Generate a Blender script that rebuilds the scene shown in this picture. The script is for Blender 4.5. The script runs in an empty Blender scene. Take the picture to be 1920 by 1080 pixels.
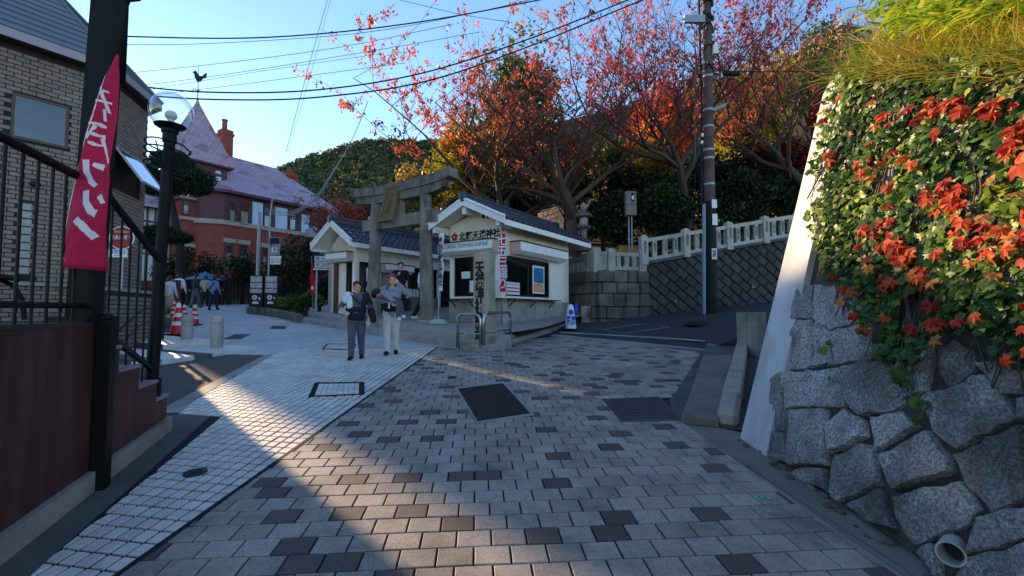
import bpy, bmesh, math, random
import numpy as np
from mathutils import Vector as V, Matrix, noise as mnoise
rnd = random.Random(7)
SC = bpy.context.scene
COL = SC.collection
R = math.radians
# ------------------------------------------------------------------ camera, sky, sun, exposure
FPX = 880.0
TH = math.atan(45.0/FPX)                       # camera pitch (up)
SL = math.tan(TH + math.atan(19.0/FPX))        # the street climbs away from the camera
CAM = V((0, 0, 1.554))
cd = bpy.data.cameras.new('camera'); cd.sensor_width = 36; cd.lens = FPX/1920*36
cd.clip_start = .05; cd.clip_end = 6000
co = bpy.data.objects.new('camera', cd); COL.objects.link(co)
co.location = CAM; co.rotation_euler = (math.pi/2+TH, 0, 0); SC.camera = co
SUN_AZ = R(43.5)      # to the left of the view direction
SUN_EL = R(15.5)
SUND = V((-math.sin(SUN_AZ)*math.cos(SUN_EL), math.cos(SUN_AZ)*math.cos(SUN_EL), math.sin(SUN_EL)))
w = bpy.data.worlds.new('World'); SC.world = w; w.use_nodes = True
nt = w.node_tree; nt.nodes.clear()
sky = nt.nodes.new('ShaderNodeTexSky'); sky.sky_type = 'NISHITA'; sky.sun_disc = False
sky.sun_elevation = SUN_EL; sky.sun_rotation = -SUN_AZ; sky.altitude = 60; sky.air_density = 1.0; sky.dust_density = .05; sky.ozone_density = 3.2
bg = nt.nodes.new('ShaderNodeBackground'); bg.inputs[1].default_value = .15
ow = nt.nodes.new('ShaderNodeOutputWorld')
nt.links.new(sky.outputs[0], bg.inputs[0]); nt.links.new(bg.outputs[0], ow.inputs[0])
sd = bpy.data.lights.new('sun', 'SUN'); sd.energy = 5.0; sd.angle = R(.55); sd.color = (1, .70, .40)
so = bpy.data.objects.new('sun', sd); COL.objects.link(so); so.location = (-30, 30, 30)
so.rotation_euler = SUND.to_track_quat('Z', 'Y').to_euler()
SC.view_settings.view_transform = 'Standard'; SC.view_settings.look = 'None'; SC.view_settings.gamma = 1
SC.view_settings.exposure = 1.2
SC.render.engine = 'CYCLES'
SC.cycles.max_bounces = 6; SC.cycles.diffuse_bounces = 3; SC.cycles.glossy_bounces = 3
SC.cycles.transmission_bounces = 6; SC.cycles.transparent_max_bounces = 8
SC.cycles.use_denoising = True
SC.cycles.caustics_reflective = False; SC.cycles.caustics_refractive = False
# ------------------------------------------------------------------ picture -> place (used only to read positions off the photograph)
def ray(px, py):
    u = (px-960)/FPX; v = -(py-540)/FPX
    return V((u, math.cos(TH)-v*math.sin(TH), math.sin(TH)+v*math.cos(TH)))
def G(px, py, dz=0.0):
    d = ray(px, py); t = (CAM.z-dz)/(SL*d.y-d.z); p = CAM+d*t; return V((p.x, p.y, p.z))
def AT(px, py, Y):
    d = ray(px, py); t = Y/d.y; return CAM+d*t
def gz(y): return SL*y
def gp(x, y, dz=0): return V((x, y, SL*y+dz))
def px_of(p):
    q = V(p)-CAM; f = V((0, math.cos(TH), math.sin(TH))); up = V((0, -math.sin(TH), math.cos(TH)))
    d = q.dot(f)
    return (960+FPX*q.x/d, 540-FPX*q.dot(up)/d) if d > .05 else (-9999, -9999)
GR = V((.55, .835, 0)).normalized()            # the grid most walls follow: along, and 90 degrees to it
GL = V((-GR.y, GR.x, 0))
def frame(o, x=None, z=None):
    x = V(x if x is not None else GR).normalized(); z = V(z if z is not None else (0, 0, 1)).normalized()
    y = z.cross(x).normalized(); z = x.cross(y)
    M = Matrix((x, y, z)).transposed().to_4x4(); M.translation = V(o); return M
# ------------------------------------------------------------------ mesh building
WL = {}
class MB:
    def __init__(s, M=None): s.v = []; s.f = []; s.mi = []; s.M = M or Matrix.Identity(4); s.a = None
    def add(s, vs, fs, mi=0):
        b = len(s.v); M = s.M
        s.v += [M @ V(p) for p in vs]; s.f += [tuple(b+i for i in f) for f in fs]; s.mi += [mi]*len(fs)
    def box(s, c, d, mi=0, rot=None, bev=0):
        hx, hy, hz = d[0]/2, d[1]/2, d[2]/2
        if bev:
            b = min(bev, hx*.9, hy*.9, hz*.9); P = []
            for sx in (-1, 1):
                for sy in (-1, 1):
                    for sz in (-1, 1):
                        P += [V((sx*(hx-b), sy*(hy-b), sz*hz)), V((sx*(hx-b), sy*hy, sz*(hz-b))), V((sx*hx, sy*(hy-b), sz*(hz-b)))]
            bm = bmesh.new(); [bm.verts.new(p) for p in P]; bmesh.ops.convex_hull(bm, input=bm.verts)
            bmesh.ops.dissolve_limit(bm, angle_limit=.02, verts=bm.verts, edges=bm.edges)
            bm.verts.index_update(); P = [v.co.copy() for v in bm.verts]; fs = [[v.index for v in f.verts] for f in bm.faces]; bm.free()
        else:
            P = [V((sx*hx, sy*hy, sz*hz)) for sx in (-1, 1) for sy in (-1, 1) for sz in (-1, 1)]
            fs = [(0, 1, 3, 2), (4, 6, 7, 5), (0, 4, 5, 1), (2, 3, 7, 6), (0, 2, 6, 4), (1, 5, 7, 3)]
        Q = Matrix.Identity(3) if rot is None else rot
        s.add([V(c)+Q @ p for p in P], fs, mi)
    def bx(s, a, b, mi=0, bev=0):      # box from corner to corner
        s.box([(a[i]+b[i])/2 for i in range(3)], [abs(b[i]-a[i]) for i in range(3)], mi, None, bev)
    def prism(s, pts, h, mi=0, cham=0):  # polygon (ccw list of 3-D points) extruded by vector h
        h = V(h); n = len(pts); pts = [V(p) for p in pts]
        if cham:
            c = sum(pts, V())/n; hn = h.normalized(); top = []
            for i, p in enumerate(pts):
                e1 = (p-pts[i-1]).normalized(); e2 = (pts[(i+1) % n]-p).normalized()
                q = (e2-e1); L = max(q.length, .3); top.append(p+h+(q/L)*cham*1.2)
            mid = [p+h-hn*cham for p in pts]
            vs = pts+mid+top
            fs = [(i, (i+1) % n, n+(i+1) % n, n+i) for i in range(n)]+[(n+i, n+(i+1) % n, 2*n+(i+1) % n, 2*n+i) for i in range(n)]+[tuple(range(2*n, 3*n))]
        else:
            vs = pts+[p+h for p in pts]
            fs = [(i, (i+1) % n, n+(i+1) % n, n+i) for i in range(n)]+[tuple(range(n-1, -1, -1)), tuple(range(n, 2*n))]
        s.add(vs, fs, mi)
    def quad(s, a, b, c, d, mi=0): s.add([a, b, c, d], [(0, 1, 2, 3)], mi)
    def poly(s, pts, mi=0): s.add(pts, [tuple(range(len(pts)))], mi)
    def tube(s, pts, r, n=8, mi=0, cap=True, closed=False):
        pts = [V(p) for p in pts]; m = len(pts); rs = r if isinstance(r, (list, tuple)) else [r]*m
        vs = []; fs = []; prev = None
        for i, p in enumerate(pts):
            if closed: t = pts[(i+1) % m]-pts[i-1]
            else: t = pts[min(i+1, m-1)]-pts[max(i-1, 0)]
            t = t.normalized() if t.length > 1e-9 else V((0, 0, 1))
            if prev is None: prev = t.orthogonal().normalized()
            u = (prev-t*prev.dot(t)); u = u.normalized() if u.length > 1e-6 else t.orthogonal().normalized(); prev = u
            w_ = t.cross(u)
            for k in range(n):
                a = 2*math.pi*k/n; vs.append(p+(u*math.cos(a)+w_*math.sin(a))*rs[i])
        for i in range(m if closed else m-1):
            j = (i+1) % m
            for k in range(n): fs.append((i*n+k, i*n+(k+1) % n, j*n+(k+1) % n, j*n+k))
        if cap and not closed: fs += [tuple(range(n-1, -1, -1)), tuple((m-1)*n+k for k in range(n))]
        s.add(vs, fs, mi)
    def lathe(s, prof, c=(0, 0, 0), n=20, mi=0, axis=None, sq=False):
        c = V(c); vs = []; fs = []; m = len(prof)
        Q = Matrix.Identity(3) if axis is None else V(axis).to_track_quat('Z', 'Y').to_matrix()
        for r_, z_ in prof:
            for k in range(n):
                a = 2*math.pi*(k+(.5 if sq else 0))/n; vs.append(c+Q @ V((r_*math.cos(a), r_*math.sin(a), z_)))
        for i in range(m-1):
            for k in range(n): fs.append((i*n+k, i*n+(k+1) % n, (i+1)*n+(k+1) % n, (i+1)*n+k))
        fs += [tuple(range(n-1, -1, -1)), tuple((m-1)*n+k for k in range(n))]
        s.add(vs, fs, mi)
    def ball(s, c, r, nu=16, nv=10, mi=0, rot=None):
        r = (r, r, r) if not isinstance(r, (tuple, list)) else r; c = V(c); Q = rot or Matrix.Identity(3)
        vs = [c+Q @ V((0, 0, r[2]))]; fs = []
        for j in range(1, nv):
            b = math.pi*j/nv
            for k in range(nu):
                a = 2*math.pi*k/nu; vs.append(c+Q @ V((r[0]*math.sin(b)*math.cos(a), r[1]*math.sin(b)*math.sin(a), r[2]*math.cos(b))))
        vs.append(c+Q @ V((0, 0, -r[2]))); L = len(vs)-1
        for k in range(nu): fs.append((0, 1+k, 1+(k+1) % nu)); fs.append((L, L-nu+(k+1) % nu, L-nu+k))
        for j in range(nv-2):
            for k in range(nu): fs.append((1+j*nu+k, 1+(j+1)*nu+k, 1+(j+1)*nu+(k+1) % nu, 1+j*nu+(k+1) % nu))
        s.add(vs, fs, mi)
    def mesh(s, name, mats, off=None, smooth=False, fix=True):
        me = bpy.data.meshes.new(name); off = off or V()
        me.from_pydata([tuple(p-off) for p in s.v], [], s.f)
        for m_ in (mats if isinstance(mats, (list, tuple)) else [mats]): me.materials.append(M_(m_))
        if any(s.mi): me.polygons.foreach_set('material_index', s.mi)
        if fix and len(s.f) < 60000:
            bm = bmesh.new(); bm.from_mesh(me); bmesh.ops.recalc_face_normals(bm, faces=bm.faces); bm.to_mesh(me); bm.free()
        if smooth: shade(me, smooth)
        me.update(); return me
    def obj(s, name, mats, parent=None, smooth=False, fix=True):
        off = WL.get(parent) if parent else None
        if parent is None and s.v:
            xs = [p.x for p in s.v]; ys = [p.y for p in s.v]
            off = V(((min(xs)+max(xs))/2, (min(ys)+max(ys))/2, min(p.z for p in s.v)))
        o = bpy.data.objects.new(name, s.mesh(name, mats, off, smooth, fix)); COL.objects.link(o)
        if parent: o.parent = parent
        else: o.location = off
        WL[o] = off; return o
def shade(me, ang=True):
    me.polygons.foreach_set('use_smooth', [True]*len(me.polygons))
    if ang is not True:
        bm = bmesh.new(); bm.from_mesh(me); a = R(ang)
        for e in bm.edges: e.smooth = not (len(e.link_faces) == 2 and e.calc_face_angle(0) > a)
        bm.to_mesh(me); bm.free()
def tag(o, label=None, cat=None, group=None, kind=None):
    for k, v in (('label', label), ('category', cat), ('group', group), ('kind', kind)):
        if v: o[k] = v
    return o
def thing(name, label, cat, loc, group=None):
    o = bpy.data.objects.new(name, None); COL.objects.link(o); o.location = loc; o.empty_display_size = .1
    WL[o] = V(loc); return tag(o, label, cat, group)
def piece(name, me, parent, M):          # one object of a shared mesh at world matrix M
    o = bpy.data.objects.new(name, me); COL.objects.link(o)
    o.parent = parent; M = M.copy(); 
    if parent: M.translation = M.translation-WL[parent]
    o.matrix_local = M; WL[o] = WL[parent] if parent else M.translation; return o
def part(name, mb, mats, parent, smooth=False): return mb.obj(name, mats, parent, smooth)
def clip(poly, a, b):                    # keep the left side of a->b (2-D)
    out = []; n = len(poly)
    def sd(p): return (b[0]-a[0])*(p[1]-a[1])-(b[1]-a[1])*(p[0]-a[0])
    for i in range(n):
        p, q = poly[i], poly[(i+1) % n]; dp, dq = sd(p), sd(q)
        if dp >= 0: out.append(p)
        if (dp >= 0) != (dq >= 0):
            t = dp/(dp-dq); out.append((p[0]+(q[0]-p[0])*t, p[1]+(q[1]-p[1])*t))
    return out
def clip_poly(poly, reg):
    for i in range(len(reg)):
        poly = clip(poly, reg[i], reg[(i+1) % len(reg)])
        if len(poly) < 3: return []
    return poly
def area(p): return .5*sum(p[i][0]*p[(i+1) % len(p)][1]-p[(i+1) % len(p)][0]*p[i][1] for i in range(len(p)))
# ------------------------------------------------------------------ materials
MATS = {}
def M_(m): return MATS[m] if isinstance(m, str) else m
def lin(c):
    if isinstance(c, (int, float)): c = (c, c, c)
    if max(c) > 1.001 or isinstance(c[0], int): return tuple(((x/255)/12.92 if x/255 <= .04045 else ((x/255+.055)/1.055)**2.4) for x in c[:3])+(1,)
    return tuple(c[:3])+(1,)
class NT:
    def __init__(s, name):
        s.m = bpy.data.materials.new(name); s.m.use_nodes = True; s.t = s.m.node_tree; s.t.nodes.clear(); MATS[name] = s.m
    def n(s, kind, ins=None, **kw):
        nd = s.t.nodes.new('ShaderNode'+kind)
        for k, v in kw.items(): setattr(nd, k, v)
        for k, v in (ins or {}).items():
            if hasattr(v, 'is_output'): s.t.links.new(v, nd.inputs[k])
            else: nd.inputs[k].default_value = v
        return nd
    def ramp(s, fac, stops, interp='LINEAR'):
        nd = s.t.nodes.new('ShaderNodeValToRGB'); nd.color_ramp.interpolation = interp
        e = nd.color_ramp.elements
        while len(e) < len(stops): e.new(.5)
        for el, (p, c) in zip(e, stops): el.position = p; el.color = lin(c)
        s.t.links.new(fac, nd.inputs[0]); return nd.outputs[0]
    def mix(s, fac, a, b, mode='MIX'):
        nd = s.t.nodes.new('ShaderNodeMix'); nd.data_type = 'RGBA'; nd.blend_type = mode
        for k, v in ((0, fac), (6, a), (7, b)):
            if hasattr(v, 'is_output'): s.t.links.new(v, nd.inputs[k])
            else: nd.inputs[k].default_value = v
        return nd.outputs[2]
    def math(s, op, a, b=0.0):
        nd = s.t.nodes.new('ShaderNodeMath'); nd.operation = op
        for k, v in ((0, a), (1, b)):
            if hasattr(v, 'is_output'): s.t.links.new(v, nd.inputs[k])
            else: nd.inputs[k].default_value = v
        return nd.outputs[0]
    def pos(s): return s.n('NewGeometry').outputs['Position']
    def noise(s, vec, scale, detail=4, rough=.6, dist=0):
        return s.n('TexNoise', {'Vector': vec, 'Scale': scale, 'Detail': detail, 'Roughness': rough, 'Distortion': dist}).outputs[0]
    def out(s, sh): s.t.links.new(sh, s.n('OutputMaterial').inputs[0])
    def bsdf(s, col, rough=.8, bump=None, bs=.3, bd=.01, **kw):
        ins = {'Base Color': col, 'Roughness': rough}; ins.update(kw)
        if bump is not None: ins['Normal'] = s.n('Bump', {'Strength': bs, 'Distance': bd, 'Height': bump}).outputs[0]
        b = s.n('BsdfPrincipled', ins); s.out(b.outputs[0]); return b
def mat(name, c, rough=.8, var=.18, scale=3.0, fine=.12, fscale=60, bump=.15, bd=.004, rnd_=.0, dirt=None, dirtamt=.5, dscale=1.3, metal=0, spec=.4, stretch=None, **kw):
    """a weathered surface: broad blotches + fine grain + optional dirt colour + per-object variation"""
    t = NT(name); p = t.pos()
    if stretch: p = t.n('Mapping', {'Vector': p, 'Scale': stretch}).outputs[0]
    a = lin(c); nb = t.noise(p, scale, 5); nf = t.noise(p, fscale, 3, .7)
    k = t.math('ADD', t.math('MULTIPLY', t.math('SUBTRACT', nb, .5), 2*var*1.6), 1.0)
    k = t.math('ADD', k, t.math('MULTIPLY', t.math('SUBTRACT', nf, .5), 2*fine*1.6))
    if rnd_: k = t.math('ADD', k, t.math('MULTIPLY', t.math('SUBTRACT', t.math('FRACT', t.math('ADD', t.n('ObjectInfo').outputs['Random'], t.math('MULTIPLY', t.n('NewGeometry').outputs['Random Per Island'], 7.31))), .5), 2*rnd_))
    col = t.mix(1.0, a, t.n('CombineColor', {0: k, 1: k, 2: k}).outputs[0], 'MULTIPLY')
    if dirt is not None:
        d = t.ramp(t.noise(p, dscale, 6, .65), [(.45, (0., 0., 0.)), (.68, (1., 1., 1.))])
        col = t.mix(t.math('MULTIPLY', d, dirtamt), col, lin(dirt))
    r_ = t.math('ADD', t.math('MULTIPLY', t.math('SUBTRACT', nb, .5), .25), rough)
    t.bsdf(col, r_, nf if bump else None, bump, bd, Metallic=metal, **{'Specular IOR Level': spec}, **kw)
    return t.m
def leafmat(name, stops, trans=.45, rough=.55):
    t = NT(name); at = t.n('Attribute', attribute_name='rv').outputs['Fac']
    c = t.ramp(at, stops)
    b = t.n('BsdfPrincipled', {'Base Color': c, 'Roughness': rough, 'Specular IOR Level': .3})
    tr = t.n('BsdfTranslucent', {'Color': c})
    t.out(t.n('MixShader', {0: trans, 1: b.outputs[0], 2: tr.outputs[0]}).outputs[0]); return t.m
def np_obj(name, verts, faces_idx, nper, mats, parent=None, rv=None, kind=None, loc=None):
    """fast mesh: faces all with nper corners; rv = per-vertex float"""
    off = np.array(WL[parent] if parent else (loc if loc is not None else (0, 0, 0)), dtype=np.float64)
    me = bpy.data.meshes.new(name); nv = len(verts); nf = len(faces_idx)//nper
    me.vertices.add(nv); me.vertices.foreach_set('co', (np.asarray(verts)-off).astype(np.float32).ravel())
    me.loops.add(nf*nper); me.loops.foreach_set('vertex_index', np.asarray(faces_idx, dtype=np.int32))
    me.polygons.add(nf); me.polygons.foreach_set('loop_start', np.arange(0, nf*nper, nper, dtype=np.int32))
    me.materials.append(M_(mats))
    if rv is not None:
        a = me.attributes.new('rv', 'FLOAT', 'POINT'); a.data.foreach_set('value', np.asarray(rv, dtype=np.float32))
    me.update(calc_edges=True); me.validate()
    o = bpy.data.objects.new(name, me); COL.objects.link(o)
    if parent: o.parent = parent
    else: o.location = off
    WL[o] = V(off)
    if kind: o['kind'] = kind
    return o
NR = np.random.default_rng(11)
def leaf_arrays(P, size, asp=.55, droop=0.0, sv=.35, updir=None):
    """P (n,3) -> folded diamond leaves, 4 verts (2 tris as quad), random orientation"""
    n = len(P); a = NR.normal(size=(n, 3)); a[:, 2] -= droop; a /= np.linalg.norm(a, axis=1)[:, None]
    b = NR.normal(size=(n, 3))
    if updir is not None: b = np.cross(a, np.array(updir)+.5*b)
    b -= a*np.sum(a*b, 1)[:, None]; b /= np.linalg.norm(b, axis=1)[:, None]+1e-9
    s = size*(1+sv*NR.normal(size=n)).clip(.4, 2)[:, None]
    c = np.cross(a, b)
    v = np.stack([P-a*s*.5, P+b*s*asp*.5+c*s*.08, P+a*s*.5, P-b*s*asp*.5+c*s*.08], 1).reshape(-1, 3)
    return v, np.arange(4*n), 4
TSC = bpy.data.scenes.new('workbench')          # scratch scene for evaluating lettering and skins; removed at the end
def scratch_eval(o):
    TSC.collection.objects.link(o); vl = TSC.view_layers[0]; vl.update(); return o.evaluated_get(vl.depsgraph)
def text(s, size, m, M, parent, name='lettering', ext=.003, align='CENTER', sx=1.0, bold=0.0, sp=1.0, line=1.0):
    cu = bpy.data.curves.new('txt', 'FONT'); cu.body = s; cu.size = size; cu.extrude = ext; cu.align_x = align; cu.align_y = 'CENTER'
    cu.offset = bold; cu.space_character = sp; cu.space_line = line; cu.resolution_u = 2
    o = bpy.data.objects.new('txt', cu); ev = scratch_eval(o); me0 = ev.to_mesh()
    mb = MB(M @ Matrix.Diagonal((sx, 1, 1, 1)))
    mb.add([v.co.copy() for v in me0.vertices], [tuple(p.vertices) for p in me0.polygons])
    ev.to_mesh_clear(); bpy.data.objects.remove(o); bpy.data.curves.remove(cu)
    return mb.obj(name, m, parent, fix=False)
def tframe(o, right, up=(0, 0, 1)):      # lettering frame: x = reading direction, y = up, z = out of the face
    x = V(right).normalized(); y = V(up); y = (y-x*y.dot(x)).normalized(); z = x.cross(y)
    M = Matrix((x, y, z)).transposed().to_4x4(); M.translation = V(o); return M
# ------------------------------------------------------------------ ground and paving
mat('asphalt', (58, 57, 60), .85, .25, 1.2, .35, 220, .5, .004, spec=.3)
mat('asphalt_brown', (86, 78, 74), .9, .25, 1.5, .4, 180, .5, .004, dirt=(60, 58, 58), dirtamt=.5)
mat('earth', (62, 56, 48), .95, .3, .8, .3, 30, .5, .02)
mat('mortar', (24, 23, 26), .95, .2, 3, .3, 120, .3)
mat('grout_blue', (16, 16, 26), .9, .2, 3, .3, 120, .3)
mat('paver_grey', (156, 147, 138), .75, .17, .8, .42, 55, .5, .002, rnd_=.18, dirt=(92, 84, 78), dirtamt=.62, dscale=2.6)
mat('paver_dark', (86, 76, 72), .75, .15, 1.1, .4, 55, .45, .002, rnd_=.14)
mat('tile_white', (214, 206, 198), .62, .15, .7, .28, 60, .35, .002, rnd_=.12, dirt=(140, 138, 142), dirtamt=.4, dscale=2.5)
mat('concrete', (150, 147, 140), .85, .16, 1.4, .2, 90, .3, .004, dirt=(92, 88, 80), dirtamt=.6)
mat('concrete_dark', (88, 86, 84), .9, .2, 1.4, .28, 90, .4, .004, dirt=(48, 46, 44), dirtamt=.6)
mat('concrete_grit', (122, 116, 106), .9, .16, 1.6, .45, 150, .6, .004, dirt=(72, 68, 62), dirtamt=.6)
mat('iron_lid', (40, 37, 37), .55, .2, 4, .4, 150, .5, .003, metal=.5)
mat('steel_grate', (110, 112, 116), .45, .15, 4, .2, 80, .2, metal=.8)
def terrain(x, y):
    z = SL*min(y, 70)-.09
    if y > 70: z += (y-70)*.03
    return z
mb = MB(); xs = [-900, -400, -200, -100, -60, -40]+list(range(-30, 31, 3))+[40, 60, 100, 200, 400, 900]
ys = [-300, -100, -40, -20]+list(range(-12, 71, 3))+[80, 100, 140, 200, 300, 500, 900, 2000]
mb.add([(x, y, terrain(x, y)) for y in ys for x in xs], [(j*len(xs)+i, j*len(xs)+i+1, (j+1)*len(xs)+i+1, (j+1)*len(xs)+i) for j in range(len(ys)-1) for i in range(len(xs)-1)])
tag(mb.obj('ground', 'earth', smooth=True), kind='structure')
def sheet(name, pts, m, dz=0.0, kind='structure', parent=None, sub=0):
    mb = MB(); mb.poly([gp(p[0], p[1], dz) for p in pts]); o = mb.obj(name, m, parent)
    if kind and not parent: tag(o, kind=kind)
    return o
# lower street: asphalt at the sides and behind the camera
sheet('road_asphalt_lower', [(-14, -25), (12, -25), (12, 14), (-14, 14)], 'asphalt', -.03)
# grey pavers -----------------------------------------------------
PD = V((-.075, 1, 0)).normalized(); PR = V((PD.y, -PD.x, 0)); PO = V((0, 2.62, 0))     # depth and row directions
PW, PS, JT = .207, .1775, .0115
gl0, gl1 = G(225, 1072), G(819, 651)
def online(a, b, y): t = (y-a.y)/(b.y-a.y); return (a.x+(b.x-a.x)*t, y)
wl0, wl1 = G(1520, 964), G(1274, 790)
ysp = 6.1
A_ = [online(gl0, gl1, 1.2), online(wl0, wl1, 1.2), online(wl0, wl1, 5.15), (2.06, ysp+.16), online(gl0, gl1, ysp-.15)]
rowk = round(((V((2.06, ysp, 0))-PO).dot(PD))/PS); srow = PO+PD*(rowk*PS)
def rowpt(x): t = (x-srow.x)/PR.x; q = srow+PR*t; return (q.x, q.y)
lowreg = [online(gl0, gl1, 1.2), online(wl0, wl1, 1.2), rowpt(online(wl0, wl1, 6.13)[0]), rowpt(online(gl0, gl1, ysp)[0])]
p_tr, p_t1, p_t2 = G(1315, 660), G(1180, 643), G(1045, 631)
p_s1, p_s2 = G(905, 660), G(819, 651)
upreg = [rowpt(online(gl0, gl1, ysp)[0]), rowpt(2.08), (p_tr.x, p_tr.y), (p_t1.x, p_t1.y), (p_t2.x, p_t2.y), (p_s2.x, p_s2.y)]
paving = thing('paving', 'x', 'x', gp(0, 5, -.03)); del paving['category']; del paving['label']; tag(paving, kind='structure')
GREYREG = lowreg[:-1]+upreg[2:]
mb = MB(); mb.poly([gp(x, y, -.014) for x, y in lowreg]); mb.poly([gp(x, y, -.0141) for x, y in upreg]); part('mortar_bed', mb, 'mortar', paving)
def in_view(p): u, v = px_of(p); return -60 < u < 1980 and -60 < v < 1140
HOLES = []   # ground rectangles kept clear of pavers (lids, grates): convex polygons
def lid_poly(pxs): return [(G(*p).x, G(*p).y) for p in pxs]
LID1 = lid_poly([(893, 795), (1003, 778), (945, 715), (852, 726)])
GRATE1 = lid_poly([(1166, 792), (1282, 788), (1236, 744), (1128, 748)])
HOLES += [LID1, GRATE1]
def cut_hole(poly, hole):     # convex minus convex -> list of convex pieces
    out = []; cur = poly
    for i in range(len(hole)):
        a, b = hole[i], hole[(i+1) % len(hole)]
        o_ = clip(cur, b, a)
        if len(o_) > 2 and abs(area(o_)) > 1e-5: out.append(o_)
        cur = clip(cur, a, b)
        if len(cur) < 3: break
    return out
def slab(mb, poly, top, th, mi=0, cham=.004): mb.prism([gp(x, y, top-th) for x, y in poly], (0, 0, th), mi, cham)
def lay(parent, name, O, U, W, su, sw, jt, regs, holes, matf, stagger, th, top, limit, ymax, jit=.0022, ucount=(-30, 60), wcount=(-60, 60), cham=.004):
    """lay pieces on an affine grid: rows step along U by su, pieces step along W by sw"""
    full = {}; cand = []
    for i in range(*ucount):
        for k in range(*wcount):
            o = O+U*(i*su)+W*((k+(.5 if (stagger and i % 2) else 0))*sw)
            c = o+U*su/2+W*sw/2
            if c.y > ymax or c.y < .8: continue
            a = o+U*jt/2+W*jt/2; q = [a, a+W*(sw-jt), a+W*(sw-jt)+U*(su-jt), a+U*(su-jt)]
            q2 = [(p.x, p.y) for p in q]
            if area(q2) < 0: q2 = q2[::-1]
            for reg in regs:
                cp = clip_poly(q2, reg)
                if len(cp) < 3 or abs(area(cp)) < .0006: continue
                ps = [cp]
                for h in holes:
                    ps = [z for pp in ps for z in (cut_hole(pp, h) if len(clip_poly(pp, h)) > 2 else [pp])]
                for pp in ps:
                    if abs(area(pp)) < .0006: continue
                    isfull = len(pp) == 4 and abs(abs(area(pp))-abs(area(q2))) < 1e-6
                    cand.append((c, pp, isfull, matf(i, k)))
    cand.sort(key=lambda z: z[0].y)
    vis = [z for z in cand if in_view(gp(z[0].x, z[0].y))]
    ones = [z for z in vis if abs(area(z[1])) > .2*su*sw][:limit]; oid = set(id(z) for z in ones)
    rest = MB()
    for z in cand:
        c, pp, isfull, m = z; dz = rnd.uniform(-jit, jit)
        if id(z) in oid:
            cc = sum((V((x, y, 0)) for x, y in pp), V())/len(pp)
            if isfull and m in full: me = full[m]
            else:
                b = MB(); slab(b, pp, top, th, 0, cham); off = gp(cc.x, cc.y, top); me = b.mesh(name, m, off)
                if isfull: full[m] = me
            piece(name, me, parent, Matrix.Translation(gp(cc.x, cc.y, top+dz)))
        else:
            slab(rest, pp, top+dz, th, MATLIST.index(m), cham)
    if rest.v:
        o = rest.obj(name+'_field', MATLIST, parent); o['kind'] = 'stuff'
MATLIST = ['paver_grey', 'paver_dark', 'tile_white']
rp = random.Random(3); darkset = {}
def paver_mat(i, k):
    if (i, k) not in darkset:
        near = any(darkset.get((i-a, k+b)) == 'paver_dark' for a, b in ((0, -1), (1, 0), (1, -1), (1, 1), (2, 0)))
        darkset[(i, k)] = 'paver_dark' if rp.random() < (.05 if near else .195) else 'paver_grey'
    return darkset[(i, k)]
lay(paving, 'paver', PO, PD, PR, PS, PW, JT, [lowreg, upreg], HOLES, paver_mat, True, .014, 0.0, 300, 14.2, ucount=(-10, 66), wcount=(-22, 32))
# white tiles ---------------------------------------------------------
TD = V((gl1.x-gl0.x, gl1.y-gl0.y, 0)).normalized(); TW = V((.98, -.17, 0)).normalized(); TO = V((gl0.x, gl0.y, 0))
nl = [online(gl0, gl1, 1.3), online(gl0, gl1, 10.45)]
lb = [G(55, 1078), G(257, 901), G(395, 777), G(335, 774), G(365, 750), G(512, 665)]
ir = round(((V((lb[2].x, lb[2].y, 0))-TO).dot(V((-TW.y, TW.x, 0))))/(.128*TD.dot(V((-TW.y, TW.x, 0))))); sr = TO+TD*(ir*.128)   # seam along a tile row
srl = sr-TW*1.5; lb[2] = V((srl.x+(TW*.02).x, srl.y, 0)); seam = (sr.x, sr.y)
w1 = [(-2.2, 1.3), nl[0], seam, (lb[2].x, lb[2].y), (lb[1].x, lb[1].y), (lb[0].x, lb[0].y)]
w2 = [seam, nl[1], (-4.82, 10.2), (lb[5].x, lb[5].y), (lb[4].x, lb[4].y), (lb[3].x, lb[3].y), (lb[2].x, lb[2].y)]
tiles = thing('tiled_footpath', 'x', 'x', gp(-3, 5, -.03)); del tiles['category']; del tiles['label']; tag(tiles, kind='structure')
mb = MB(); mb.poly([gp(x, y, -.012) for x, y in w1]); mb.poly([gp(x, y, -.0121) for x, y in w2]); part('grout_bed', mb, 'grout_blue', tiles)
LID2 = lid_poly([(578, 745), (684, 740), (683, 716), (590, 717)]); LID3 = lid_poly([(338, 898), (385, 895), (392, 878), (345, 880)])
th_ = []
lay(tiles, 'tile', TO, TD, -TW, .128, .104, .020, [w1, w2], [LID2], lambda i, k: 'tile_white', False, .012, 0.0, 300, 10.5, ucount=(-10, 66), wcount=(-2, 34), cham=.003)
# dark edge strip between the two pavings
e0, e1 = online(gl0, gl1, 1.3), online(gl0, gl1, 10.6); mb = MB()
slab(mb, [(e0[0]-.012, e0[1]), (e0[0]+.030, e0[1]), (e1[0]+.030, e1[1]), (e1[0]-.012, e1[1])], .002, .016, 0, .002)
tag(mb.obj('paving_edge_strip', 'mortar'), kind='structure')
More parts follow.
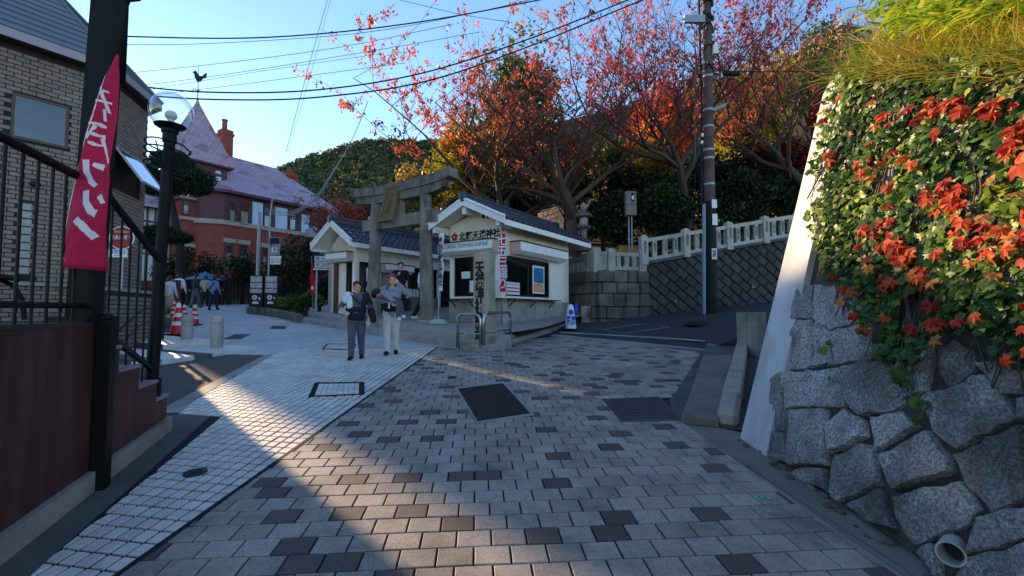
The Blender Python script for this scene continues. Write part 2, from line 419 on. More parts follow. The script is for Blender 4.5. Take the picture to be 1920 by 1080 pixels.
# far plaza: same tiles, too far to pick apart
t = NT('tile_far'); p = t.pos()
ang = math.atan2(TD.y, TD.x)
mp = t.n('Mapping', {'Vector': p, 'Rotation': (0, 0, -ang), 'Scale': (1, 1, 1)}).outputs[0]
br = t.n('TexBrick', {'Vector': mp, 'Color1': lin((212, 206, 200)), 'Color2': lin((186, 186, 192)), 'Mortar': lin((62, 62, 74)), 'Scale': 1.0, 'Mortar Size': .007, 'Brick Width': .256, 'Row Height': .104, 'Bias': 0.0}, offset=0.0)
nb = t.noise(p, .7, 5); c = t.mix(t.math('MULTIPLY', t.ramp(nb, [(.4, (0., 0., 0.)), (.7, (1., 1., 1.))]), .4), br.outputs[0], lin((120, 120, 130)))
t.bsdf(c, .65, t.math('SUBTRACT', 1.0, br.outputs['Fac']), .5, .006)
far = [(nl[1][0], 10.35), (-1.2, 11.6), (-1.6, 14.5), (-5, 17.5), (-7.5, 21), (-6, 33), (-30, 33), (-22, 22), (-14, 14), (-8.8, 10.6), (-7.3, 9.75), (-4.82, 9.5), (-4.78, 10.2)]
sheet('plaza', far, 'tile_far', -.004)
# brown asphalt wedge in front of the steps, and the dark gutter along the wall
sheet('asphalt_wedge', [(lb[5].x, lb[5].y), (-5.9, 9.55), (-7.4, 9.3), (-8, 6), (-5, 4.6), (lb[3].x-.1, lb[3].y-.12), (lb[3].x, lb[3].y), (lb[4].x, lb[4].y)], 'asphalt_brown', -.004)
mb = MB(); mb.add([gp(lb[5].x-.16, lb[5].y, .004), gp(lb[5].x, lb[5].y, .004), gp(lb[4].x, lb[4].y, .004), gp(lb[3].x, lb[3].y, .004), gp(lb[3].x-.26, lb[3].y-.05, .004), gp(lb[4].x-.2, lb[4].y, .004)], [(0, 5, 4, 3, 2, 1)])
tag(mb.obj('kerb_strip', 'concrete'), kind='structure')
sheet('gutter', [(-4.6, 1.0), (-2.2, 1.0), (lb[0].x, lb[0].y), (lb[1].x, lb[1].y), (lb[2].x, lb[2].y), (lb[3].x, lb[3].y-.01), (-4.5, 5.2)], 'concrete_dark', -.008)
# lids and grates ----------------------------------------------------
def rect_lid(name, q, label, cat, m='iron_lid', rim='concrete_dark', pattern='checker', dz=0.0, rimw=.03, nx=26, ny=26):
    c = sum((gp(x, y, dz) for x, y in q), V())/4; t = thing(name, label, cat, c)
    P = [gp(x, y, dz) for x, y in q]
    def bil(u, v, z=0): return (P[0]*(1-u)+P[1]*u)*(1-v)+(P[3]*(1-u)+P[2]*u)*v+V((0, 0, z))
    f = MB(); f.poly([bil(0, 0, -.012), bil(1, 0, -.012), bil(1, 1, -.012), bil(0, 1, -.012)]); part('bed', f, 'mortar', t)
    f = MB(); w_ = rimw
    for a in ((0, 0, 1, w_), (0, 1-w_, 1, 1), (0, w_, w_, 1-w_), (1-w_, w_, 1, 1-w_)):
        q4 = [bil(a[0], a[1]), bil(a[2], a[1]), bil(a[2], a[3]), bil(a[0], a[3])]; f.prism([p+V((0, 0, -.012)) for p in q4], (0, 0, .014))
    part('frame', f, rim, t)
    f = MB()
    if pattern == 'checker':
        g = w_+.012; f.prism([bil(g, g, -.011), bil(1-g, g, -.011), bil(1-g, 1-g, -.011), bil(g, 1-g, -.011)], (0, 0, .010))
        for i in range(nx):
            for j in range(ny):
                u0 = g+.02+(i+.12)*(1-2*g-.04)/nx; u1 = u0+.72*(1-2*g)/nx; v0 = g+.02+(j+.12)*(1-2*g-.04)/ny; v1 = v0+.72*(1-2*g)/ny
                if (i+j) % 2: u0, u1 = u0+.004, u1-.004
                else: v0, v1 = v0+.004, v1-.004
                f.quad(bil(u0, v0, .002), bil(u1, v0, .002), bil(u1, v1, .002), bil(u0, v1, .002))
        part('lid', f, m, t)
    else:
        for i in range(nx):
            u0 = w_+(1-2*w_)*(i+.25)/nx; u1 = u0+(1-2*w_)*.45/nx
            f.prism([bil(u0, w_, -.010), bil(u1, w_, -.010), bil(u1, 1-w_, -.010), bil(u0, 1-w_, -.010)], (0, 0, .012))
        for j in range(ny):
            v0 = w_+(1-2*w_)*(j+.3)/ny; v1 = v0+.25*(1-2*w_)/ny
            f.prism([bil(w_, v0, -.011), bil(1-w_, v0, -.011), bil(1-w_, v1, -.011), bil(w_, v1, -.011)], (0, 0, .011))
        part('bars', f, m, t)
    return t
rect_lid('manhole_cover', LID1, 'large dark rectangular textured cover set in the grey pavers', 'manhole cover', rim='concrete', rimw=.045)
rect_lid('drain_grate', GRATE1, 'fine steel mesh drain grate in the pavers beside the concrete kerb', 'drain grate', 'steel_grate', 'steel_grate', 'bars', nx=44, ny=9, rimw=.02)
# the white-tile lid: only its double frame shows
t = thing('tiled_manhole_cover', 'square cover filled with white tiles, double dark frame, in the white path', 'manhole cover', gp(*LID2[0]))
def lidbil(q, u, v, z): P = [gp(x, y, z) for x, y in q]; return (P[0]*(1-u)+P[1]*u)*(1-v)+(P[3]*(1-u)+P[2]*u)*v
f = MB(); f.poly([lidbil(LID2, 0, 0, -.011), lidbil(LID2, 1, 0, -.011), lidbil(LID2, 1, 1, -.011), lidbil(LID2, 0, 1, -.011)]); part('bed', f, 'grout_blue', t)
for a0 in (0, .055):
    f = MB()
    for a in ((a0, a0, 1-a0, a0+.035), (a0, 1-a0-.035, 1-a0, 1-a0), (a0, a0+.035, a0+.035, 1-a0-.035), (1-a0-.035, a0+.035, 1-a0, 1-a0-.035)):
        f.prism([lidbil(LID2, a[0], a[1], -.011), lidbil(LID2, a[2], a[1], -.011), lidbil(LID2, a[2], a[3], -.011), lidbil(LID2, a[0], a[3], -.011)], (0, 0, .012))
    part('frame', f, 'mortar', t)
tm = None
for i in range(8):
    for j in range(6):
        u0, u1, v0, v1 = .1+.8*i/8, .1+.8*(i+.94)/8, .1+.8*j/6, .1+.8*(j+.93)/6
        f = MB(); f.prism([lidbil(LID2, u0, v0, -.011), lidbil(LID2, u1, v0, -.011), lidbil(LID2, u1, v1, -.011), lidbil(LID2, u0, v1, -.011)], (0, 0, .011), 0, .002); part('tile', f, 'tile_white', t)
def round_lid(name, px, py, r, label, cat='manhole cover', m='iron_lid', ring=None, dz=.004):
    c = G(px, py); c = gp(c.x, c.y, dz); t = thing(name, label, cat, c); nrm = V((0, -SL, 1)).normalized()
    f = MB(); f.lathe([(r*.86, 0), (r*.86, .002), (r*.8, .003)], c, 28, 0, nrm); part('lid', f, m, t)
    f = MB()
    for k in range(-3, 4):
        for j in range(-3, 4):
            if math.hypot(k, j) < 3.3: f.box(c+V((k*r*.2, j*r*.2, .004+SL*j*r*.2)), (r*.11, r*.11, .003))
    part('studs', f, m, t)
    f = MB(); prof = [(r*.9, 0), (r*.9, .004), (r, .004), (r, 0)]; f.tube([c+V((math.cos(a)*r*.95, math.sin(a)*r*.95, SL*math.sin(a)*r*.95)) for a in [2*math.pi*i/32 for i in range(32)]], r*.055, 6, 0, closed=True); part('rim', f, ring or m, t)
    return t
round_lid('valve_cover', 366, 887, .085, 'small round iron cover in the white tiles beside the dark wall')
round_lid('small_valve_cover', 847, 708, .07, 'small dark round cover in the grey pavers behind the large cover')
# two flush covers far up the plaza
for (q, lab) in (([(418, 636), (452, 635), (470, 627), (440, 627)], 'dark flush cover on the plaza to the right of the second bollard'),
                 ([(603, 655), (662, 656), (668, 645), (612, 645)], 'square tile-filled cover on the plaza beside the boy'),
                 ([(505, 616), (535, 617), (537, 612), (512, 611)], 'small dark flush cover on the plaza below the capsule machines')):
    rect_lid('flush_cover', lid_poly(q), lab, 'manhole cover', m='iron_lid' if 'dark' in lab else 'tile_white', rim='iron_lid', pattern='checker', dz=.006, rimw=.07, nx=8, ny=8)
# ------------------------------------------------------------------ shrine precinct
mat('granite', (160, 156, 148), .8, .14, 1.6, .35, 170, .4, .003, rnd_=.10, dirt=(84, 80, 72), dirtamt=.6, dscale=1.6)
mat('granite_light', (176, 173, 166), .78, .10, 1.6, .3, 170, .35, .003, rnd_=.08, dirt=(118, 112, 104), dirtamt=.5, dscale=2.0)
mat('granite_weather', (142, 134, 124), .85, .2, 1.8, .3, 150, .5, .005, dirt=(50, 47, 46), dirtamt=.75, dscale=1.5, stretch=(1.5, 1.5, .55))
mat('granite_stained', (122, 116, 108), .88, .25, 1.8, .3, 150, .6, .006, dirt=(34, 32, 32), dirtamt=.9, dscale=1.9, stretch=(1.6, 1.6, .6))
mat('plaster', (238, 230, 215), .85, .06, 1.2, .06, 80, .15, .003, dirt=(190, 180, 164), dirtamt=.4)
mat('white_paint', (232, 232, 230), .55, .05, 2, .05, 60, .08, dirt=(190, 188, 184), dirtamt=.3)
mat('mauve_panel', (196, 160, 158), .7, .06, 2, .05, 60, .1)
mat('dark_metal', (30, 30, 32), .5, .2, 4, .15, 80, .1, metal=.3)
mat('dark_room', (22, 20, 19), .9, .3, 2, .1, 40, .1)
mat('wood_dark', (58, 40, 30), .75, .25, 3, .3, 70, .3, stretch=(1, 1, .15))
mat('wood_reddish', (96, 52, 34), .7, .25, 3, .3, 70, .3, stretch=(1, 1, .15))
mat('rooftile', (50, 55, 68), .42, .15, 3, .15, 60, .2, .003, rnd_=.16, spec=.5)
mat('stainless', (180, 180, 178), .22, .06, 4, .06, 60, .02, metal=1.0)
mat('ink', (20, 18, 20), .6, .05, 2, .02, 40, 0)
mat('ink_blue', (84, 98, 132), .6, .05, 2, .02, 40, 0)
mat('red_paint', (190, 24, 44), .5, .08, 2, .04, 40, 0)
mat('paper', (226, 226, 226), .8, .04, 2, .03, 60, 0)
mat('curtain', (150, 152, 150), .9, .12, 3, .05, 60, .2, stretch=(6, 6, .5))
mat('sill_grey', (120, 120, 122), .7, .1, 3, .1, 60, .1)
t = NT('glass'); b = t.n('BsdfPrincipled', {'Base Color': (.9, .95, .95, 1), 'Roughness': .03, 'Transmission Weight': 1.0, 'IOR': 1.45}); t.out(b.outputs[0])
t = NT('window_glass'); g = t.n('BsdfGlossy', {'Color': (.75, .8, .85, 1), 'Roughness': .04}); tr = t.n('BsdfTransparent', {'Color': (.9, .92, .92, 1)})
fr = t.n('Fresnel', {'IOR': 1.6}); t.out(t.n('MixShader', {0: fr.outputs[0], 1: tr.outputs[0], 2: g.outputs[0]}).outputs[0])
# platform with granite-edged steps
F0, F1 = G(905, 662), G(560, 604); fd = V((F1.x-F0.x, F1.y-F0.y, 0)).normalized(); fn = V((fd.y, -fd.x, 0))
FL = (V((F1.x, F1.y, 0))-V((F0.x, F0.y, 0))).length
steps = thing('shrine_steps', 'two broad low granite steps leading up to the stone gate', 'steps', gp(F0.x, F0.y))
def offp(d, a): q = V((F0.x, F0.y, 0))+fd*a+fn*d; return (q.x, q.y)
for k, (d0, d1, top, seed) in enumerate(((0, .42, .15, .0), (.40, .85, .30, .45))):
    a = -.0-k*.0
    while a < FL-.05:
        b = min(a+.95+.1*rnd.random(), FL)
        q = [offp(d0, a+.004), offp(d1, a+.004), offp(d1, b-.004), offp(d0, b-.004)]
        if area(q) < 0: q = q[::-1]
        f = MB(); slab(f, q, top, top+.05, 0, .008); part('step_block', f, 'granite', steps); a = b
q = [offp(.83, .02), offp(.83, FL), offp(3, FL+.8), offp(9, FL), offp(9, 3), offp(5.0, 1.6), offp(2.6, .55), offp(.83, .35)]
mb = MB(); mb.poly([gp(x, y, .293) for x, y in q]); tag(mb.obj('shrine_floor', 'granite'), kind='structure')
# kerb of the booth on the right side and the base wedge
N = G(940, 628); NB = V((N.x, N.y, 0)); BM = frame(NB)
mb = MB(); q = [(F0.x, F0.y)]
k0 = V((F0.x, F0.y, 0)); k1 = NB+GR*4.3-GL*.28
for i in range(6):
    a = k0.lerp(k1, i/6); b = k0.lerp(k1, (i+.992)/6); n_ = V((-(b-a).y, (b-a).x, 0)).normalized()
    pts = [(a.x, a.y), (b.x, b.y), ((b+n_*.5).x, (b+n_*.5).y), ((a+n_*.5).x, (a+n_*.5).y)]
    f = MB(); slab(f, pts if area(pts) > 0 else pts[::-1], .10, .14, 0, .012); part('kerb_stone', f, 'granite', steps)
fl_ = [(k0.x, k0.y), (k1.x, k1.y), ((NB+GR*4.3).x, (NB+GR*4.3).y), ((NB+GL*.5+GR*.2).x, (NB+GL*.5+GR*.2).y), offp(.6, .6)]
mb = MB(); mb.poly([gp(x, y, .094) for x, y in fl_]); tag(mb.obj('booth_apron', 'concrete_dark'), kind='structure')
# ---- ticket booth
BG = gz(N.y)
booth = thing('shrine_office', 'small cream plaster booth with tiled gable roof and lettering, behind the stone pillar', 'booth', V((NB.x, NB.y, BG)))
BX, BY, zL, zW0, zW1, zT = 4.1, 1.85, 1.90, 2.0, 3.14, 4.1
f = MB(BM); f.bx((.02, .02, BG-.3), (BX-.02, BY-.02, zL-.04)); part('core', f, 'concrete_dark', booth)
gm = None
for (o, d, n, L) in ((V((0, 0, 0)), V((1, 0, 0)), V((0, -1, 0)), BX), (V((0, 0, 0)), V((0, 1, 0)), V((-1, 0, 0)), BY)):
    k = round(L/.62)
    for i in range(k):
        f = MB(BM); a = o+d*(L*i/k+.006); b = o+d*(L*(i+1)/k-.006)
        lo = V((min(a.x, b.x, (a+n*.04).x), min(a.y, b.y, (a+n*.04).y), BG-.2)); hi = V((max(a.x, b.x, (a+n*.04).x), max(a.y, b.y, (a+n*.04).y), zL-.03))
        f.bx(lo, hi, 0, .006); part('granite_panel', f, 'granite', booth)
wall = MB(BM); W = .12
wall.bx((2.72, 0, zL-.02), (BX, W, zT)); wall.bx((.0, 0, zW1), (2.72, W, zT-.002)); wall.bx((.0, .002, zL-.02), (2.72, W, zW0))
wall.bx((0, W, zW1), (W, BY, zT-.004)); wall.bx((.002, W, zL-.02), (W, BY, zW0)); wall.bx((.001, BY-.16, zW0), (W, BY, zW1)); wall.bx((-.004, -.004, zW0-.01), (.20, .20, zW1+.01))
wall.bx((BX-W, W, zL), (BX-.003, BY, zT)); wall.bx((W, BY-W, zL), (BX-W, BY-.002, zT-.003))
RY, EZ, RZ, E0, E1 = .84, 3.95, 4.60, -.55, 2.27     # ridge y, eave z, ridge z, eaves
wall.prism([(.003, 0, zT-.01), (.003, BY, zT-.01), (.003, RY, RZ-.19)], (W, 0, 0)); wall.prism([(BX-W-.003, 0, zT-.01), (BX-W-.003, BY, zT-.01), (BX-W-.003, RY, RZ-.19)], (W, 0, 0))
wl_ = part('wall', wall, 'plaster', booth)
for yy in (.46, .62):
    f = MB(BM); f.bx((-.002, yy-.045, 4.19), (.01, yy+.045, 4.30)); part('vent_hole', f, 'dark_room', wl_)
# roof deck, fascia, barge boards
def gable_roof(parent, M, x0, x1, ry, e0, e1, ez, rz, th=.05, tw=.27, tl=.235, tmat='rooftile', white='white_paint'):
    f = MB(M)
    f.prism([(x0, e0, ez), (x0, ry, rz), (x0, e1, ez+(0 if True else 0)), (x0, e1, ez-th), (x0, ry, rz-th), (x0, e0, ez-th)], (x1-x0, 0, 0)); part('roof_deck', f, 'plaster', parent)
    for (ea) in (e0, e1):
        sgn = 1 if ea < ry else -1; L = math.hypot(ry-ea, rz-ez); nrow = int(L/tl); ncol = int((x1-x0)/tw)
        sl = V((0, ry-ea, rz-ez)).normalized(); ux = V((1, 0, 0)); nn = ux.cross(sl)*sgn
        if nn.z < 0: nn = -nn
        # wave tile
        tm_ = MB(); prof = [(u/10, .030*math.cos(2*math.pi*u/10*1.0)+.008*math.cos(4*math.pi*u/10)) for u in range(11)]
        vs = []; 
        for (s_, lift, thk) in ((0, .030, 0), (1.12, .004, 0)):
            for u, h in prof: vs.append(ux*(u*tw)+sl*(s_*tl)+nn*(h+lift))
        for u, h in prof: vs.append(ux*(u*tw)+nn*(h+.030-.020))
        k = len(prof); fs = [(i, i+1, k+i+1, k+i) for i in range(k-1)]+[(2*k+i, 2*k+i+1, i+1, i) for i in range(k-1)]
        tm_.add(vs, fs); me = tm_.mesh('roof_tile', tmat, None, 60)
        for j in range(nrow):
            for i in range(ncol):
                o = V((x0+.02+(x1-x0-.04)*i/ncol, ea, ez))+sl*(j*L/nrow)+nn*(.012+rnd.uniform(-.003, .003))
                piece('roof_tile', me, parent, M @ Matrix.Translation(o))
        # eave fascia + gutter
        f = MB(M); f.bx((x0+.003, ea-.012*sgn if sgn > 0 else ea, ez-th-.10), (x1-.003, ea+.03*sgn if sgn > 0 else ea+.012, ez-th+.012)); part('eave_board', f, white, parent)
    # verge boards at both gable ends
    for xx, sg in ((x0, -1), (x1, 1)):
        for ea in (e0, e1):
            f = MB(M); a = V((xx, ea, ez)); b = V((xx, ry, rz))
            f.prism([a+V((0, 0, -.13)), a+V((0, 0, .05)), b+V((0, 0, .06)), b+V((0, 0, -.13))], (sg*.045, 0, 0)); part('barge_board', f, white, parent)
            f = MB(M); sl = (b-a); n_ = int(sl.length/.24)
            for i in range(n_):
                c = a+sl*((i+.5)/n_); f.tube([a+sl*(i/n_)+V((sg*.03, 0, .075)), a+sl*((i+1.05)/n_)+V((sg*.03, 0, .065))], .045, 8)
            part('verge_tiles', f, white if xx == x0 else tmat, parent)
    # ridge
    f = MB(M); n_ = int((x1-x0)/.26)
    for k_ in range(3): f.bx((x0+.05, ry-.09+.015*k_, rz+.01+.045*k_), (x1-.05, ry+.09-.015*k_, rz+.052+.045*k_))
    part('ridge_base', f, tmat, parent)
    rm = MB(); rm.tube([(0, 0, 0), (.27, 0, .004)], .075, 10); me = rm.mesh('ridge_tile', tmat, None, 40)
    for i in range(n_): piece('ridge_tile', me, parent, M @ Matrix.Translation((x0+.04+(x1-x0-.3)*i/(n_-1), ry, rz+.165)))
    for xx, sg in ((x0, -1), (x1, 1)):
        f = MB(M); f.lathe([(.15, -.05), (.16, 0), (.11, .03), (.05, .05)], (xx+.04*sg, ry, rz+.12), 14, 0, M.to_3x3().inverted() @ (M.to_3x3() @ V((sg, 0, 0)))); part('ridge_end_tile', f, tmat, parent)
gable_roof(booth, BM, -.62, 4.72, RY, E0, E1, EZ, RZ)
f = MB(BM); f.bx((-.60, RY-.06, RZ-.36), (0, RY+.06, RZ-.17)); part('ridge_beam', f, 'white_paint', booth)
for yy in (-.28, 1.95): f = MB(BM); f.bx((-.58, yy-.06, EZ-.13), (.1, yy+.06, EZ+.06)); part('purlin', f, 'white_paint', booth)
# sign boxes
def signbox(M, L0, L1, pr, z0, z1, sub, parent, face='white_paint'):
    f = MB(M); prof = [(0, z0), (-pr*.55, z0), (-pr, z0+.10), (-pr, z1), (0, z1)]
    f.prism([(L0, y, z) for y, z in prof], (L1-L0, 0, 0)); part('sign_box', f, face, parent)
    f = MB(M); f.bx((L0-.03, -pr-.03, z1+.002), (L1+.03, 0, z1+.03)); part('sign_box_lid', f, 'dark_metal', parent)
    for a, b in ((L0-.004, L0-.001), (L1+.001, L1+.004)):
        f = MB(M); f.prism([(a, y, z) for y, z in prof], (b-a, 0, 0)); part('sign_box_end', f, 'mauve_panel', parent)
signbox(BM, .42, 3.35, .36, 3.18, 3.52, 0, booth)
LM = frame(BM @ V((0, BY, 0)), -GL)           # left face: x runs from its left end to the corner
signbox(LM, -.15, 1.80, .36, 3.18, 3.52, 0, booth)
text('KITANO TENMAN SHRINE', .165, 'ink_blue', tframe(LM @ V((.83, -.363, 3.41)), -GL), booth, sx=.86)
text('北野天満神社', .25, 'ink', tframe(LM @ V((1.08, -.006, 3.73)), -GL), booth, 'wall_lettering', sx=.98, bold=.006, ext=.008)
em = MB(LM)
for k in range(5):
    a = math.pi/2+k*2*math.pi/5; em.lathe([(.052, -.004), (.052, .008)], (.175+.075*math.cos(a), -.006, 3.75+.075*math.sin(a)), 14, 0, (0, -1, 0))
part('plum_emblem', em, 'red_paint', booth)
em = MB(LM); em.lathe([(.022, .008), (.022, .014)], (.175, -.006, 3.75), 10, 0, (0, -1, 0)); part('plum_emblem_centre', em, 'white_paint', booth)
# windows
def poster(M, x0, x1, z0, z1, y, m, parent, name='poster'): f = MB(M); f.bx((x0, y-.004, z0), (x1, y, z1)); return part(name, f, m, parent)
mat('poster_blue', (46, 120, 170), .7, .8, 9, .5, 22, 0, dirt=(20, 40, 80), dirtamt=.9, dscale=12)
mat('poster_orange', (214, 122, 60), .7, .3, 12, .4, 30, 0, dirt=(240, 225, 190), dirtamt=.7, dscale=14)
mat('poster_sky', (70, 160, 200), .7, .3, 6, .3, 30, 0)
for M, L0, L1 in ((BM, .20, 2.72), (LM, .16, BY-.20)):
    f = MB(M)
    for a in ((L0, .03, zW0, L1, .07, zW0+.05), (L0, .03, zW1-.05, L1, .07, zW1), (L0, .03, zW0, L0+.04, .07, zW1), (L1-.04, .03, zW0, L1, .07, zW1), ((L0+L1)/2-.03, .031, zW0, (L0+L1)/2+.03, .069, zW1)):
        f.bx(a[:3], a[3:])
    fr_ = part('window_frame', f, 'dark_metal', booth)
    for a, b in ((L0+.04, (L0+L1)/2-.03), ((L0+L1)/2+.03, L1-.04)):
        f = MB(M); f.bx((a, .045, zW0+.05), (b, .052, zW1-.05)); part('pane', f, 'window_glass', fr_)
    f = MB(M); f.bx((L0-.2, -.30, zL), (L1+.25, .0, zL+.03)); part('counter_ledge', f, 'dark_metal', booth)
    for xx in (L0+.1, (L0+L1)/2, L1-.1):
        f = MB(M); f.tube([(xx, -.26, zL), (xx, -.02, zL-.22)], .015, 6); f.tube([(xx, -.02, zL), (xx, -.02, zL-.24)], .015, 6); part('ledge_bracket', f, 'dark_metal', booth)
f = MB(BM); f.bx((.35, .6, zW0-.05), (BX-.2, .62, zW1+.1)); part('inner_curtain', f, 'curtain', booth)
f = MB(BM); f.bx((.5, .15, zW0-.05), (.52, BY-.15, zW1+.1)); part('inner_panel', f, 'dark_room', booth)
poster(BM, 1.72, 2.45, 2.12, 2.98, .04, 'paper', booth, 'poster_board'); poster(BM, 1.78, 2.39, 2.45, 2.92, .033, 'poster_blue', booth); poster(BM, 1.78, 2.39, 2.17, 2.43, .033, 'poster_orange', booth)
poster(BM, .30, .98, 2.05, 2.40, .035, 'paper', booth, 'notice'); 
for zz in (2.12, 2.22, 2.32): poster(BM, .32, .96, zz, zz+.035, .028, 'red_paint' if zz < 2.3 else 'mauve_panel', booth, 'notice_stripe')
poster(LM, .42, .74, 2.52, 2.72, .035, 'paper', booth, 'notice'); poster(LM, .72, .95, 2.12, 2.45, .035, 'paper', booth, 'notice')
poster(LM, 1.42, 1.62, 2.72, 3.06, .035, 'poster_sky', booth); poster(LM, 1.42, 1.62, 2.45, 2.66, .035, 'poster_sky', booth)
# ---- left gate hut
HP = V((-5.36, 16.0, 0)); HM = frame(HP); HG = gz(16)+.29
hut = thing('shrine_shop', 'long white hut with tiled gable roof on the left of the stone gate', 'hut', V((HP.x, HP.y, HG)))
HX, HY = 6.0, 1.36; hz0, hz1 = HG+.02, 3.85
f = MB(HM)
f.bx((0, 0, hz0), (.16, .16, hz1)); f.bx((0, HY-.12, hz0), (.12, HY, hz1)); f.bx((0, .16, 3.35), (.10, HY-.12, hz1-.002)); f.prism([(.004, 0, hz1-.005), (.004, HY, hz1-.005), (.004, HY*.5, 4.48)], (.1, 0, 0))
f.bx((0, HY-.1, hz0), (HX, HY-.003, hz1-.004)); f.bx((HX-.1, 0, hz0), (HX-.003, HY-.1, hz1)); f.bx((.16, 0, 3.30), (HX-.1, .1, hz1-.003))
for xx in (1.0, 2.4, 4.2): f.bx((xx, .003, hz0), (xx+.12, .12, 3.30))
part('wall', f, 'plaster', hut)
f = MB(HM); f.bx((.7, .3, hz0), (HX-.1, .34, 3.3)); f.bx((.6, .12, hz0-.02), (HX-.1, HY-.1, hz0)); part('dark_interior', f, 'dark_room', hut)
gable_roof(hut, HM, -.5, HX+.4, HY/2, -.42, HY+.42, 3.86, 4.62)
HF = frame(HM @ V((0, HY, 0)), -GL); signbox(HF, .1, 1.25, .3, 3.30, 3.60, 0, hut); signbox(HM, 1.05, 2.45, .34, 2.98, 3.28, 0, hut)
f = MB(HF); f.bx((.14, .04, hz0), (.30, .08, 3.3)); f.bx((.30, .16, hz0), (.34, .5, 3.3)); part('door_jamb', f, 'wood_reddish', hut)
f = MB(HF); f.bx((.34, .10, hz0), (.72, .13, 3.28)); part('sliding_door', f, 'plaster', hut)
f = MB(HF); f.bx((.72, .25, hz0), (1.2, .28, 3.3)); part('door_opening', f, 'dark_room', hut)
f = MB(HM); f.bx((.35, -.05, 2.0), (.72, -.01, 3.2)); nb_ = part('notice_board', f, 'dark_metal', hut)
poster(HM, .42, .66, 2.62, 3.1, -.052, 'paper', nb_, 'notice'); f = MB(HM); f.lathe([(.12, 0), (.12, .012)], (.54, -.054, 2.36), 20, 0, (0, -1, 0)); part('round_notice', f, 'paper', nb_)
f = MB(HM); f.bx((1.15, .10, 2.1), (1.7, .13, 2.98)); f.bx((1.78, .10, 2.1), (2.36, .13, 2.98)); part('shoji_panel', f, 'curtain', hut)
f = MB(HM); f.bx((1.12, -.12, HG), (2.4, .05, 2.08)); part('counter', f, 'wood_dark', hut)
for k in range(7): f = MB(HM); f.bx((2.75+k*.17, .16, 2.15), (2.86+k*.17, .2, 2.45)); part('charm_card', f, 'paper' if k % 3 else 'plaster', hut)
f = MB(HM); f.bx((2.6, -.05, 1.62), (4.1, .25, 2.12)); part('offering_counter', f, 'sill_grey', hut)
for k in range(2):
    f = MB(HF); f.bx((.0, -.35-.3*k, HG-.02-.15*(k+1)), (1.35, -.01-.3*k if k == 0 else -.351, HG-.15*k), 0, .01); part('door_step', f, 'granite_light', hut)
# ---- stone gate (torii)
TR = V((-2.44, 13.5, 0)); TLn = TR+GL*2.32; tz = gz(13.5)+.30
tor = thing('stone_torii', 'weathered grey stone shrine gate with a carved name tablet', 'torii', V((TR.x, TR.y, tz)))
for P_ in (TR, TLn):
    z0 = gz(P_.y)+.29; inn = (TR-TLn).normalized()*(1 if P_ is TLn else -1)*.10
    f = MB(); f.tube([P_+V((0, 0, z0)), P_+inn*.3+V((0, 0, z0+1.2)), P_+inn*.7+V((0, 0, 3.6)), P_+inn+V((0, 0, 4.98))], [.205, .195, .18, .165], 28); part('pillar', f, 'granite_weather', tor, 40)
    f = MB(); f.lathe([(.30, -.1), (.30, .02), (.26, .05)], P_+V((0, 0, z0)), 24); part('pillar_base', f, 'granite', tor, 30)
TM = frame(TR+(TLn-TR)*.5, GL)      # x along the gate
f = MB(TM); f.bx((-1.62, -.11, 4.12), (-.0, .11, 4.48), 0, .01); f.bx((.0, -.11, 4.12), (1.62, .11, 4.48), 0, .01); part('tie_beam', f, 'granite_weather', tor)
for s_ in (-1, 1):
    f = MB(TM)
    L = 2.05
    def bm_(z0, z1, w_, L_, up):
        prof = [(0, 0), (L_*.5, .015), (L_*.8, .06), (L_, .14)]
        for (a, b) in zip(prof[:-1], prof[1:]):
            f.add([(s_*a[0], -w_, z0+a[1]), (s_*a[0], w_, z0+a[1]), (s_*a[0], w_, z1+a[1]), (s_*a[0], -w_, z1+a[1]), (s_*b[0], -w_, z0+b[1]), (s_*b[0], w_, z0+b[1]), (s_*b[0], w_, z1+b[1]), (s_*b[0], -w_, z1+b[1])],
                  [(0, 1, 5, 4), (1, 2, 6, 5), (2, 3, 7, 6), (3, 0, 4, 7)]+([(4, 5, 6, 7)] if b is prof[-1] else []))
    bm_(4.93, 5.18, .15, 1.92, 0); part('lintel', f, 'granite_stained', tor)
    f = MB(TM); bm_(5.184, 5.45, .20, 2.12, 0); part('cap_lintel', f, 'granite_stained', tor)
for xx in (-1.35, 1.35): f = MB(TM); f.box((xx*.905, 0, 4.52), (.1, .3, .09)); part('wedge', f, 'granite', tor)
f = MB(TM); f.bx((-.12, -.09, 4.47), (.12, .09, 4.94)); part('centre_strut', f, 'granite_weather', tor)
mat('tablet_wood', (112, 92, 66), .8, .25, 3, .3, 60, .4, .006)
rot = Matrix.Rotation(-.30, 3, 'X'); f = MB(TM @ Matrix.Translation((0, .28, 4.82)) @ rot.to_4x4())
# the tablet hangs on the camera side
f = MB(TM @ Matrix.Translation((.12, .30, 4.80)) @ Matrix.Rotation(.28, 4, 'X'))
f.bx((-.20, -.03, -.48), (.20, .03, .48), 0, .01); tb = part('name_tablet', f, 'tablet_wood', tor)
for a in ((-.27, -.06, -.54, -.20, .07, .54), (.20, -.06, -.54, .27, .07, .54), (-.30, -.061, -.60, .30, .071, -.50), (-.32, -.062, .50, .32, .072, .60)):
    g_ = MB(f.M); g_.bx(a[:3], a[3:], 0, .015); part('tablet_frame', g_, 'tablet_wood', tb)
text('天\n満\n宮', .26, 'tablet_wood', f.M @ tframe((0, .034, 0), (-1, 0, 0)), tb, ext=.012, line=.9)
for xx in (-1.45,): pass
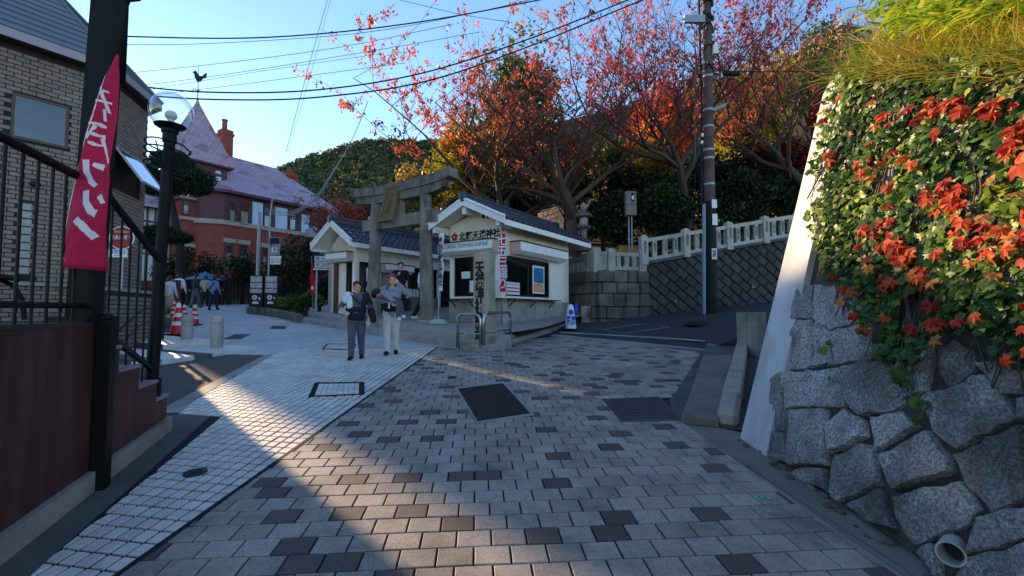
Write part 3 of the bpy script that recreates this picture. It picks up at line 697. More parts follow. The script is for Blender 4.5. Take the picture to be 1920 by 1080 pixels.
# ---- stone pillar with the shrine's name
SP = G(908, 655); SM = frame(V((SP.x, SP.y, 0))); sz = gz(SP.y)
st = thing('stone_name_pillar', 'tall square granite pillar carved with black characters behind the steel hoops', 'stone pillar', gp(SP.x, SP.y))
f = MB(SM @ Matrix.Translation((0, 0, 0))); h = .178; top = 2.86
vs = []
for (z, w_, j) in ((sz-.1, h, 0), (sz+.7, h*.99, .004), (top-.16, h*.95, 0), (top-.05, h*.93, 0), (top, h*.6, 0)):
    vs += [(-w_+j, -w_, z), (w_, -w_+j, z), (w_-j, w_, z), (-w_, w_-j, z)]
f.add(vs, [(4*i+k, 4*i+(k+1) % 4, 4*i+4+(k+1) % 4, 4*i+4+k) for i in range(4) for k in range(4)]+[(16, 17, 18, 19)]); mat('stele_stone', (178, 164, 146), .85, .16, 2, .3, 150, .5, .005, dirt=(104, 92, 80), dirtamt=.6, dscale=1.6, stretch=(1.5, 1.5, .6)); sp_ = part('shaft', f, 'stele_stone', st)
f = MB(SM); f.bx((-.26, -.26, sz-.15), (.26, .26, sz+.06), 0, .03); part('plinth', f, 'granite', st)
text('天\n満\n神\n社\n参\n道', .335, 'ink', tframe(SM @ V((-h-.003, 0, 1.78)), -GL), sp_, ext=.006, sx=.72, line=.83, bold=.012)
# ---- steel hoops
for (a, b, lab) in ((G(858, 655), G(901, 661), 'stainless steel hoop barrier beside the stone pillar, the one nearer the gate steps'), (G(907, 661), G(957, 647), 'stainless steel hoop barrier beside the stone pillar, the one nearer the paved slope')):
    t = thing('hoop_barrier', lab, 'barrier', gp(a.x, a.y), 'steel hoop barriers at the stone pillar'); A = gp(a.x, a.y); B = gp(b.x, b.y); hh = .80; zt = max(A.z, B.z)+hh-.05
    pts = [A+V((0, 0, -.05)), V((A.x, A.y, zt-.13))]
    d = V((B.x-A.x, B.y-A.y, 0)); L = d.length; d.normalize()
    for k in range(1, 7): an = math.pi/2*k/6; pts.append(V((A.x, A.y, zt-.13))+d*(.13*(1-math.cos(an)))+V((0, 0, .13*math.sin(an))))
    for k in range(0, 7): an = math.pi/2*k/6; pts.append(V((A.x, A.y, zt))+d*(L-.13+.13*math.sin(an))-V((0, 0, .13*(1-math.cos(an)))))
    pts.append(B+V((0, 0, -.05)))
    f = MB(); f.tube(pts, .032, 14); part('hoop', f, 'stainless', t, True)
    f = MB(); f.tube([V((A.x, A.y, zt-.40)), V((B.x, B.y, zt-.40))], .016, 10); part('cross_bar', f, 'stainless', t, True)
    for Q in (A, B): f = MB(); f.lathe([(.055, 0), (.055, .012), (.04, .02)], Q, 14); part('foot_collar', f, 'stainless', t, 40)
# ---- slim banners
mat('cloth_white', (222, 222, 226), .9, .06, 3, .05, 90, .1)
mat('cloth_red', (196, 28, 40), .85, .12, 3, .06, 90, .1)
mat('pole_pale', (170, 170, 165), .6, .1, 3, .1, 60, 0)
def slim_banner(name, label, base, ztop, zbot, wd, right, m, txt, tm, ts, weight=True, rip=.03, line=.9):
    t = thing(name, label, 'banner', base); f = MB(); f.tube([base, V((base.x, base.y, ztop+.08))], .012, 8); f.tube([V((base.x, base.y, ztop+.02)), V((base.x, base.y, ztop+.02))+V(right)*wd], .008, 6); part('pole', f, 'pole_pale', t)
    right = V(right).normalized(); nn = right.cross(V((0, 0, 1))); nn = nn if nn.dot(base) < 0 else -nn; f = MB(); n = 22; vs = []
    for i in range(n+1):
        z = ztop+(zbot-ztop)*i/n
        for k in range(5): vs.append(V((base.x, base.y, z))+right*(wd*(k/4)*(1-.12*math.sin(i*.5)**2))+nn*(rip*math.sin(i*.55+k*.9)*(k/4)))
    f.add(vs, [(i*5+k, i*5+k+1, (i+1)*5+k+1, (i+1)*5+k) for i in range(n) for k in range(4)]); c = part('cloth', f, m, t, True)
    text(txt, ts, tm, tframe(V((base.x, base.y, (ztop+zbot)/2))+right*wd*.5+nn*(rip+.012), V((0, 0, 1)).cross(nn)), c, ext=.002, line=line, bold=.004, sx=.85)
    if weight: f = MB(); f.lathe([(.26, 0), (.25, .06), (.18, .12), (.05, .15)], base, 18); part('stone_base', f, 'granite_light', t, 40)
    return t
bp = AT(822, 607, 12.9); bp = gp(bp.x, 12.9, .29)
slim_banner('white_banner', 'narrow white banner with black characters beside the right gate pillar', bp, 3.72, 2.13, .17, GL*-1, 'cloth_white', '奉\n納\n北\n野\n天\n満\n神\n社', 'ink', .185)
bp = AT(948, 628, 11.6); bp = gp(bp.x, 11.6, .06)
slim_banner('red_banner', 'narrow red banner with white characters in front of the booth window', bp, 3.50, 2.05, .16, V((-1, -.1, 0)), 'cloth_red', '七\n五\n三\n詣\nり', 'cloth_white', .30)
# ------------------------------------------------------------------ rising side road and the stone walls behind it
from mathutils.bvhtree import BVHTree
near = [G(1040, 629), G(1180, 642), G(1325, 656), AT(1420, 618, 10.2), AT(1520, 590, 11), AT(1750, 555, 12)]
farr = [AT(1060, 600, 17.4), AT(1120, 603, 15.7), AT(1218, 590, 16.2), AT(1340, 580, 16.8), AT(1480, 560, 17.4), AT(1750, 520, 19)]
mb = MB(); n = 8; vs = []
for a, b in zip(near, farr):
    for k in range(n+1): vs.append(a.lerp(b, k/n)+V((0, 0, -.004+.05*math.sin(math.pi*k/n))))
fs = [(i*(n+1)+k, (i+1)*(n+1)+k, (i+1)*(n+1)+k+1, i*(n+1)+k+1) for i in range(len(near)-1) for k in range(n)]
mb.add(vs, fs)
for i in range(len(near)-1): mb.quad(near[i]+V((0, 0, -.004)), near[i+1]+V((0, 0, -.004)), gp(near[i+1].x, near[i+1].y, -.05), gp(near[i].x, near[i].y, -.05))
rd = tag(mb.obj('side_road', 'asphalt', smooth=True), kind='structure')
mb = MB(); mb.add(vs, fs); RB = BVHTree.FromPolygons([tuple(v) for v in mb.v], mb.f)
def RP(px, py, dz=.004):
    h = RB.ray_cast(CAM, ray(px, py).normalized()); return (h[0] if h[0] else G(px, py))+V((0, 0, dz))
def rstrip(name, pl, wpx, m, kind='structure'):
    mb = MB(); L = [RP(x, y) for x, y in pl]; Hh = [RP(x, y-wpx) for x, y in pl]
    for i in range(len(pl)-1): mb.quad(L[i], L[i+1], Hh[i+1], Hh[i])
    return tag(mb.obj(name, m), kind=kind)
rstrip('gutter_line', [(1050, 624.5), (1150, 630), (1240, 635), (1322, 641)], 2.6, 'concrete')
mb = MB(); q = [G(1028, 630.5), G(1180, 644), G(1322, 659), G(1322, 654.5), G(1180, 640.5), G(1040, 627)]
mb.poly([p+V((0, 0, .006)) for p in q]); tag(mb.obj('gutter_edge', 'concrete'), kind='structure')
pp = [(1129, 618), (1172, 625), (1256, 613), (1205, 607)]; mb = MB()
for i in range(4):
    a, b = pp[i], pp[(i+1) % 4]; A, B = RP(*a), RP(*b); d = (B-A).normalized(); nrm = V((-d.y, d.x, 0))*.055
    mb.quad(A+nrm, B+nrm, B-nrm, A-nrm)
tag(mb.obj('road_patch_outline', 'concrete'), kind='structure')
c = RP(1312, 607); t = thing('road_manhole_cover', 'dark oval-looking round iron cover in the asphalt side road', 'manhole cover', c)
f = MB(); f.lathe([(.42, 0), (.42, .008), (.38, .010)], c, 28, 0, (-.06, -.10, 1)); part('rim', f, 'iron_lid', t); f = MB(); f.lathe([(.36, .009), (.36, .014)], c, 28, 0, (-.06, -.10, 1)); part('lid', f, 'iron_lid', t)
# ---- coursed stone block wall
mat('stone_dark', (104, 98, 90), .9, .25, 2.2, .35, 120, .7, .012, rnd_=.22, dirt=(44, 42, 40), dirtamt=.75, dscale=1.8)
mat('stone_block', (74, 71, 70), .9, .2, 2.5, .35, 120, .6, .008, rnd_=.2, dirt=(36, 36, 36), dirtamt=.6, dscale=1.5)
def wall_frame(a, b): return frame(V((a.x, a.y, 0)), V((b.x-a.x, b.y-a.y, 0))), (V((b.x-a.x, b.y-a.y, 0))).length
K0, K1, K2 = V((2.82, 15.6, 0)), V((4.66, 16.1, 0)), V((2.05, 17.9, 0))
bw = thing('stone_block_wall', 'rough coursed stone block wall between the booth and the sloping fence', 'stone wall', V((2.82, 15.6, 1.1)))
ztop = 2.95
for (a, b, flip) in ((K0, K1, 1), (K2, K0, 1)):
    WM, L = wall_frame(a, b); z = .9; row = 0
    f = MB(WM); f.bx((0, .1, .8), (L, .5, ztop-.05)); part('backing', f, 'mortar', bw)
    for hgt in (.42, .40, .44, .38, .41):
        x = 0 if row % 2 == 0 else -.25
        while x < L-.02:
            wd = rnd.uniform(.32, .62); x1 = min(x+wd, L); x0 = max(x, 0)
            if L-x1 < .18: x1 = L
            bat = .07*(ztop-z)
            f = MB(WM); f.box(((x0+x1)/2, .12-bat+rnd.uniform(-.03, .03), z+hgt/2), (x1-x0-.02, .4, hgt-.02), 0, Matrix.Rotation(rnd.uniform(-.02, .02), 3, 'Y'), .035)
            part('block', f, 'stone_dark', bw); x = x1
        z += hgt; row += 1
# ---- shrine fences (stone balustrade)
def balustrade(name, label, pts, hgt, posts, slats, m, pw=.22, sw=.13, txt=None, lead=None):
    """pts: two base points (world); posts: list of fractions; slats between neighbours"""
    a, b = pts; d = V((b.x-a.x, b.y-a.y, 0)); L = d.length; M0 = frame(V((a.x, a.y, 0)), d); zf = lambda s: a.z+(b.z-a.z)*s
    t = thing(name, label, 'stone fence', a)
    for i, s in enumerate(posts):
        z0 = zf(s); f = MB(M0); w_ = pw/2; x = s*L; zt = z0+hgt
        vs = []
        for z, k in ((z0-.1, 1), (zt-.04, 1), (zt, .96), (zt+.07, .25)): vs += [(x-w_*k, -w_*k, z), (x+w_*k, -w_*k, z), (x+w_*k, w_*k, z), (x-w_*k, w_*k, z)]
        f.add(vs, [(4*j+k, 4*j+(k+1) % 4, 4*j+4+(k+1) % 4, 4*j+4+k) for j in range(3) for k in range(4)]+[(12, 13, 14, 15)]); po = part('post', f, m, t)
        if txt: text('\n'.join(txt[(i*5) % len(txt)]), .12, 'ink', tframe(M0 @ V((x, -w_-.002, (z0+zt)/2+.05)), d), po, ext=.003, line=.85)
    for i in range(len(posts)-1):
        s0, s1 = posts[i]*L, posts[i+1]*L
        for zz, hh in ((hgt-.20, .13), (.0, .12)):
            f = MB(M0); xa, xb = s0+pw/2, s1-pw/2; za, zb = zf(xa/L)+zz, zf(xb/L)+zz
            f.add([(xa, -.07, za), (xb, -.07, zb), (xb, .07, zb), (xa, .07, za), (xa, -.07, za+hh), (xb, -.07, zb+hh), (xb, .07, zb+hh), (xa, .07, za+hh)], [(0, 1, 5, 4), (1, 2, 6, 5), (2, 3, 7, 6), (3, 0, 4, 7), (0, 3, 2, 1), (4, 5, 6, 7)]); part('rail', f, m, t)
        ns = slats[i]
        for k in range(ns):
            x = s0+(s1-s0)*(k+1)/(ns+1); z0 = zf(x/L); f = MB(M0); f.bx((x-sw/2, -.05, z0+.12), (x+sw/2, .05, z0+hgt-.18)); sl = part('slat', f, m, t)
            if txt: text('\n'.join(txt[(i*3+k) % len(txt)]), .105, 'ink', tframe(M0 @ V((x, -.053, z0+hgt*.5-.02)), d), sl, ext=.003, line=.9)
    return t
NAMES = ['髙田英夫', '竹中奈美子', '寄付講中', '木下テニス', '寺本信弘', '高橋利夫', '長城三郎', '永田和也', '高田勝政', '小林千代', '前田武夫', '橋本義利', '山本正男']
balustrade('stone_balustrade', 'low weathered stone balustrade on top of the coursed block wall', (V((2.82, 15.7, ztop+.02)), V((4.52, 16.15, ztop+.02))), .68, [.0, .30, .97], [2, 3], 'granite', .26, .15)
balustrade('stone_balustrade', 'short return of weathered stone balustrade beside the booth eave', (V((2.12, 17.7, ztop+.02)), V((2.74, 15.95, ztop+.02))), .62, [.05, .95], [4], 'granite', .22, .15)
fa, fb = AT(1207, 491, 16.1), AT(1560, 430, 17.6)
balustrade('stone_name_fence', 'pale stone fence carved with black names climbing above the diagonal block wall', (fa, fb), .86, [0, .208, .428, .622, .81, 1.0], [3, 3, 3, 3, 3], 'granite_light', .24, .15, NAMES)
# ---- diagonal block retaining wall
dw = thing('diagonal_block_wall', 'dark retaining wall of diagonally laid stone blocks along the side road', 'retaining wall', V((4.66, 16.1, 1.3)))
d = V((fb.x-fa.x, fb.y-fa.y, 0)); L = d.length; DM = frame(V((fa.x, fa.y-.02, 0)), d)
f = MB(DM); f.prism([(0, .10, .9), (L, .10, 1.4), (L, .10, fb.z), (0, .10, fa.z)], (0, .3, 0)); part('backing', f, 'mortar', dw)
f = MB(DM); f.prism([(0, -.08, fa.z-.10), (L, -.08, fb.z-.10), (L, -.08, fb.z+.005), (0, -.08, fa.z+.005)], (0, .35, 0)); part('coping', f, 'concrete_dark', dw)
reg = [(.02, .9), (L, 1.4), (L, fb.z-.11), (.02, fa.z-.11)]
ca, sa = math.cos(R(-38)), math.sin(R(-38)); bwid, bh = .44, .30
for i in range(-40, 40):
    for k in range(-20, 40):
        x0 = (k+(.5 if i % 2 else 0))*bwid; y0 = i*bh; g = .012
        q = [(x0+g, y0+g), (x0+bwid-g, y0+g), (x0+bwid-g, y0+bh-g), (x0+g, y0+bh-g)]
        q = [(x*ca-y*sa, x*sa+y*ca) for x, y in q]; q = clip_poly(q, reg)
        if len(q) < 3 or abs(area(q)) < .006: continue
        f = MB(DM); f.prism([(x, .12, z-.0) for x, z in q], (0, -.14-rnd.uniform(0, .03), 0), 0, .035); part('block', f, 'stone_block', dw)
for px, py in ((1266, 565), (1411, 538)):
    c = AT(px, py, 16.2 if px < 1300 else 16.9); f = MB(); f.lathe([(.045, -.1), (.045, .06), (.03, .06), (.03, -.08)], c, 14, 0, (0, -1, 0)); part('weep_pipe', f, 'pole_pale', dw)
# small things at the wall foot
p = RP(1172, 598); p = V((3.42, 15.05, RP(1176, 603).z)); t = thing('stone_marker', 'small square inscribed stone marker at the foot of the block wall', 'stone marker', p)
p = RP(1101, 604, -.02); t.location = p; WL[t] = p; FM = frame(p)
f = MB(FM); f.bx((-.16, -.16, -.05), (.16, .16, .56), 0, .02); part('shaft', f, 'granite', t); text('天\n満\n宮', .15, 'ink', tframe(p+V((.0, -.25, .3)), (1, 0, 0)), t, ext=.002, line=.85)
mat('plastic_white', (226, 228, 232), .45, .04, 3, .03, 50, 0)
mat('sign_blue', (40, 70, 190), .5, .05, 3, .03, 50, 0)
p = RP(1070, 619, 0); t = thing('no_parking_cone', 'white cone-shaped no-parking sign standing beside the booth', 'cone sign', p); FM = frame(p)
f = MB(FM); f.bx((-.2, -.2, 0), (.2, .2, .05), 0, .015); part('base', f, 'dark_metal', t)
f = MB(FM); f.lathe([(.17, .05), (.165, .08), (.085, .70), (.05, .74)], p-p, 20); f.M = Matrix.Translation(p); f.v = []; f.f = []; f.mi = []; f.lathe([(.17, .05), (.165, .08), (.085, .70), (.05, .74)], (0, 0, 0), 20); cn = part('cone', f, 'plastic_white', t, 40)
f = MB(); f.lathe([(.075, 0), (.075, .01)], p+V((0, -.135, .52)), 18, 0, (0, -1, .15)); part('no_parking_disc', f, 'sign_blue', cn)
text('駐車\n禁止', .13, 'sign_blue', tframe(p+V((0, -.168, .28)), (1, 0, 0), (0, .14, 1)), cn, ext=.002, bold=.006, line=.9)
f = MB(); f.bx(p+V((.13, .02, .50)), p+V((.22, .04, .76))); part('side_tag', f, 'sign_blue', t)
p = RP(1420, 622, -.02); p = gp(AT(1419, 620, 9.6).x, 9.6, .13); t = thing('concrete_bollard', 'short square concrete post beside the white wall end', 'concrete post', p); f = MB(Matrix.Translation(p) @ Matrix.Rotation(.35, 4, 'Z'))
f.bx((-.12, -.14, -.25), (.12, .14, .72), 0, .012); f.bx((-.12, .139, -.25), (.12, .40, .72)); part('block', f, 'concrete', t)
# ---- kerb slab with grate and kerb stones
sk = thing('raised_kerb', 'gritty concrete kerb slab with a small grate beside the grey pavers', 'kerb', gp(2.3, 6))
q = [G(1278, 792), G(1347, 799), G(1388, 640), G(1388, 630), G(1330, 640)]; q2 = [(p.x, p.y) for p in q]
for (u0, u1, m) in ((0, .30, 'concrete_grit'), (.303, .62, 'concrete_grit'), (.623, .80, 'concrete_dark'), (.803, 1.0, 'concrete')):
    Lf = lambda u: (q2[0][0]+(q2[4][0]-q2[0][0])*u, q2[0][1]+(q2[4][1]-q2[0][1])*u); Rf = lambda u: (q2[1][0]+(q2[2][0]-q2[1][0])*u, q2[1][1]+(q2[2][1]-q2[1][1])*u)
    pl = [Lf(u0), Rf(u0), Rf(u1), Lf(u1)]; f = MB(); slab(f, pl if area(pl) > 0 else pl[::-1], .085, .11, 0, .02); part('slab', f, m, sk)
g = [Lf(.86), Rf(.86), Rf(.97), Lf(.97)]; cx = sum(p[0] for p in g)/4
gr = [(p[0]*.72+cx*.28, p[1]) for p in g]; P = [gp(x, y, .0895) for x, y in gr]; f = MB()
for i in range(14):
    u0, u1 = (i+.2)/14, (i+.62)/14; f.prism([P[0].lerp(P[1], u0), P[0].lerp(P[1], u1), P[3].lerp(P[2], u1), P[3].lerp(P[2], u0)], (0, 0, .008))
for v in (0, .48, .94): f.prism([P[0].lerp(P[3], v), P[1].lerp(P[2], v), P[1].lerp(P[2], v+.06), P[0].lerp(P[3], v+.06)], (0, 0, .009))
part('grate', f, 'iron_lid', sk); f = MB(); f.poly([p+V((0, 0, -.0005)) for p in P]); part('grate_pit', f, 'mortar', sk)
mat('kerb_stone', (164, 154, 140), .85, .2, 2, .3, 120, .5, .006, rnd_=.12, dirt=(90, 80, 68), dirtamt=.5)
ka, kb = G(1364, 803), G(1396, 634); edges = [0, .11, .22, .37, .56, .78, 1.0]
for i in range(6):
    a = ka.lerp(kb, edges[i]+.006); b = ka.lerp(kb, edges[i+1]); c = (a+b)/2; d_ = (b-a); f = MB(frame(gp(c.x, c.y, .075), V((d_.x, d_.y, SL*d_.y))))
    f.box((0, 0, 0), (d_.length, .21, .19), 0, None, .05 if i == 0 else .02); part('kerb_stone', f, 'kerb_stone', sk)
# ---- near stone retaining wall on the right
BXW = .25
def wall_x(y): return 2.25+.012*(y-3)
def WP(s, h, out=0.0):    # s = y, h = height above street, out = towards the street
    nrm = V((-1, 0, BXW)).normalized(); return V((wall_x(s)+BXW*h, s, gz(s)+h))+nrm*out
def WR(px, py):           # where a sight line meets the wall plane -> (s, h)
    d = ray(px, py); o = CAM; # x = 2.25 + .012(y-3) + BXW*(z - SL*y)
    k0 = o.x-(2.25+.012*(o.y-3)+BXW*(o.z-SL*o.y)); k1 = d.x-(.012*d.y+BXW*(d.z-SL*d.y)); t = -k0/k1; p = o+d*t
    return (p.y, p.z-gz(p.y))
rw = thing('stone_retaining_wall', 'battered retaining wall of rough granite stones, ivy hanging over it', 'retaining wall', gp(2.3, 3))
def htop(s): return 2.32+max(0, min(1, (s-1.6)/2.6))*1.1
f = MB(); ns = 14; S0, S1 = .3, 4.16
vs = [WP(S0+(S1-S0)*i/ns, h, -.008) for i in range(ns+1) for h in (-.2, htop(S0+(S1-S0)*i/ns))]
f.add(vs, [(2*i, 2*i+2, 2*i+3, 2*i+1) for i in range(ns)])
mat('wall_mortar', (78, 73, 66), .95, .3, 3, .35, 60, .7, .02, dirt=(30, 28, 26), dirtamt=.7, dscale=2)
part('mortar_face', f, 'wall_mortar', rw)
t = NT('granite_rough'); p = t.pos()
n1 = t.noise(p, 55, 6, .75); n2 = t.noise(p, 5, 5, .6); n3 = t.noise(p, 1.7, 4, .6); n4 = t.noise(p, 150, 3, .7)
c = t.ramp(n1, [(.30, (62, 60, 64)), (.44, (132, 130, 130)), (.55, (188, 186, 184)), (.70, (222, 220, 216))])
c = t.mix(t.ramp(n4, [(.56, (0., 0., 0.)), (.66, (.8, .8, .8))]), c, lin((48, 46, 50)))
c = t.mix(t.math('MULTIPLY', t.ramp(n2, [(.42, (0., 0., 0.)), (.68, (1., 1., 1.))]), .55), c, lin((110, 100, 88)))
c = t.mix(t.math('MULTIPLY', t.ramp(n3, [(.46, (0., 0., 0.)), (.62, (1., 1., 1.))]), .62), c, lin((58, 52, 44)))
ro = t.n('ObjectInfo').outputs['Random']; k = t.math('ADD', t.math('MULTIPLY', ro, .60), .66)
c = t.mix(1.0, c, t.n('CombineColor', {0: k, 1: k, 2: k}).outputs[0], 'MULTIPLY')
hh = t.math('ADD', t.math('MULTIPLY', n1, .5), t.math('MULTIPLY', t.noise(p, 16, 6, .75), 1.6)); t.bsdf(c, .85, hh, .8, .02, **{'Specular IOR Level': .25})
ZS = lambda l: [(x/2+1240, y/2+540) for x, y in l]
STN = [[(510, 118), (528, -10), (578, -10), (582, 118)], [(586, 115), (584, -10), (720, 0), (800, 90), (800, 128), (650, 160)], [(452, 312), (503, 128), (578, 126), (580, 300)],
 [(588, 296), (586, 125), (645, 166), (655, 288)], [(660, 288), (650, 170), (800, 134), (860, 230), (800, 268)], [(477, 450), (474, 322), (690, 306), (695, 445)],
 [(700, 300), (760, 280), (890, 285), (940, 410), (880, 460), (760, 478), (705, 420)], [(405, 530), (438, 350), (468, 322), (474, 540)], [(485, 660), (483, 456), (625, 460), (635, 665)],
 [(630, 510), (690, 455), (770, 500), (775, 560), (650, 622)], [(398, 608), (405, 540), (475, 547), (482, 655), (430, 640)], [(510, 700), (560, 675), (620, 680), (640, 770), (560, 735)],
 [(648, 640), (760, 585), (800, 600), (830, 740), (690, 805), (655, 770)], [(790, 485), (900, 465), (970, 520), (820, 610)], [(830, 630), (1010, 540), (1090, 640), (1100, 690), (890, 760)],
 [(905, 790), (1140, 730), (1195, 830), (1160, 885), (960, 965), (905, 860)], [(900, 300), (930, 240), (1050, 210), (1000, 390), (950, 400)], [(1060, 230), (1130, 200), (1210, 250), (1205, 310), (1100, 375), (1070, 330)],
 [(1000, 420), (1230, 330), (1350, 490), (1120, 605), (1040, 540)], [(1115, 630), (1380, 530), (1400, 790), (1270, 850), (1170, 740)], [(965, 990), (1030, 962), (1052, 1010), (1060, 1090), (1030, 1050)],
 [(1215, 290), (1330, 250), (1420, 300), (1420, 400), (1300, 400)], [(700, 815), (830, 755), (880, 900), (800, 880)], [(1205, 865), (1420, 820), (1420, 940), (1180, 1000)], [(1150, 1025), (1420, 955), (1450, 1120), (1090, 1120)],
 [(1360, 420), (1560, 400), (1600, 520), (1380, 500)], [(1410, 540), (1620, 540), (1640, 760), (1430, 780)], [(1440, 830), (1660, 790), (1700, 1100), (1470, 1100)]]
def stone(poly, proud=.05):
    n = len(poly); c = (sum(p[0] for p in poly)/n, sum(p[1] for p in poly)/n); pts = []
    for i in range(n):
        a, b = poly[i], poly[(i+1) % n]; k = max(1, int(math.hypot(b[0]-a[0], b[1]-a[1])/.05))
        for j in range(k):
            u = j/k; e = .010 if j else 0; pts.append((a[0]+(b[0]-a[0])*u+rnd.uniform(-e, e), a[1]+(b[1]-a[1])*u+rnd.uniform(-e, e)))
    pts = [(c[0]+(x-c[0])*1.05, c[1]+(y-c[1])*1.05) for x, y in pts]; m = len(pts); f = MB(); vs = []; sd_ = rnd.uniform(0, 99); tx, ty = rnd.uniform(-.12, .12), rnd.uniform(-.12, .12)
    rings = ((1.0, -.05), (.99, proud*.45), (.955, proud*.9), (.82, proud), (.55, proud*1.04), (.28, proud*1.05))
    for sc, o in rings:
        for x, y in pts:
            s_, h_ = c[0]+(x-c[0])*sc, c[1]+(y-c[1])*sc
            nz = mnoise.noise(V((s_*7, h_*7, sd_)))*.022+mnoise.noise(V((s_*24, h_*24, sd_)))*.011+tx*(s_-c[0])+ty*(h_-c[1]) if o > 0 else 0
            vs.append(WP(s_, h_, o+nz*(1 if o > 0 else 0)))
    vs.append(WP(c[0], c[1], proud*1.1)); fs = [(r_*m+i, r_*m+(i+1) % m, (r_+1)*m+(i+1) % m, (r_+1)*m+i) for r_ in range(len(rings)-1) for i in range(m)]
    fs += [((len(rings)-1)*m+i, (len(rings)-1)*m+(i+1) % m, len(vs)-1) for i in range(m)]
    f.add(vs, fs); return part('stone', f, 'granite_rough', rw, 35)
polys = []
for s_ in STN:
    q = [WR(*p) for p in ZS(s_)]; q = [(s, max(h, -.02)) for s, h in q]; polys.append(q); stone(q, rnd.uniform(.03, .055))
smin = min(a for q in polys for a, b in q)
# the wall goes on towards and past the camera
h = 0.0
for dh in (.36, .42, .38, .34):
    s_ = .35+rnd.uniform(0, .2)
    while s_ < smin-.12:
        e = min(s_+rnd.uniform(.32, .55), smin-.02); j = lambda: rnd.uniform(-.035, .035)
        stone([(s_+.015, h+.01+abs(j())*.3), (e-.02, h+.01+abs(j())*.3), (e-.02+j()*.5, h+dh-.02+j()), (s_+.02, h+dh-.02+j())], rnd.uniform(.03, .055)); s_ = e
    h += dh
# stones behind the ivy
h = 1.45
while h < 3.2:
    s_ = .5+rnd.uniform(0, .3); dh = rnd.uniform(.34, .44)
    while s_ < 4.1:
        wd = rnd.uniform(.36, .6); e = min(s_+wd, 4.12); j = lambda: rnd.uniform(-.03, .03)
        if h+dh < htop(s_)+.1 and e-s_ > .15 and not (h < 1.65 and s_ > 3.1):
            stone([(s_+.015+j()*.3, h+j()), (e-.02, h+j()), (e-.02+j()*.5, h+dh-.03), (s_+.02, h+dh-.03+j())])
        s_ = e
    h += dh
s0, h0 = WR(1790, 1028); f = MB(); c = WP(s0, h0, .0); ax = V((-.8, -.6, -.02)).normalized()
f.lathe([(.062, -.15), (.062, .09), (.053, .09), (.053, -.12)], c, 26, 0, ax); part('drain_pipe', f, 'pole_pale', rw, 50)
# white painted end pier
f = MB(); A0, A1, hp = 4.16, 4.63, 3.45
f.add([WP(A0, -.1, .05), WP(A1, -.1, .05), WP(A1-.12, hp-.10, .05), WP(A0+.22, hp+.06, .05), WP(A0, hp-.02, .05),
       WP(A0, -.1, -.30), WP(A1, -.1, -.30), WP(A1-.12, hp-.10, -.3), WP(A0+.22, hp+.06, -.3), WP(A0, hp-.02, -.3)],
      [(0, 1, 2, 3, 4), (0, 4, 9, 5), (4, 3, 8, 9), (3, 2, 7, 8), (2, 1, 6, 7), (9, 8, 7, 6, 5)])
mat('pier_paint', (190, 190, 194), .6, .05, 1.5, .06, 60, .15, .003, dirt=(148, 146, 142), dirtamt=.6, dscale=1.6, stretch=(2.5, 2.5, .5))
part('white_end_pier', f, 'pier_paint', rw)
f = MB(); f.add([WP(A1-.02, -.1, -.30), WP(A1-.10, hp-.2, -.3), WP(A1-.10, hp-.2, -.3)+V((7, 2.5, .6)), WP(A1-.02, -.1, -.3)+V((8, 2.5, 0))], [(0, 1, 2, 3)]); part('side_face', f, 'stone_dark', rw)
# wall foot: gutter and the pale joint line
q = [online(wl0, wl1, .6), (wall_x(.6)+.1, .6), (wall_x(4.7)+.1, 4.75), (G(1350, 800).x, 4.9), (G(1276, 792).x, 5.05), online(wl0, wl1, 5.15)]
sheet('wall_gutter', q, 'concrete_grit', -.004)
sheet('kerb_filler', [(1.72, 5.0), (2.45, 4.85), (4.75, 10.9), (4.1, 10.3), (2.02, 6.1)], 'concrete_dark', -.006)
mb = MB(); a, b = online(wl0, wl1, .8), online(wl0, wl1, 5.15); mb.prism([gp(a[0], a[1], -.02), gp(a[0]+.012, a[1], -.02), gp(b[0]+.012, b[1], -.02), gp(b[0], b[1], -.02)], (0, 0, .024)); tag(mb.obj('paving_joint_line', 'concrete'), kind='structure')
mb = MB(); 
for i in range(40):
    s_ = rnd.uniform(1.6, 4.6); w_ = rnd.uniform(.015, .05); x = wall_x(s_)-.02-rnd.uniform(0, .10)
    mb.ball(gp(x, s_, .0), (w_*.7, w_, w_*.5), 7, 5)
tag(mb.obj('rubble', 'stone_dark'), label='broken stone rubble along the foot of the retaining wall', cat='rubble', kind='stuff')
# little green arrow plate on the pavers
g = G(1430, 934); t = thing('street_marker', 'small green survey marker plate lying on the dark paver', 'marker plate', gp(g.x, g.y))
mat('green_plate', (70, 200, 150), .5, .05, 3, .03, 50, 0)
a = Matrix.Translation(gp(g.x, g.y, .003)) @ Matrix.Rotation(-.45, 4, 'Z'); f = MB(a); f.bx((-.048, -.02, 0), (.048, .02, .004), 0, .002); pl = part('plate', f, 'green_plate', t)
f = MB(a); f.bx((-.03, -.006, .004), (-.012, .008, .0055)); f.bx((0, -.012, .004), (.03, -.006, .0055)); f.bx((.012, -.006, .004), (.02, .012, .0055)); part('print', f, 'ink', pl)
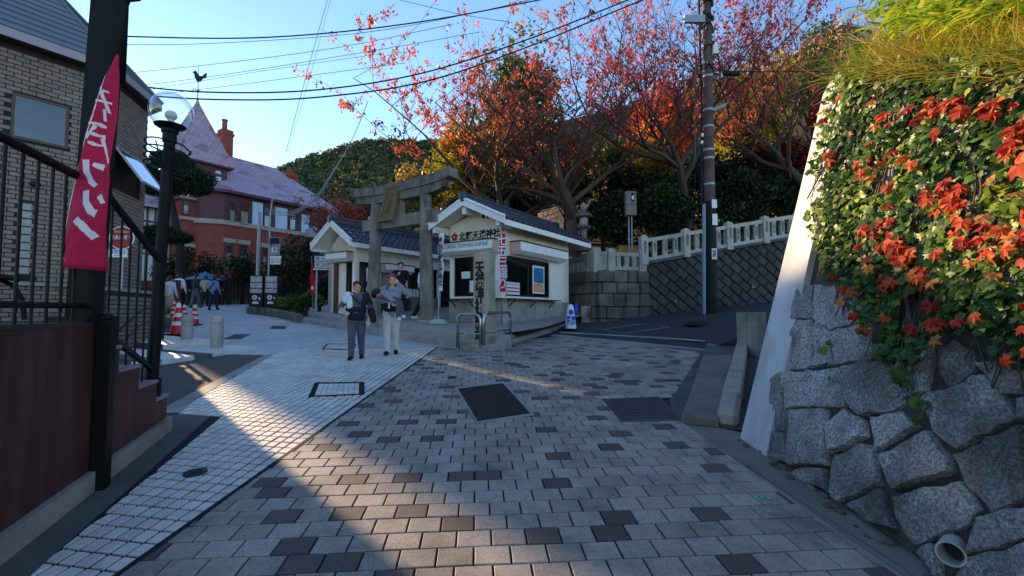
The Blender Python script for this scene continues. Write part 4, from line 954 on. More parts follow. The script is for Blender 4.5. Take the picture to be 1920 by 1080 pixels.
# ------------------------------------------------------------------ left side: terrace stair, lamp, brick building
mat('brown_wall', (62, 30, 25), .65, .3, 2, .3, 70, .4, .004, dirt=(98, 72, 62), dirtamt=.35, dscale=3.5, stretch=(2.2, 2.2, .35))
mat('tread_tile', (138, 130, 138), .7, .12, 2, .15, 80, .2, dirt=(90, 84, 90), dirtamt=.4)
mat('black_paint', (9, 8, 9), .55, .15, 3, .1, 80, .05, spec=.22)
mat('footing', (148, 142, 136), .85, .16, 1.5, .2, 80, .3, dirt=(90, 84, 78), dirtamt=.7)
w0, w1_ = V((-2.70, 2.25, 0)), V((-3.52, 4.84, 0)); wd_ = (w1_-w0).normalized(); wn = V((-wd_.y, wd_.x, 0))    # wn points left (away from street)
TMx = frame(w0, wd_); LW = (w1_-w0).length
def sx_of(px, y0):    # distance along the wall for a picture column at the wall face
    lo, hi = 0, 6
    for _ in range(40):
        m_ = (lo+hi)/2; q = w0+wd_*m_
        if px_of((q.x, q.y, y0))[0] < px: lo = m_
        else: hi = m_
    return lo
ter = thing('terrace_stair', 'dark brown tiled terrace wall with a short stair stepping down to the street', 'stair', gp(w1_.x, w1_.y))
zt = [(1.48, -2.2, sx_of(191, 1.4)), (1.285, sx_of(191, 1.4), sx_of(224, 1.2)), (1.09, sx_of(224, 1.2), sx_of(261, 1.0)), (.90, sx_of(261, 1.0), sx_of(294, .9)), (.72, sx_of(294, .9), LW)]
for i, (z, a, b) in enumerate(zt):
    f = MB(TMx); f.bx((a, 0, gz(2)-.1), (b, 1.9 if i else 4.5, z-.03)); part('wall_body', f, 'brown_wall', ter)
    if i == 0:
        for k in range(14): f = MB(TMx); f.bx((a+.01, .0+k*.15, z-.028), (b+.012, .142+k*.15, z)); part('deck_plank', f, 'wood_dark', ter)
    else: f = MB(TMx); f.bx((a-.01 if i > 1 else a+.013, -.012, z-.028), (b+.012, 1.9, z)); part('tread', f, 'tread_tile', ter)
f = MB(TMx); f.prism([(-2.2, -.045, gz(0)-.2), (LW+.03, -.045, gz(4.8)-.2), (LW+.03, -.045, gz(4.84)+.13), (-2.2, -.045, gz(.1)+.16)], (0, .05, 0)); part('footing', f, 'footing', ter)
# column, downpipe and awning of the cafe terrace
c = AT(157, 605, 3.52); c.z = 0; t = thing('terrace_column', 'thick black square column rising from the terrace behind the pink banner', 'column', V((c.x, c.y, 1.48)))
a_ = math.atan2(wd_.y, wd_.x); f = MB(); vs = []
for z_, lx_ in ((0, 0), (4.2, .14)):
    for sx_, sy_ in ((-1, -1), (1, -1), (1, 1), (-1, 1)): vs.append(c+V((lx_+.08*(sx_*math.cos(a_)-sy_*math.sin(a_)), .08*(sx_*math.sin(a_)+sy_*math.cos(a_)), 1.48+z_)))
f.add(vs, [(0, 1, 5, 4), (1, 2, 6, 5), (2, 3, 7, 6), (3, 0, 4, 7), (4, 5, 6, 7), (3, 2, 1, 0)]); part('shaft', f, 'black_paint', t)
f = MB(Matrix.Translation(c+V((0, 0, 1.48)))); f.bx((-.14, -.14, 0), (.14, .14, .04)); part('base_plate', f, 'black_paint', t)
pc = c+V((.215, -.02, 0)); f = MB(); f.tube([pc+V((0, 0, 3.3)), pc+V((0, 0, 3.92)), pc+V((.02, 0, 3.97)), pc+V((.10, 0, 3.98)), pc+V((.13, 0, 4.0)), pc+V((.14, 0, 4.6))], .03, 12); part('downpipe', f, 'black_paint', t, True)
# wall-side post
q = w0+wd_*sx_of(177, .8)-wn*.05; g0 = gz(q.y); t = thing('rail_post', 'black square post fixed against the brown wall at the head of the stair', 'post', V((q.x, q.y, g0)))
f = MB(Matrix.Translation(q) @ Matrix.Rotation(math.atan2(wd_.y, wd_.x), 4, 'Z')); f.bx((-.05, -.05, g0-.05), (.05, .045, 1.50), 0, .006); part('shaft', f, 'black_paint', t)
f = MB(); f.ball(q+V((0, 0, 1.51)), (.055, .055, .035), 14, 8); part('cap', f, 'black_paint', t, True)
# lamp post
lp = w0+wd_*(sx_of(305, .72))+wn*.10; LP0 = V((lp.x, lp.y, .72)); LT = LP0+V((.09, 0, 0))
lamp = thing('street_lamp', 'black lamp post with clear glass globe and wire rings at the foot of the stair', 'street lamp', LP0)
def lpt(z): k = (z-.72)/3; return V((LP0.x+.10*k, LP0.y, z))
f = MB(); f.tube([lpt(.72), lpt(.9)], [.085, .08], 16); f.tube([lpt(.9), lpt(3.2)], [.056, .05], 16); part('post', f, 'black_paint', lamp, 40)
f = MB(); f.lathe([(.05, 3.1), (.05, 3.27), (.062, 3.28), (.062, 3.37), (.075, 3.38), (.075, 3.41), (.135, 3.445), (.14, 3.455), (.05, 3.455)], V((lpt(3.4).x, lpt(3.4).y, 0)), 24); part('neck', f, 'black_paint', lamp, 40)
gc = V((lpt(3.60).x, LP0.y, 3.60)); f = MB(); f.ball(gc, .195, 36, 24); f2 = MB(); f2.ball(gc, .191, 36, 24)
t = NT('globe_glass'); gl_ = t.n('BsdfGlossy', {'Color': (1, 1, 1, 1), 'Roughness': .01}); tr = t.n('BsdfTransparent', {'Color': (.93, .95, .96, 1)}); fr = t.n('Math', {0: t.math('POWER', t.n('LayerWeight', {'Blend': .5}).outputs['Facing'], 2.0), 1: .85, 2: .07}, operation='MULTIPLY_ADD')
t.out(t.n('MixShader', {0: fr.outputs[0], 1: tr.outputs[0], 2: gl_.outputs[0]}).outputs[0])
part('globe', f, 'globe_glass', lamp, True)
mat('opal', (225, 225, 222), .4, .02, 3, .02, 50, 0)
f = MB(); f.ball(gc+V((.0, 0, -.04)), (.055, .055, .05), 18, 12); f.lathe([(.03, -.16), (.03, -.08)], gc, 12); part('bulb', f, 'opal', lamp, True)
for k in range(4):
    c = V((lpt(3.0).x, LP0.y, 3.23-.072*k)); tl = Matrix.Rotation(.10, 3, 'Y') @ Matrix.Rotation(-.12, 3, 'X')
    f = MB(); f.tube([c+tl @ V((.195*math.cos(a), .195*math.sin(a), .012*a/6)) for a in [2*math.pi*i/36 for i in range(36)]], .0075, 6, closed=True); part('ring', f, 'black_paint', lamp, True)
for a in (.6, 2.7, 4.8):
    f = MB(); c = lpt(3.13); f.tube([c+V((.06*math.cos(a), .06*math.sin(a), -.15)), c+V((.195*math.cos(a), .195*math.sin(a), .10))], .006, 6); part('ring_stay', f, 'black_paint', lamp)
# stair railing
rl = thing('stair_railing', 'black metal railing with thin uprights along the terrace edge and stair', 'railing', V((w0.x, w0.y, 1.48)))
sL = sx_of(200, 1.9)
def rpt(s, z, o=.07): q = w0+wd_*s+wn*o; return V((q.x, q.y, z))
sE = LW-.26
f = MB(); f.tube([rpt(-2, 2.60), rpt(sL, 2.52), rpt(sL+.1, 2.50), V((lpt(2.05).x, lpt(2.05).y, 2.06))], .03, 10); part('top_rail', f, 'black_paint', rl, 40)
f = MB(); f.tube([rpt(-2, 1.60), rpt(sL-.12, 1.60)], .02, 8); part('bottom_rail', f, 'black_paint', rl)
f = MB(); f.tube([rpt(sL-.05, 1.50, -.03), rpt(sL+.12, 1.42), V((lpt(.95).x, lpt(.95).y, .98))], .028, 10); part('hand_rail', f, 'black_paint', rl, 40)
s_ = -1.6
while s_ < sL: f = MB(); f.tube([rpt(s_, 1.48), rpt(s_, 2.53)], .0095, 6); part('baluster', f, 'black_paint', rl); s_ += .145
for k in range(5):
    u = (k+.7)/5.6; zt_ = 2.5+(2.06-2.5)*u; zb = [1.285, 1.09, .90, .90, .72][k]; s2 = sL+.1+(sE-sL-.1)*u; f = MB(); f.tube([rpt(s2, zb), rpt(s2, zt_)], .009, 6); part('baluster', f, 'black_paint', rl)
# bench on the terrace
b0 = AT(20, 600, 3.9); t = thing('terrace_bench', 'black iron-legged bench on the terrace behind the railing', 'bench', V((b0.x, b0.y, 1.48))); BMx = frame(V((b0.x-.35, b0.y+.25, 1.48)), wd_)
for k in range(4): f = MB(BMx); f.bx((-.9, .0+k*.1, .38), (.45, .085+k*.1, .41)); part('slat', f, 'wood_dark', t)
for xx in (-.7, .3):
    f = MB(BMx); f.tube([(xx, .0, 0), (xx, .03, .2), (xx, .1, .33), (xx, .2, .37), (xx, .3, .33), (xx, .37, .2), (xx, .4, 0)], .022, 8); part('leg', f, 'black_paint', t)
# ---- pink banner hanging on the column
mat('cloth_pink', (190, 28, 72), .88, .16, 4, .10, 16, .7, .02)
mat('cloth_print', (232, 214, 218), .85, .05, 3, .05, 120, 0)
YB = 3.28
bl = [(214, 115), (196, 150), (178, 205), (165, 250), (155, 290), (140, 330), (125, 375), (115, 410), (114, 440), (118, 470), (124, 505)]
br_ = [(222, 100), (221, 140), (217, 180), (214, 220), (209, 262), (205, 310), (207, 340), (203, 380), (196, 430), (191, 470), (188, 506)]
ban = thing('pink_banner', 'tall deep pink cloth banner with white characters hanging beside the black column', 'banner', AT(180, 505, YB))
def interp(l, v):
    v = v*(len(l)-1); i = min(int(v), len(l)-2); u = v-i; return (l[i][0]+(l[i+1][0]-l[i][0])*u, l[i][1]+(l[i+1][1]-l[i][1])*u)
def bpnt(u, v, o=0.0):
    a, b = interp(bl, v), interp(br_, v); d_ = .05*math.sin(v*7+u*3.5)*(.3+v)+.05*math.sin(u*5)*v
    p = AT(a[0]+(b[0]-a[0])*u, a[1]+(b[1]-a[1])*u, YB); k = 1+(-d_-o)/YB; return CAM+(p-CAM)*k if False else p+V((.3, -1, 0)).normalized()*(d_+o)
f = MB(); nu, nv = 9, 30; f.add([bpnt(i/nu, j/nv) for j in range(nv+1) for i in range(nu+1)], [(j*(nu+1)+i, j*(nu+1)+i+1, (j+1)*(nu+1)+i+1, (j+1)*(nu+1)+i) for j in range(nv) for i in range(nu)])
cl = part('cloth', f, 'cloth_pink', ban, True); md = cl.modifiers.new('th', 'SOLIDIFY'); md.thickness = .004; md.offset = -1
# white printed strokes (read off the photograph, in the banner's own u,v)
def inv(px, py):
    best = None
    for j in range(101):
        v = j/100; a, b = interp(bl, v), interp(br_, v); u = (px-a[0])/(b[0]-a[0]); yy = a[1]+(b[1]-a[1])*u; e = abs(yy-py)
        if best is None or e < best[0]: best = (e, u, v)
    return best[1], best[2]
def stroke(pts, wd, name='printed_stroke'):
    f = MB(); L = []
    for (a, b) in zip(pts[:-1], pts[1:]):
        n_ = max(2, int(math.hypot(b[0]-a[0], b[1]-a[1])/6)); L += [(a[0]+(b[0]-a[0])*k/n_, a[1]+(b[1]-a[1])*k/n_) for k in range(n_)]
    L.append(pts[-1]); vs = []
    for i, p in enumerate(L):
        a, b = L[max(i-1, 0)], L[min(i+1, len(L)-1)]; dx, dy = b[0]-a[0], b[1]-a[1]; l_ = math.hypot(dx, dy) or 1; nx, ny = -dy/l_*wd/2, dx/l_*wd/2
        for s in (-1, 1):
            u, v = inv(p[0]+nx*s, p[1]+ny*s); vs.append(bpnt(max(.01, min(.99, u)), max(0, min(1, v)), .004))
    f.add(vs, [(2*i, 2*i+1, 2*i+3, 2*i+2) for i in range(len(L)-1)]); part(name, f, 'cloth_print', cl)
for pts, wd in (([(192, 165), (202, 210)], 5), ([(186, 178), (205, 172)], 4), ([(183, 192), (207, 192)], 5), ([(196, 205), (195, 225)], 4),
    ([(171, 232), (196, 236)], 5), ([(182, 236), (165, 262)], 5), ([(171, 252), (192, 254), (188, 272), (167, 268)], 5), ([(188, 258), (196, 285), (203, 305)], 5),
    ([(161, 300), (160, 320), (170, 340), (181, 350)], 11), ([(172, 306), (194, 315)], 10),
    ([(162, 358), (166, 382), (176, 397), (184, 402)], 13), ([(189, 368), (196, 384)], 9), ([(150, 413), (166, 428), (180, 447)], 13)):
    stroke(pts, wd)
stroke([(205, 130), (180, 215), (150, 300), (124, 385), (120, 440), (130, 483), (142, 492), (185, 492)], 2.0, 'printed_border')
# ---- grey brick building
mat('brick_grey', (138, 120, 110), .85, .12, 2, .2, 90, .35, .003, rnd_=.16, dirt=(120, 108, 104), dirtamt=.5, dscale=6)
mat('brick_mortar', (46, 42, 44), .95, .2, 3, .2, 90, .2)
mat('slate', (104, 109, 117), .45, .15, 2, .15, 50, .2, rnd_=.1)
mat('trim_grey', (160, 156, 162), .7, .1, 2, .08, 50, .1)
mat('frame_brown', (84, 66, 52), .6, .15, 3, .1, 50, .1)
BB, BC = V((-8.95, 10.2, 0)), V((-9.42, 11.9, 0)); BA = BB-GR*6.2; BD = BC+V((-6, 3.0, 0)); BE = BA+V((-5.5, 5.5, 0)); EZb = 6.85
bb = thing('grey_brick_building', 'two-storey grey brick building with slate roof behind the black railing', 'building', V((BB.x, BB.y, gz(9))))
bricks = []      # (depth, matrix)
BRX, BRZ = .215, .0885
def brick_face(a, b, z0, z1, holes=()):
    d = V((b.x-a.x, b.y-a.y, 0)); L = d.length; M0 = frame(V((a.x, a.y, 0)), d); n = int((z1-z0)/BRZ)
    for j in range(n):
        z = z0+j*BRZ; x = -(.5*BRX if j % 2 else 0)
        while x < L:
            xa, xb = max(x, 0), min(x+BRX, L)
            if xb-xa > .05 and not any(h[0] < (xa+xb)/2 < h[1] and h[2] < z+BRZ/2 < h[3] for h in holes):
                bricks.append((M0 @ Matrix.Translation(((xa+xb)/2, 0, z+BRZ/2)), xb-xa-.016))
            x += BRX
    return M0
def face_coord(M0, px, py):      # local x, z on the face for a picture point
    d = ray(px, py); o = M0.translation; nrm = M0.to_3x3() @ V((0, 1, 0)); t_ = (o-CAM).dot(nrm)/d.dot(nrm); p = CAM+d*t_; q = M0.inverted() @ p; return q.x, q.z
MA = frame(V((BA.x, BA.y, 0)), GR); x0, zt0 = face_coord(MA, 24, 142); x1, zb0 = face_coord(MA, 128, 246); wz1, wz0 = 5.85, 4.95
dB = (BC-BB); MBf = frame(V((BB.x, BB.y, 0)), dB); y0_, t1_ = face_coord(MBf, 212, 240); y1_, t2_ = face_coord(MBf, 262, 290)
gx0, _ = face_coord(MA, 36, 430); gx1, _ = face_coord(MA, 62, 430); gzt = face_coord(MA, 48, 380)[1]; gzb = face_coord(MA, 46, 515)[1]
HA = [(x0, x1, wz0, wz1), (gx0, gx1, gzb, gzt)]; HB = [(y0_, y1_, 4.35, 5.35)]
brick_face(BA, BB, gz(8)-.1, EZb-.12, HA); brick_face(BB, BC, gz(9), EZb-.12, HB)
f = MB()
for a, b in ((BA, BB), (BB, BC), (BC, BD), (BD, BE), (BE, BA)):
    f.quad(V((a.x, a.y, 0)), V((b.x, b.y, 0)), V((b.x, b.y, EZb)), V((a.x, a.y, EZb)))
bwall = part('wall', f, 'brick_mortar', bb)
bm_full = MB(); bm_full.box((0, 0, 0), (BRX-.016, .03, BRZ-.016), 0, None, .004); bme = bm_full.mesh('brick', 'brick_grey')
# low garden wall in the same brick
la, lb_ = V((-7.72, 8.95, 0)), V((-8.32, 10.95, 0)); nb0 = len(bricks)
lw = thing('low_brick_wall', 'low grey brick garden wall with pale coping beside the round red sign', 'garden wall', gp(la.x, la.y))
brick_face(la, lb_, gz(8.9)-.1, 1.96); lwb = bricks[nb0:]; del bricks[nb0:]
f = MB(frame(la, lb_-la)); f.bx((0, .014, .3), ((lb_-la).length, .2, 1.96)); part('core', f, 'brick_mortar', lw)
f = MB(frame(la, lb_-la)); f.bx((-.03, -.03, 1.963), ((lb_-la).length+.03, .24, 2.02), 0, .008); part('coping', f, 'concrete', lw)
def put_bricks(lst, parent, limit):
    lst = sorted(lst, key=lambda z: (0 if in_view(z[0].translation) else 1, z[0].translation.y)); rest = MB()
    for i, (M0, L_) in enumerate(lst):
        o_ = rnd.uniform(-.003, .003)
        if i < limit and L_ > BRX*.9: piece('brick', bme, parent, M0 @ Matrix.Translation((0, o_, 0)))
        else: rest.M = M0 @ Matrix.Translation((0, o_, 0)); rest.box((0, 0, 0), (L_, .03, BRZ-.016))
    o = rest.obj('bricks', 'brick_grey', parent, fix=False); o['kind'] = 'stuff'
put_bricks(bricks, bb, 300); put_bricks(lwb, lw, 220)
# windows of the brick building
t = NT('window_reflect'); g_ = t.n('BsdfGlossy', {'Color': (.9, .9, .88, 1), 'Roughness': .03}); tr = t.n('BsdfTransparent', {'Color': (.8, .8, .78, 1)}); t.out(t.n('MixShader', {0: .07, 1: tr.outputs[0], 2: g_.outputs[0]}).outputs[0])
mat('room_warm', (26, 25, 23), .8, .6, 1.6, .2, 20, 0, dirt=(126, 104, 62), dirtamt=.55, dscale=2.6)  # warm blotches painted in for what the window reflects
MATS['room_warm'].node_tree.nodes['Principled BSDF'].inputs['Emission Color'].default_value = (1, .72, .36, 1); MATS['room_warm'].node_tree.nodes['Principled BSDF'].inputs['Emission Strength'].default_value = .0
for (M0, a, b, z0, z1, nm) in ((MA, x0, x1, wz0, wz1, 'window'),):
    f = MB(M0)
    for q in ((a, -.03, z0, b, .06, z0+.05), (a, -.03, z1-.05, b, .06, z1), (a, -.029, z0+.05, a+.05, .06, z1-.05), (b-.05, -.029, z0+.05, b, .06, z1-.05)): f.bx(q[:3], q[3:])
    wi = part('window', f, 'frame_brown', bb); f = MB(M0); f.bx((a+.05, -.022, z0+.05), (b-.05, -.016, z1-.05)); part('pane', f, 'window_reflect', wi)
    f = MB(M0); f.bx((a+.02, -.010, z0+.02), (b-.02, -.004, z1-.02)); part('room', f, 'room_warm', wi)
a, b, z0, z1 = y0_, y1_, 4.35, 5.35; f = MB(MBf)
for q in ((a, -.03, z0, b, .06, z0+.05), (a, -.03, z1-.05, b, .06, z1), (a, -.029, z0+.05, a+.05, .06, z1-.05), (b-.05, -.029, z0+.05, b, .06, z1-.05)): f.bx(q[:3], q[3:])
f.bx((a+.02, -.012, z0+.02), (b-.02, -.004, z1-.02)); wi = part('window', f, 'dark_metal', bb)
SMx = MBf @ Matrix.Translation((0, -.04, z1-.04)) @ Matrix.Rotation(-.62, 4, 'X'); f = MB(SMx)
for q in ((a, -.02, -.98, b, .02, -.93), (a, -.02, -.05, b, .02, 0), (a, -.019, -.93, a+.04, .02, -.05), (b-.04, -.019, -.93, b, .02, -.05)): f.bx(q[:3], q[3:])
sa_ = part('open_sash', f, 'trim_grey', bb); t = NT('mirror_glass'); t.bsdf((.22, .27, .33, 1), .05, None, Metallic=1.0)
f = MB(SMx); f.bx((a+.04, -.006, -.93), (b-.04, .006, -.05)); part('pane', f, 'mirror_glass', sa_)
mat('glass_block', (150, 148, 140), .3, .15, 4, .1, 40, .1)
n_ = 9
for k in range(n_):
    f = MB(MA); zz = gzb+(gzt-gzb)*k/n_; f.bx((gx0+.02, -.01, zz+.01), (gx1-.02, .03, zz+(gzt-gzb)/n_-.01), 0, .01); part('glass_block', f, 'glass_block', bb)
lx, lz = face_coord(MA, 62, 348); f = MB(MA); f.ball((lx, -.16, lz), (.09, .09, .06), 14, 8); f.tube([(lx, 0, lz+.12), (lx, -.16, lz+.1), (lx, -.16, lz+.04)], .012, 6); part('wall_lamp', f, 'dark_metal', bb, True)
lx, lz = face_coord(MA, 40, 530); f = MB(MA); f.bx((gx0-.5, -.12, lz-.06), (gx1+.9, .0, lz), 0, .01); part('sill', f, 'concrete', bb)
# roof: hipped, in slate courses
AP = V((-12.2, 11.0, 10.5)); ev = [BA+(-GL)*.35-GR*.3, BB+V((.26, -.12, 0)), BC+V((.27, .12, 0)), BD+V((0, .5, 0)), BE+V((-.5, 0, 0))]
for i in range(5):
    a, b = V((ev[i].x, ev[i].y, EZb+.12)), V((ev[(i+1) % 5].x, ev[(i+1) % 5].y, EZb+.12)); n_ = 18
    nn = (b-a).cross(AP-a).normalized(); nn = nn if nn.z > 0 else -nn
    if i < 2:
        for k in range(n_):
            u0, u1 = k/n_, (k+1.15)/n_; f = MB(); p = [a.lerp(AP, u0)+nn*.03, b.lerp(AP, u0)+nn*.03, b.lerp(AP, min(u1, 1))+nn*.004, a.lerp(AP, min(u1, 1))+nn*.004]
            f.add(p+[a.lerp(AP, u0)+nn*.008, b.lerp(AP, u0)+nn*.008], [(0, 1, 2, 3), (4, 5, 1, 0)]); part('slate_course', f, 'slate', bb)
    f = MB(); f.poly([a, b, AP]); part('roof_plane', f, 'slate', bb)
    f = MB(); d = (b-a).normalized(); n2 = V((d.y, -d.x, 0))
    f.prism([a+V((0, 0, -.17)), a+V((0, 0, .03)), a-n2*.04+V((0, 0, .03)), a-n2*.04+V((0, 0, -.17))], b-a); part('eave_board', f, 'trim_grey', bb)
f = MB(); f.poly([V((p.x, p.y, EZb-.04)) for p in ev][::-1]); part('soffit', f, 'frame_brown', bb)
f = MB(); f.tube([V((ev[1].x, ev[1].y, EZb+.14)), AP], .05, 8); f.tube([V((ev[2].x, ev[2].y, EZb+.14)), AP], .05, 8); part('hip_cap', f, 'slate', bb)
# steps from the asphalt wedge up to the brick building
lowst = thing('plaza_steps', 'two shallow tile-edged steps below the granite bollards', 'steps', gp(-6.5, 9.5))
mat('riser_tile', (104, 98, 100), .7, .1, 3, .15, 80, .2, rnd_=.1)
def seg_step(pxs, tops, back):
    P = [G(x, y) for x, y in pxs]
    for a, b, top in zip(P[:-1], P[1:], tops):
        d = V((b.x-a.x, b.y-a.y, 0)); n_ = max(1, round(d.length/.14)); u = d.normalized(); nn = V((-u.y, u.x, 0)); nn = nn if nn.y > 0 else -nn
        for k in range(n_):
            s0, s1 = (k+.05)/n_, (k+.95)/n_; q = [(a.x+d.x*s0, a.y+d.y*s0), (a.x+d.x*s1, a.y+d.y*s1), (a.x+d.x*s1+nn.x*.03, a.y+d.y*s1+nn.y*.03), (a.x+d.x*s0+nn.x*.03, a.y+d.y*s0+nn.y*.03)]
            f = MB(); slab(f, q if area(q) > 0 else q[::-1], top, top+.03, 0, .003); part('riser_tile', f, 'riser_tile', lowst)
        q = [(a.x, a.y), (b.x, b.y), (b.x+nn.x*back, b.y+nn.y*back), (a.x+nn.x*back, a.y+nn.y*back)]; q = q if area(q) > 0 else q[::-1]
        f = MB(); f.prism([gp(x+nn.x*.008, y+nn.y*.008, -.05) for x, y in q], (0, 0, top+.045)); part('tread', f, 'tile_white', lowst)
seg_step([(190, 668), (250, 676), (302, 684), (345, 674)], (.085, .085, .05), .55)
seg_step([(190, 650), (242, 655), (305, 661), (398, 669)], (.17, .16, .06), 1.0)
# ---- bollards
mat('granite_bollard', (172, 166, 158), .75, .12, 2, .4, 130, .4, .003, dirt=(120, 112, 104), dirtamt=.5)
for px, py, h, lab in ((350, 648, .70, 'round granite bollard beside the red and white cones'), (406, 656, .72, 'round granite bollard standing alone, right of the one by the cones')):
    p = G(px, py); t = thing('granite_bollard', lab, 'bollard', p, 'granite bollards on the plaza edge')
    f = MB(); f.lathe([(.125, -.05), (.125, .05), (.112, .06), (.12, .07), (.12, h-.17), (.108, h-.16), (.108, h-.145)], p, 24); part('shaft', f, 'granite_bollard', t, 40)
    f = MB(); f.lathe([(.108, h-.147), (.122, h-.14), (.124, h-.03), (.11, h), (.06, h+.008)], p, 24); part('cap', f, 'granite_bollard', t, 40)
# ---- traffic cones
mat('cone_red', (214, 36, 34), .45, .08, 3, .05, 50, 0); mat('cone_white', (225, 222, 218), .45, .06, 3, .05, 50, 0)
cone0 = None
for px, py, sc, lab in ((333, 629, 1.25, 'red and white traffic cone directly left of the bollard pair, the largest one'), (364, 610, .95, 'red and white traffic cone standing apart behind the bollard'), (345, 606, .9, 'red and white traffic cone partly hidden behind the tallest cone'), (326, 598, .95, 'red and white traffic cone beside the person in white, farthest back')):
    p = G(px, py); cs = []
    if cone0 is None:
        t = thing('traffic_cone', lab, 'traffic cone', p, 'traffic cones by the bollards'); cone0 = t
        f = MB(); f.box(p+V((0, 0, .02)), (.38, .38, .04), 0, None, .012); part('base', f, 'black_paint', t)
        zs = [.04, .22, .30, .40, .48, .60, .70]; rr = lambda z: .15-.115*(z-.04)/.66
        for i in range(6): f = MB(); f.lathe([(rr(zs[i]), zs[i]+.0005), (rr(zs[i+1]), zs[i+1])], p, 20); part('band', f, 'cone_red' if i % 2 == 0 else 'cone_white', t, 30)
        f = MB(); f.lathe([(.035, .70), (.03, .73), (.015, .74)], p, 14); part('tip', f, 'cone_red', t, 30)
    else:
        t = thing('traffic_cone', lab, 'traffic cone', p, 'traffic cones by the bollards')
        for ch in list(cone0.children): c = ch.copy(); COL.objects.link(c); c.parent = t
    t.scale = (sc, sc, sc)
# ---- round fire-cistern sign
p = AT(226, 560, 9.75); g0 = gz(9.75); t = thing('fire_cistern_sign', 'round red sign with white characters on a pole before the brick wall', 'sign', V((p.x, 9.75, g0)))
f = MB(); f.tube([V((p.x, 9.75, g0)), V((p.x, 9.75, 3.35))], .025, 10); part('pole', f, 'pole_pale', t)
c = AT(229, 446, 9.70); f = MB(); f.lathe([(.245, 0), (.245, .012)], c+V((0, .0, 0)), 36, 0, (.1, -1, 0)); di = part('disc', f, 'cloth_white', t); mat('sign_red', (150, 16, 26), .4, .06, 3, .04, 50, 0)
f = MB(); f.lathe([(.225, .013), (.225, .017)], c, 36, 0, (.1, -1, 0)); part('disc_face', f, 'sign_red', di)
text('防火水そう', .105, 'cloth_white', tframe(c+V((.0, -.022, .0)), (1, .1, 0)), di, ext=.001, sx=.84, bold=.003); text('FIRE CISTERN', .045, 'cloth_white', tframe(c+V((0, -.022, .12)), (1, .1, 0)), di, ext=.001); text('▲', .07, 'cloth_white', tframe(c+V((0, -.022, -.13)), (1, .1, 0)), di, ext=.001)
c = AT(222, 475, 9.70); f = MB(frame(c, (1, .1, 0))); f.bx((-.18, -.01, -.085), (.18, .0, .085)); pl = part('plate', f, 'cloth_white', t); text('駐車禁止', .10, 'sign_blue', tframe(c+V((0, -.013, .025)), (1, .1, 0)), pl, ext=.001, sx=.82); text('━━', .07, 'sign_blue', tframe(c+V((0, -.013, -.05)), (1, .1, 0)), pl, ext=.001)
# ------------------------------------------------------------------ red brick house with the weathercock tower
t = NT('brick_red'); p = t.pos()
ang = math.atan2(GR.y, GR.x); mp = t.n('Mapping', {'Vector': p, 'Rotation': (0, 0, -ang)}).outputs[0]
sx = t.n('SeparateXYZ', {0: mp}); cb = t.n('CombineXYZ', {0: t.math('ADD', sx.outputs[0], sx.outputs[1]), 1: sx.outputs[2], 2: 0.0}).outputs[0]
br = t.n('TexBrick', {'Vector': cb, 'Color1': lin((160, 72, 58)), 'Color2': lin((128, 54, 46)), 'Mortar': lin((120, 92, 82)), 'Scale': 1.0, 'Mortar Size': .008, 'Brick Width': .24, 'Row Height': .08})
nb = t.noise(p, .9, 5); c = t.mix(t.math('MULTIPLY', t.ramp(nb, [(.4, (0., 0., 0.)), (.7, (1., 1., 1.))]), .5), br.outputs[0], lin((128, 50, 42)))
t.bsdf(c, .85, br.outputs['Fac'], .3, .004)
mat('stone_band', (176, 164, 148), .85, .1, 2, .1, 60, .2, dirt=(128, 116, 104), dirtamt=.4)
mat('timber_purple', (96, 60, 64), .7, .2, 2, .2, 40, .2)
mat('timber_white', (196, 206, 200), .8, .1, 2, .05, 40, .1)
mat('panel_blue', (186, 212, 232), .5, .06, 1, .05, 40, 0)
t = NT('slate_mauve'); p = t.pos(); sx = t.n('SeparateXYZ', {0: t.n('Mapping', {'Vector': p, 'Rotation': (0, 0, -ang)}).outputs[0]})
cb = t.n('CombineXYZ', {0: t.math('ADD', sx.outputs[0], sx.outputs[1]), 1: t.math('MULTIPLY', sx.outputs[2], 1.5), 2: 0.0}).outputs[0]
br = t.n('TexBrick', {'Vector': cb, 'Color1': lin((186, 158, 172)), 'Color2': lin((164, 136, 154)), 'Mortar': lin((96, 72, 88)), 'Scale': 1.0, 'Mortar Size': .012, 'Brick Width': .40, 'Row Height': .30, 'Bias': -.2})
v = t.n('TexVoronoi', {'Vector': p, 'Scale': 1.3}); c = t.mix(t.math('MULTIPLY', t.ramp(v.outputs['Color'], [(.74, (0., 0., 0.)), (.8, (1., 1., 1.))]), .6), br.outputs[0], lin((112, 90, 104)))
t.bsdf(c, .7, br.outputs['Fac'], .3, .01)
HO = V((-24.2, 36.0, 0)); HH = frame(HO); hg = gz(36)
ho = thing('weathercock_house', 'red brick western house with a pointed mauve tower and weathercock', 'house', V((HO.x, HO.y, hg)))
def FC(px, py, yo=0.0):
    M0 = HH @ Matrix.Translation((0, yo, 0)); return face_coord(M0, px, py)
xa, xb = FC(337, 400)[0], FC(424, 300)[0]; TWd = xb-xa; z1 = FC(378, 378)[1]; z2 = FC(385, 304)[1]
f = MB(HH); f.bx((xa, 0, hg-1), (xb, TWd, z1)); part('tower_wall', f, 'brick_red', ho)
f = MB(HH); f.bx((xa-.08, -.08, z1), (xb+.08, TWd+.08, z2)); tt = part('tower_upper_storey', f, 'timber_purple', ho)
f = MB(HH); f.bx((xa-.2, -.2, z1-.12), (xb+.2, TWd+.2, z1+.02)); part('tower_cornice', f, 'timber_purple', ho)
f = MB(HH); xm = (xa+xb)/2; apz = 16.8; o_ = .42
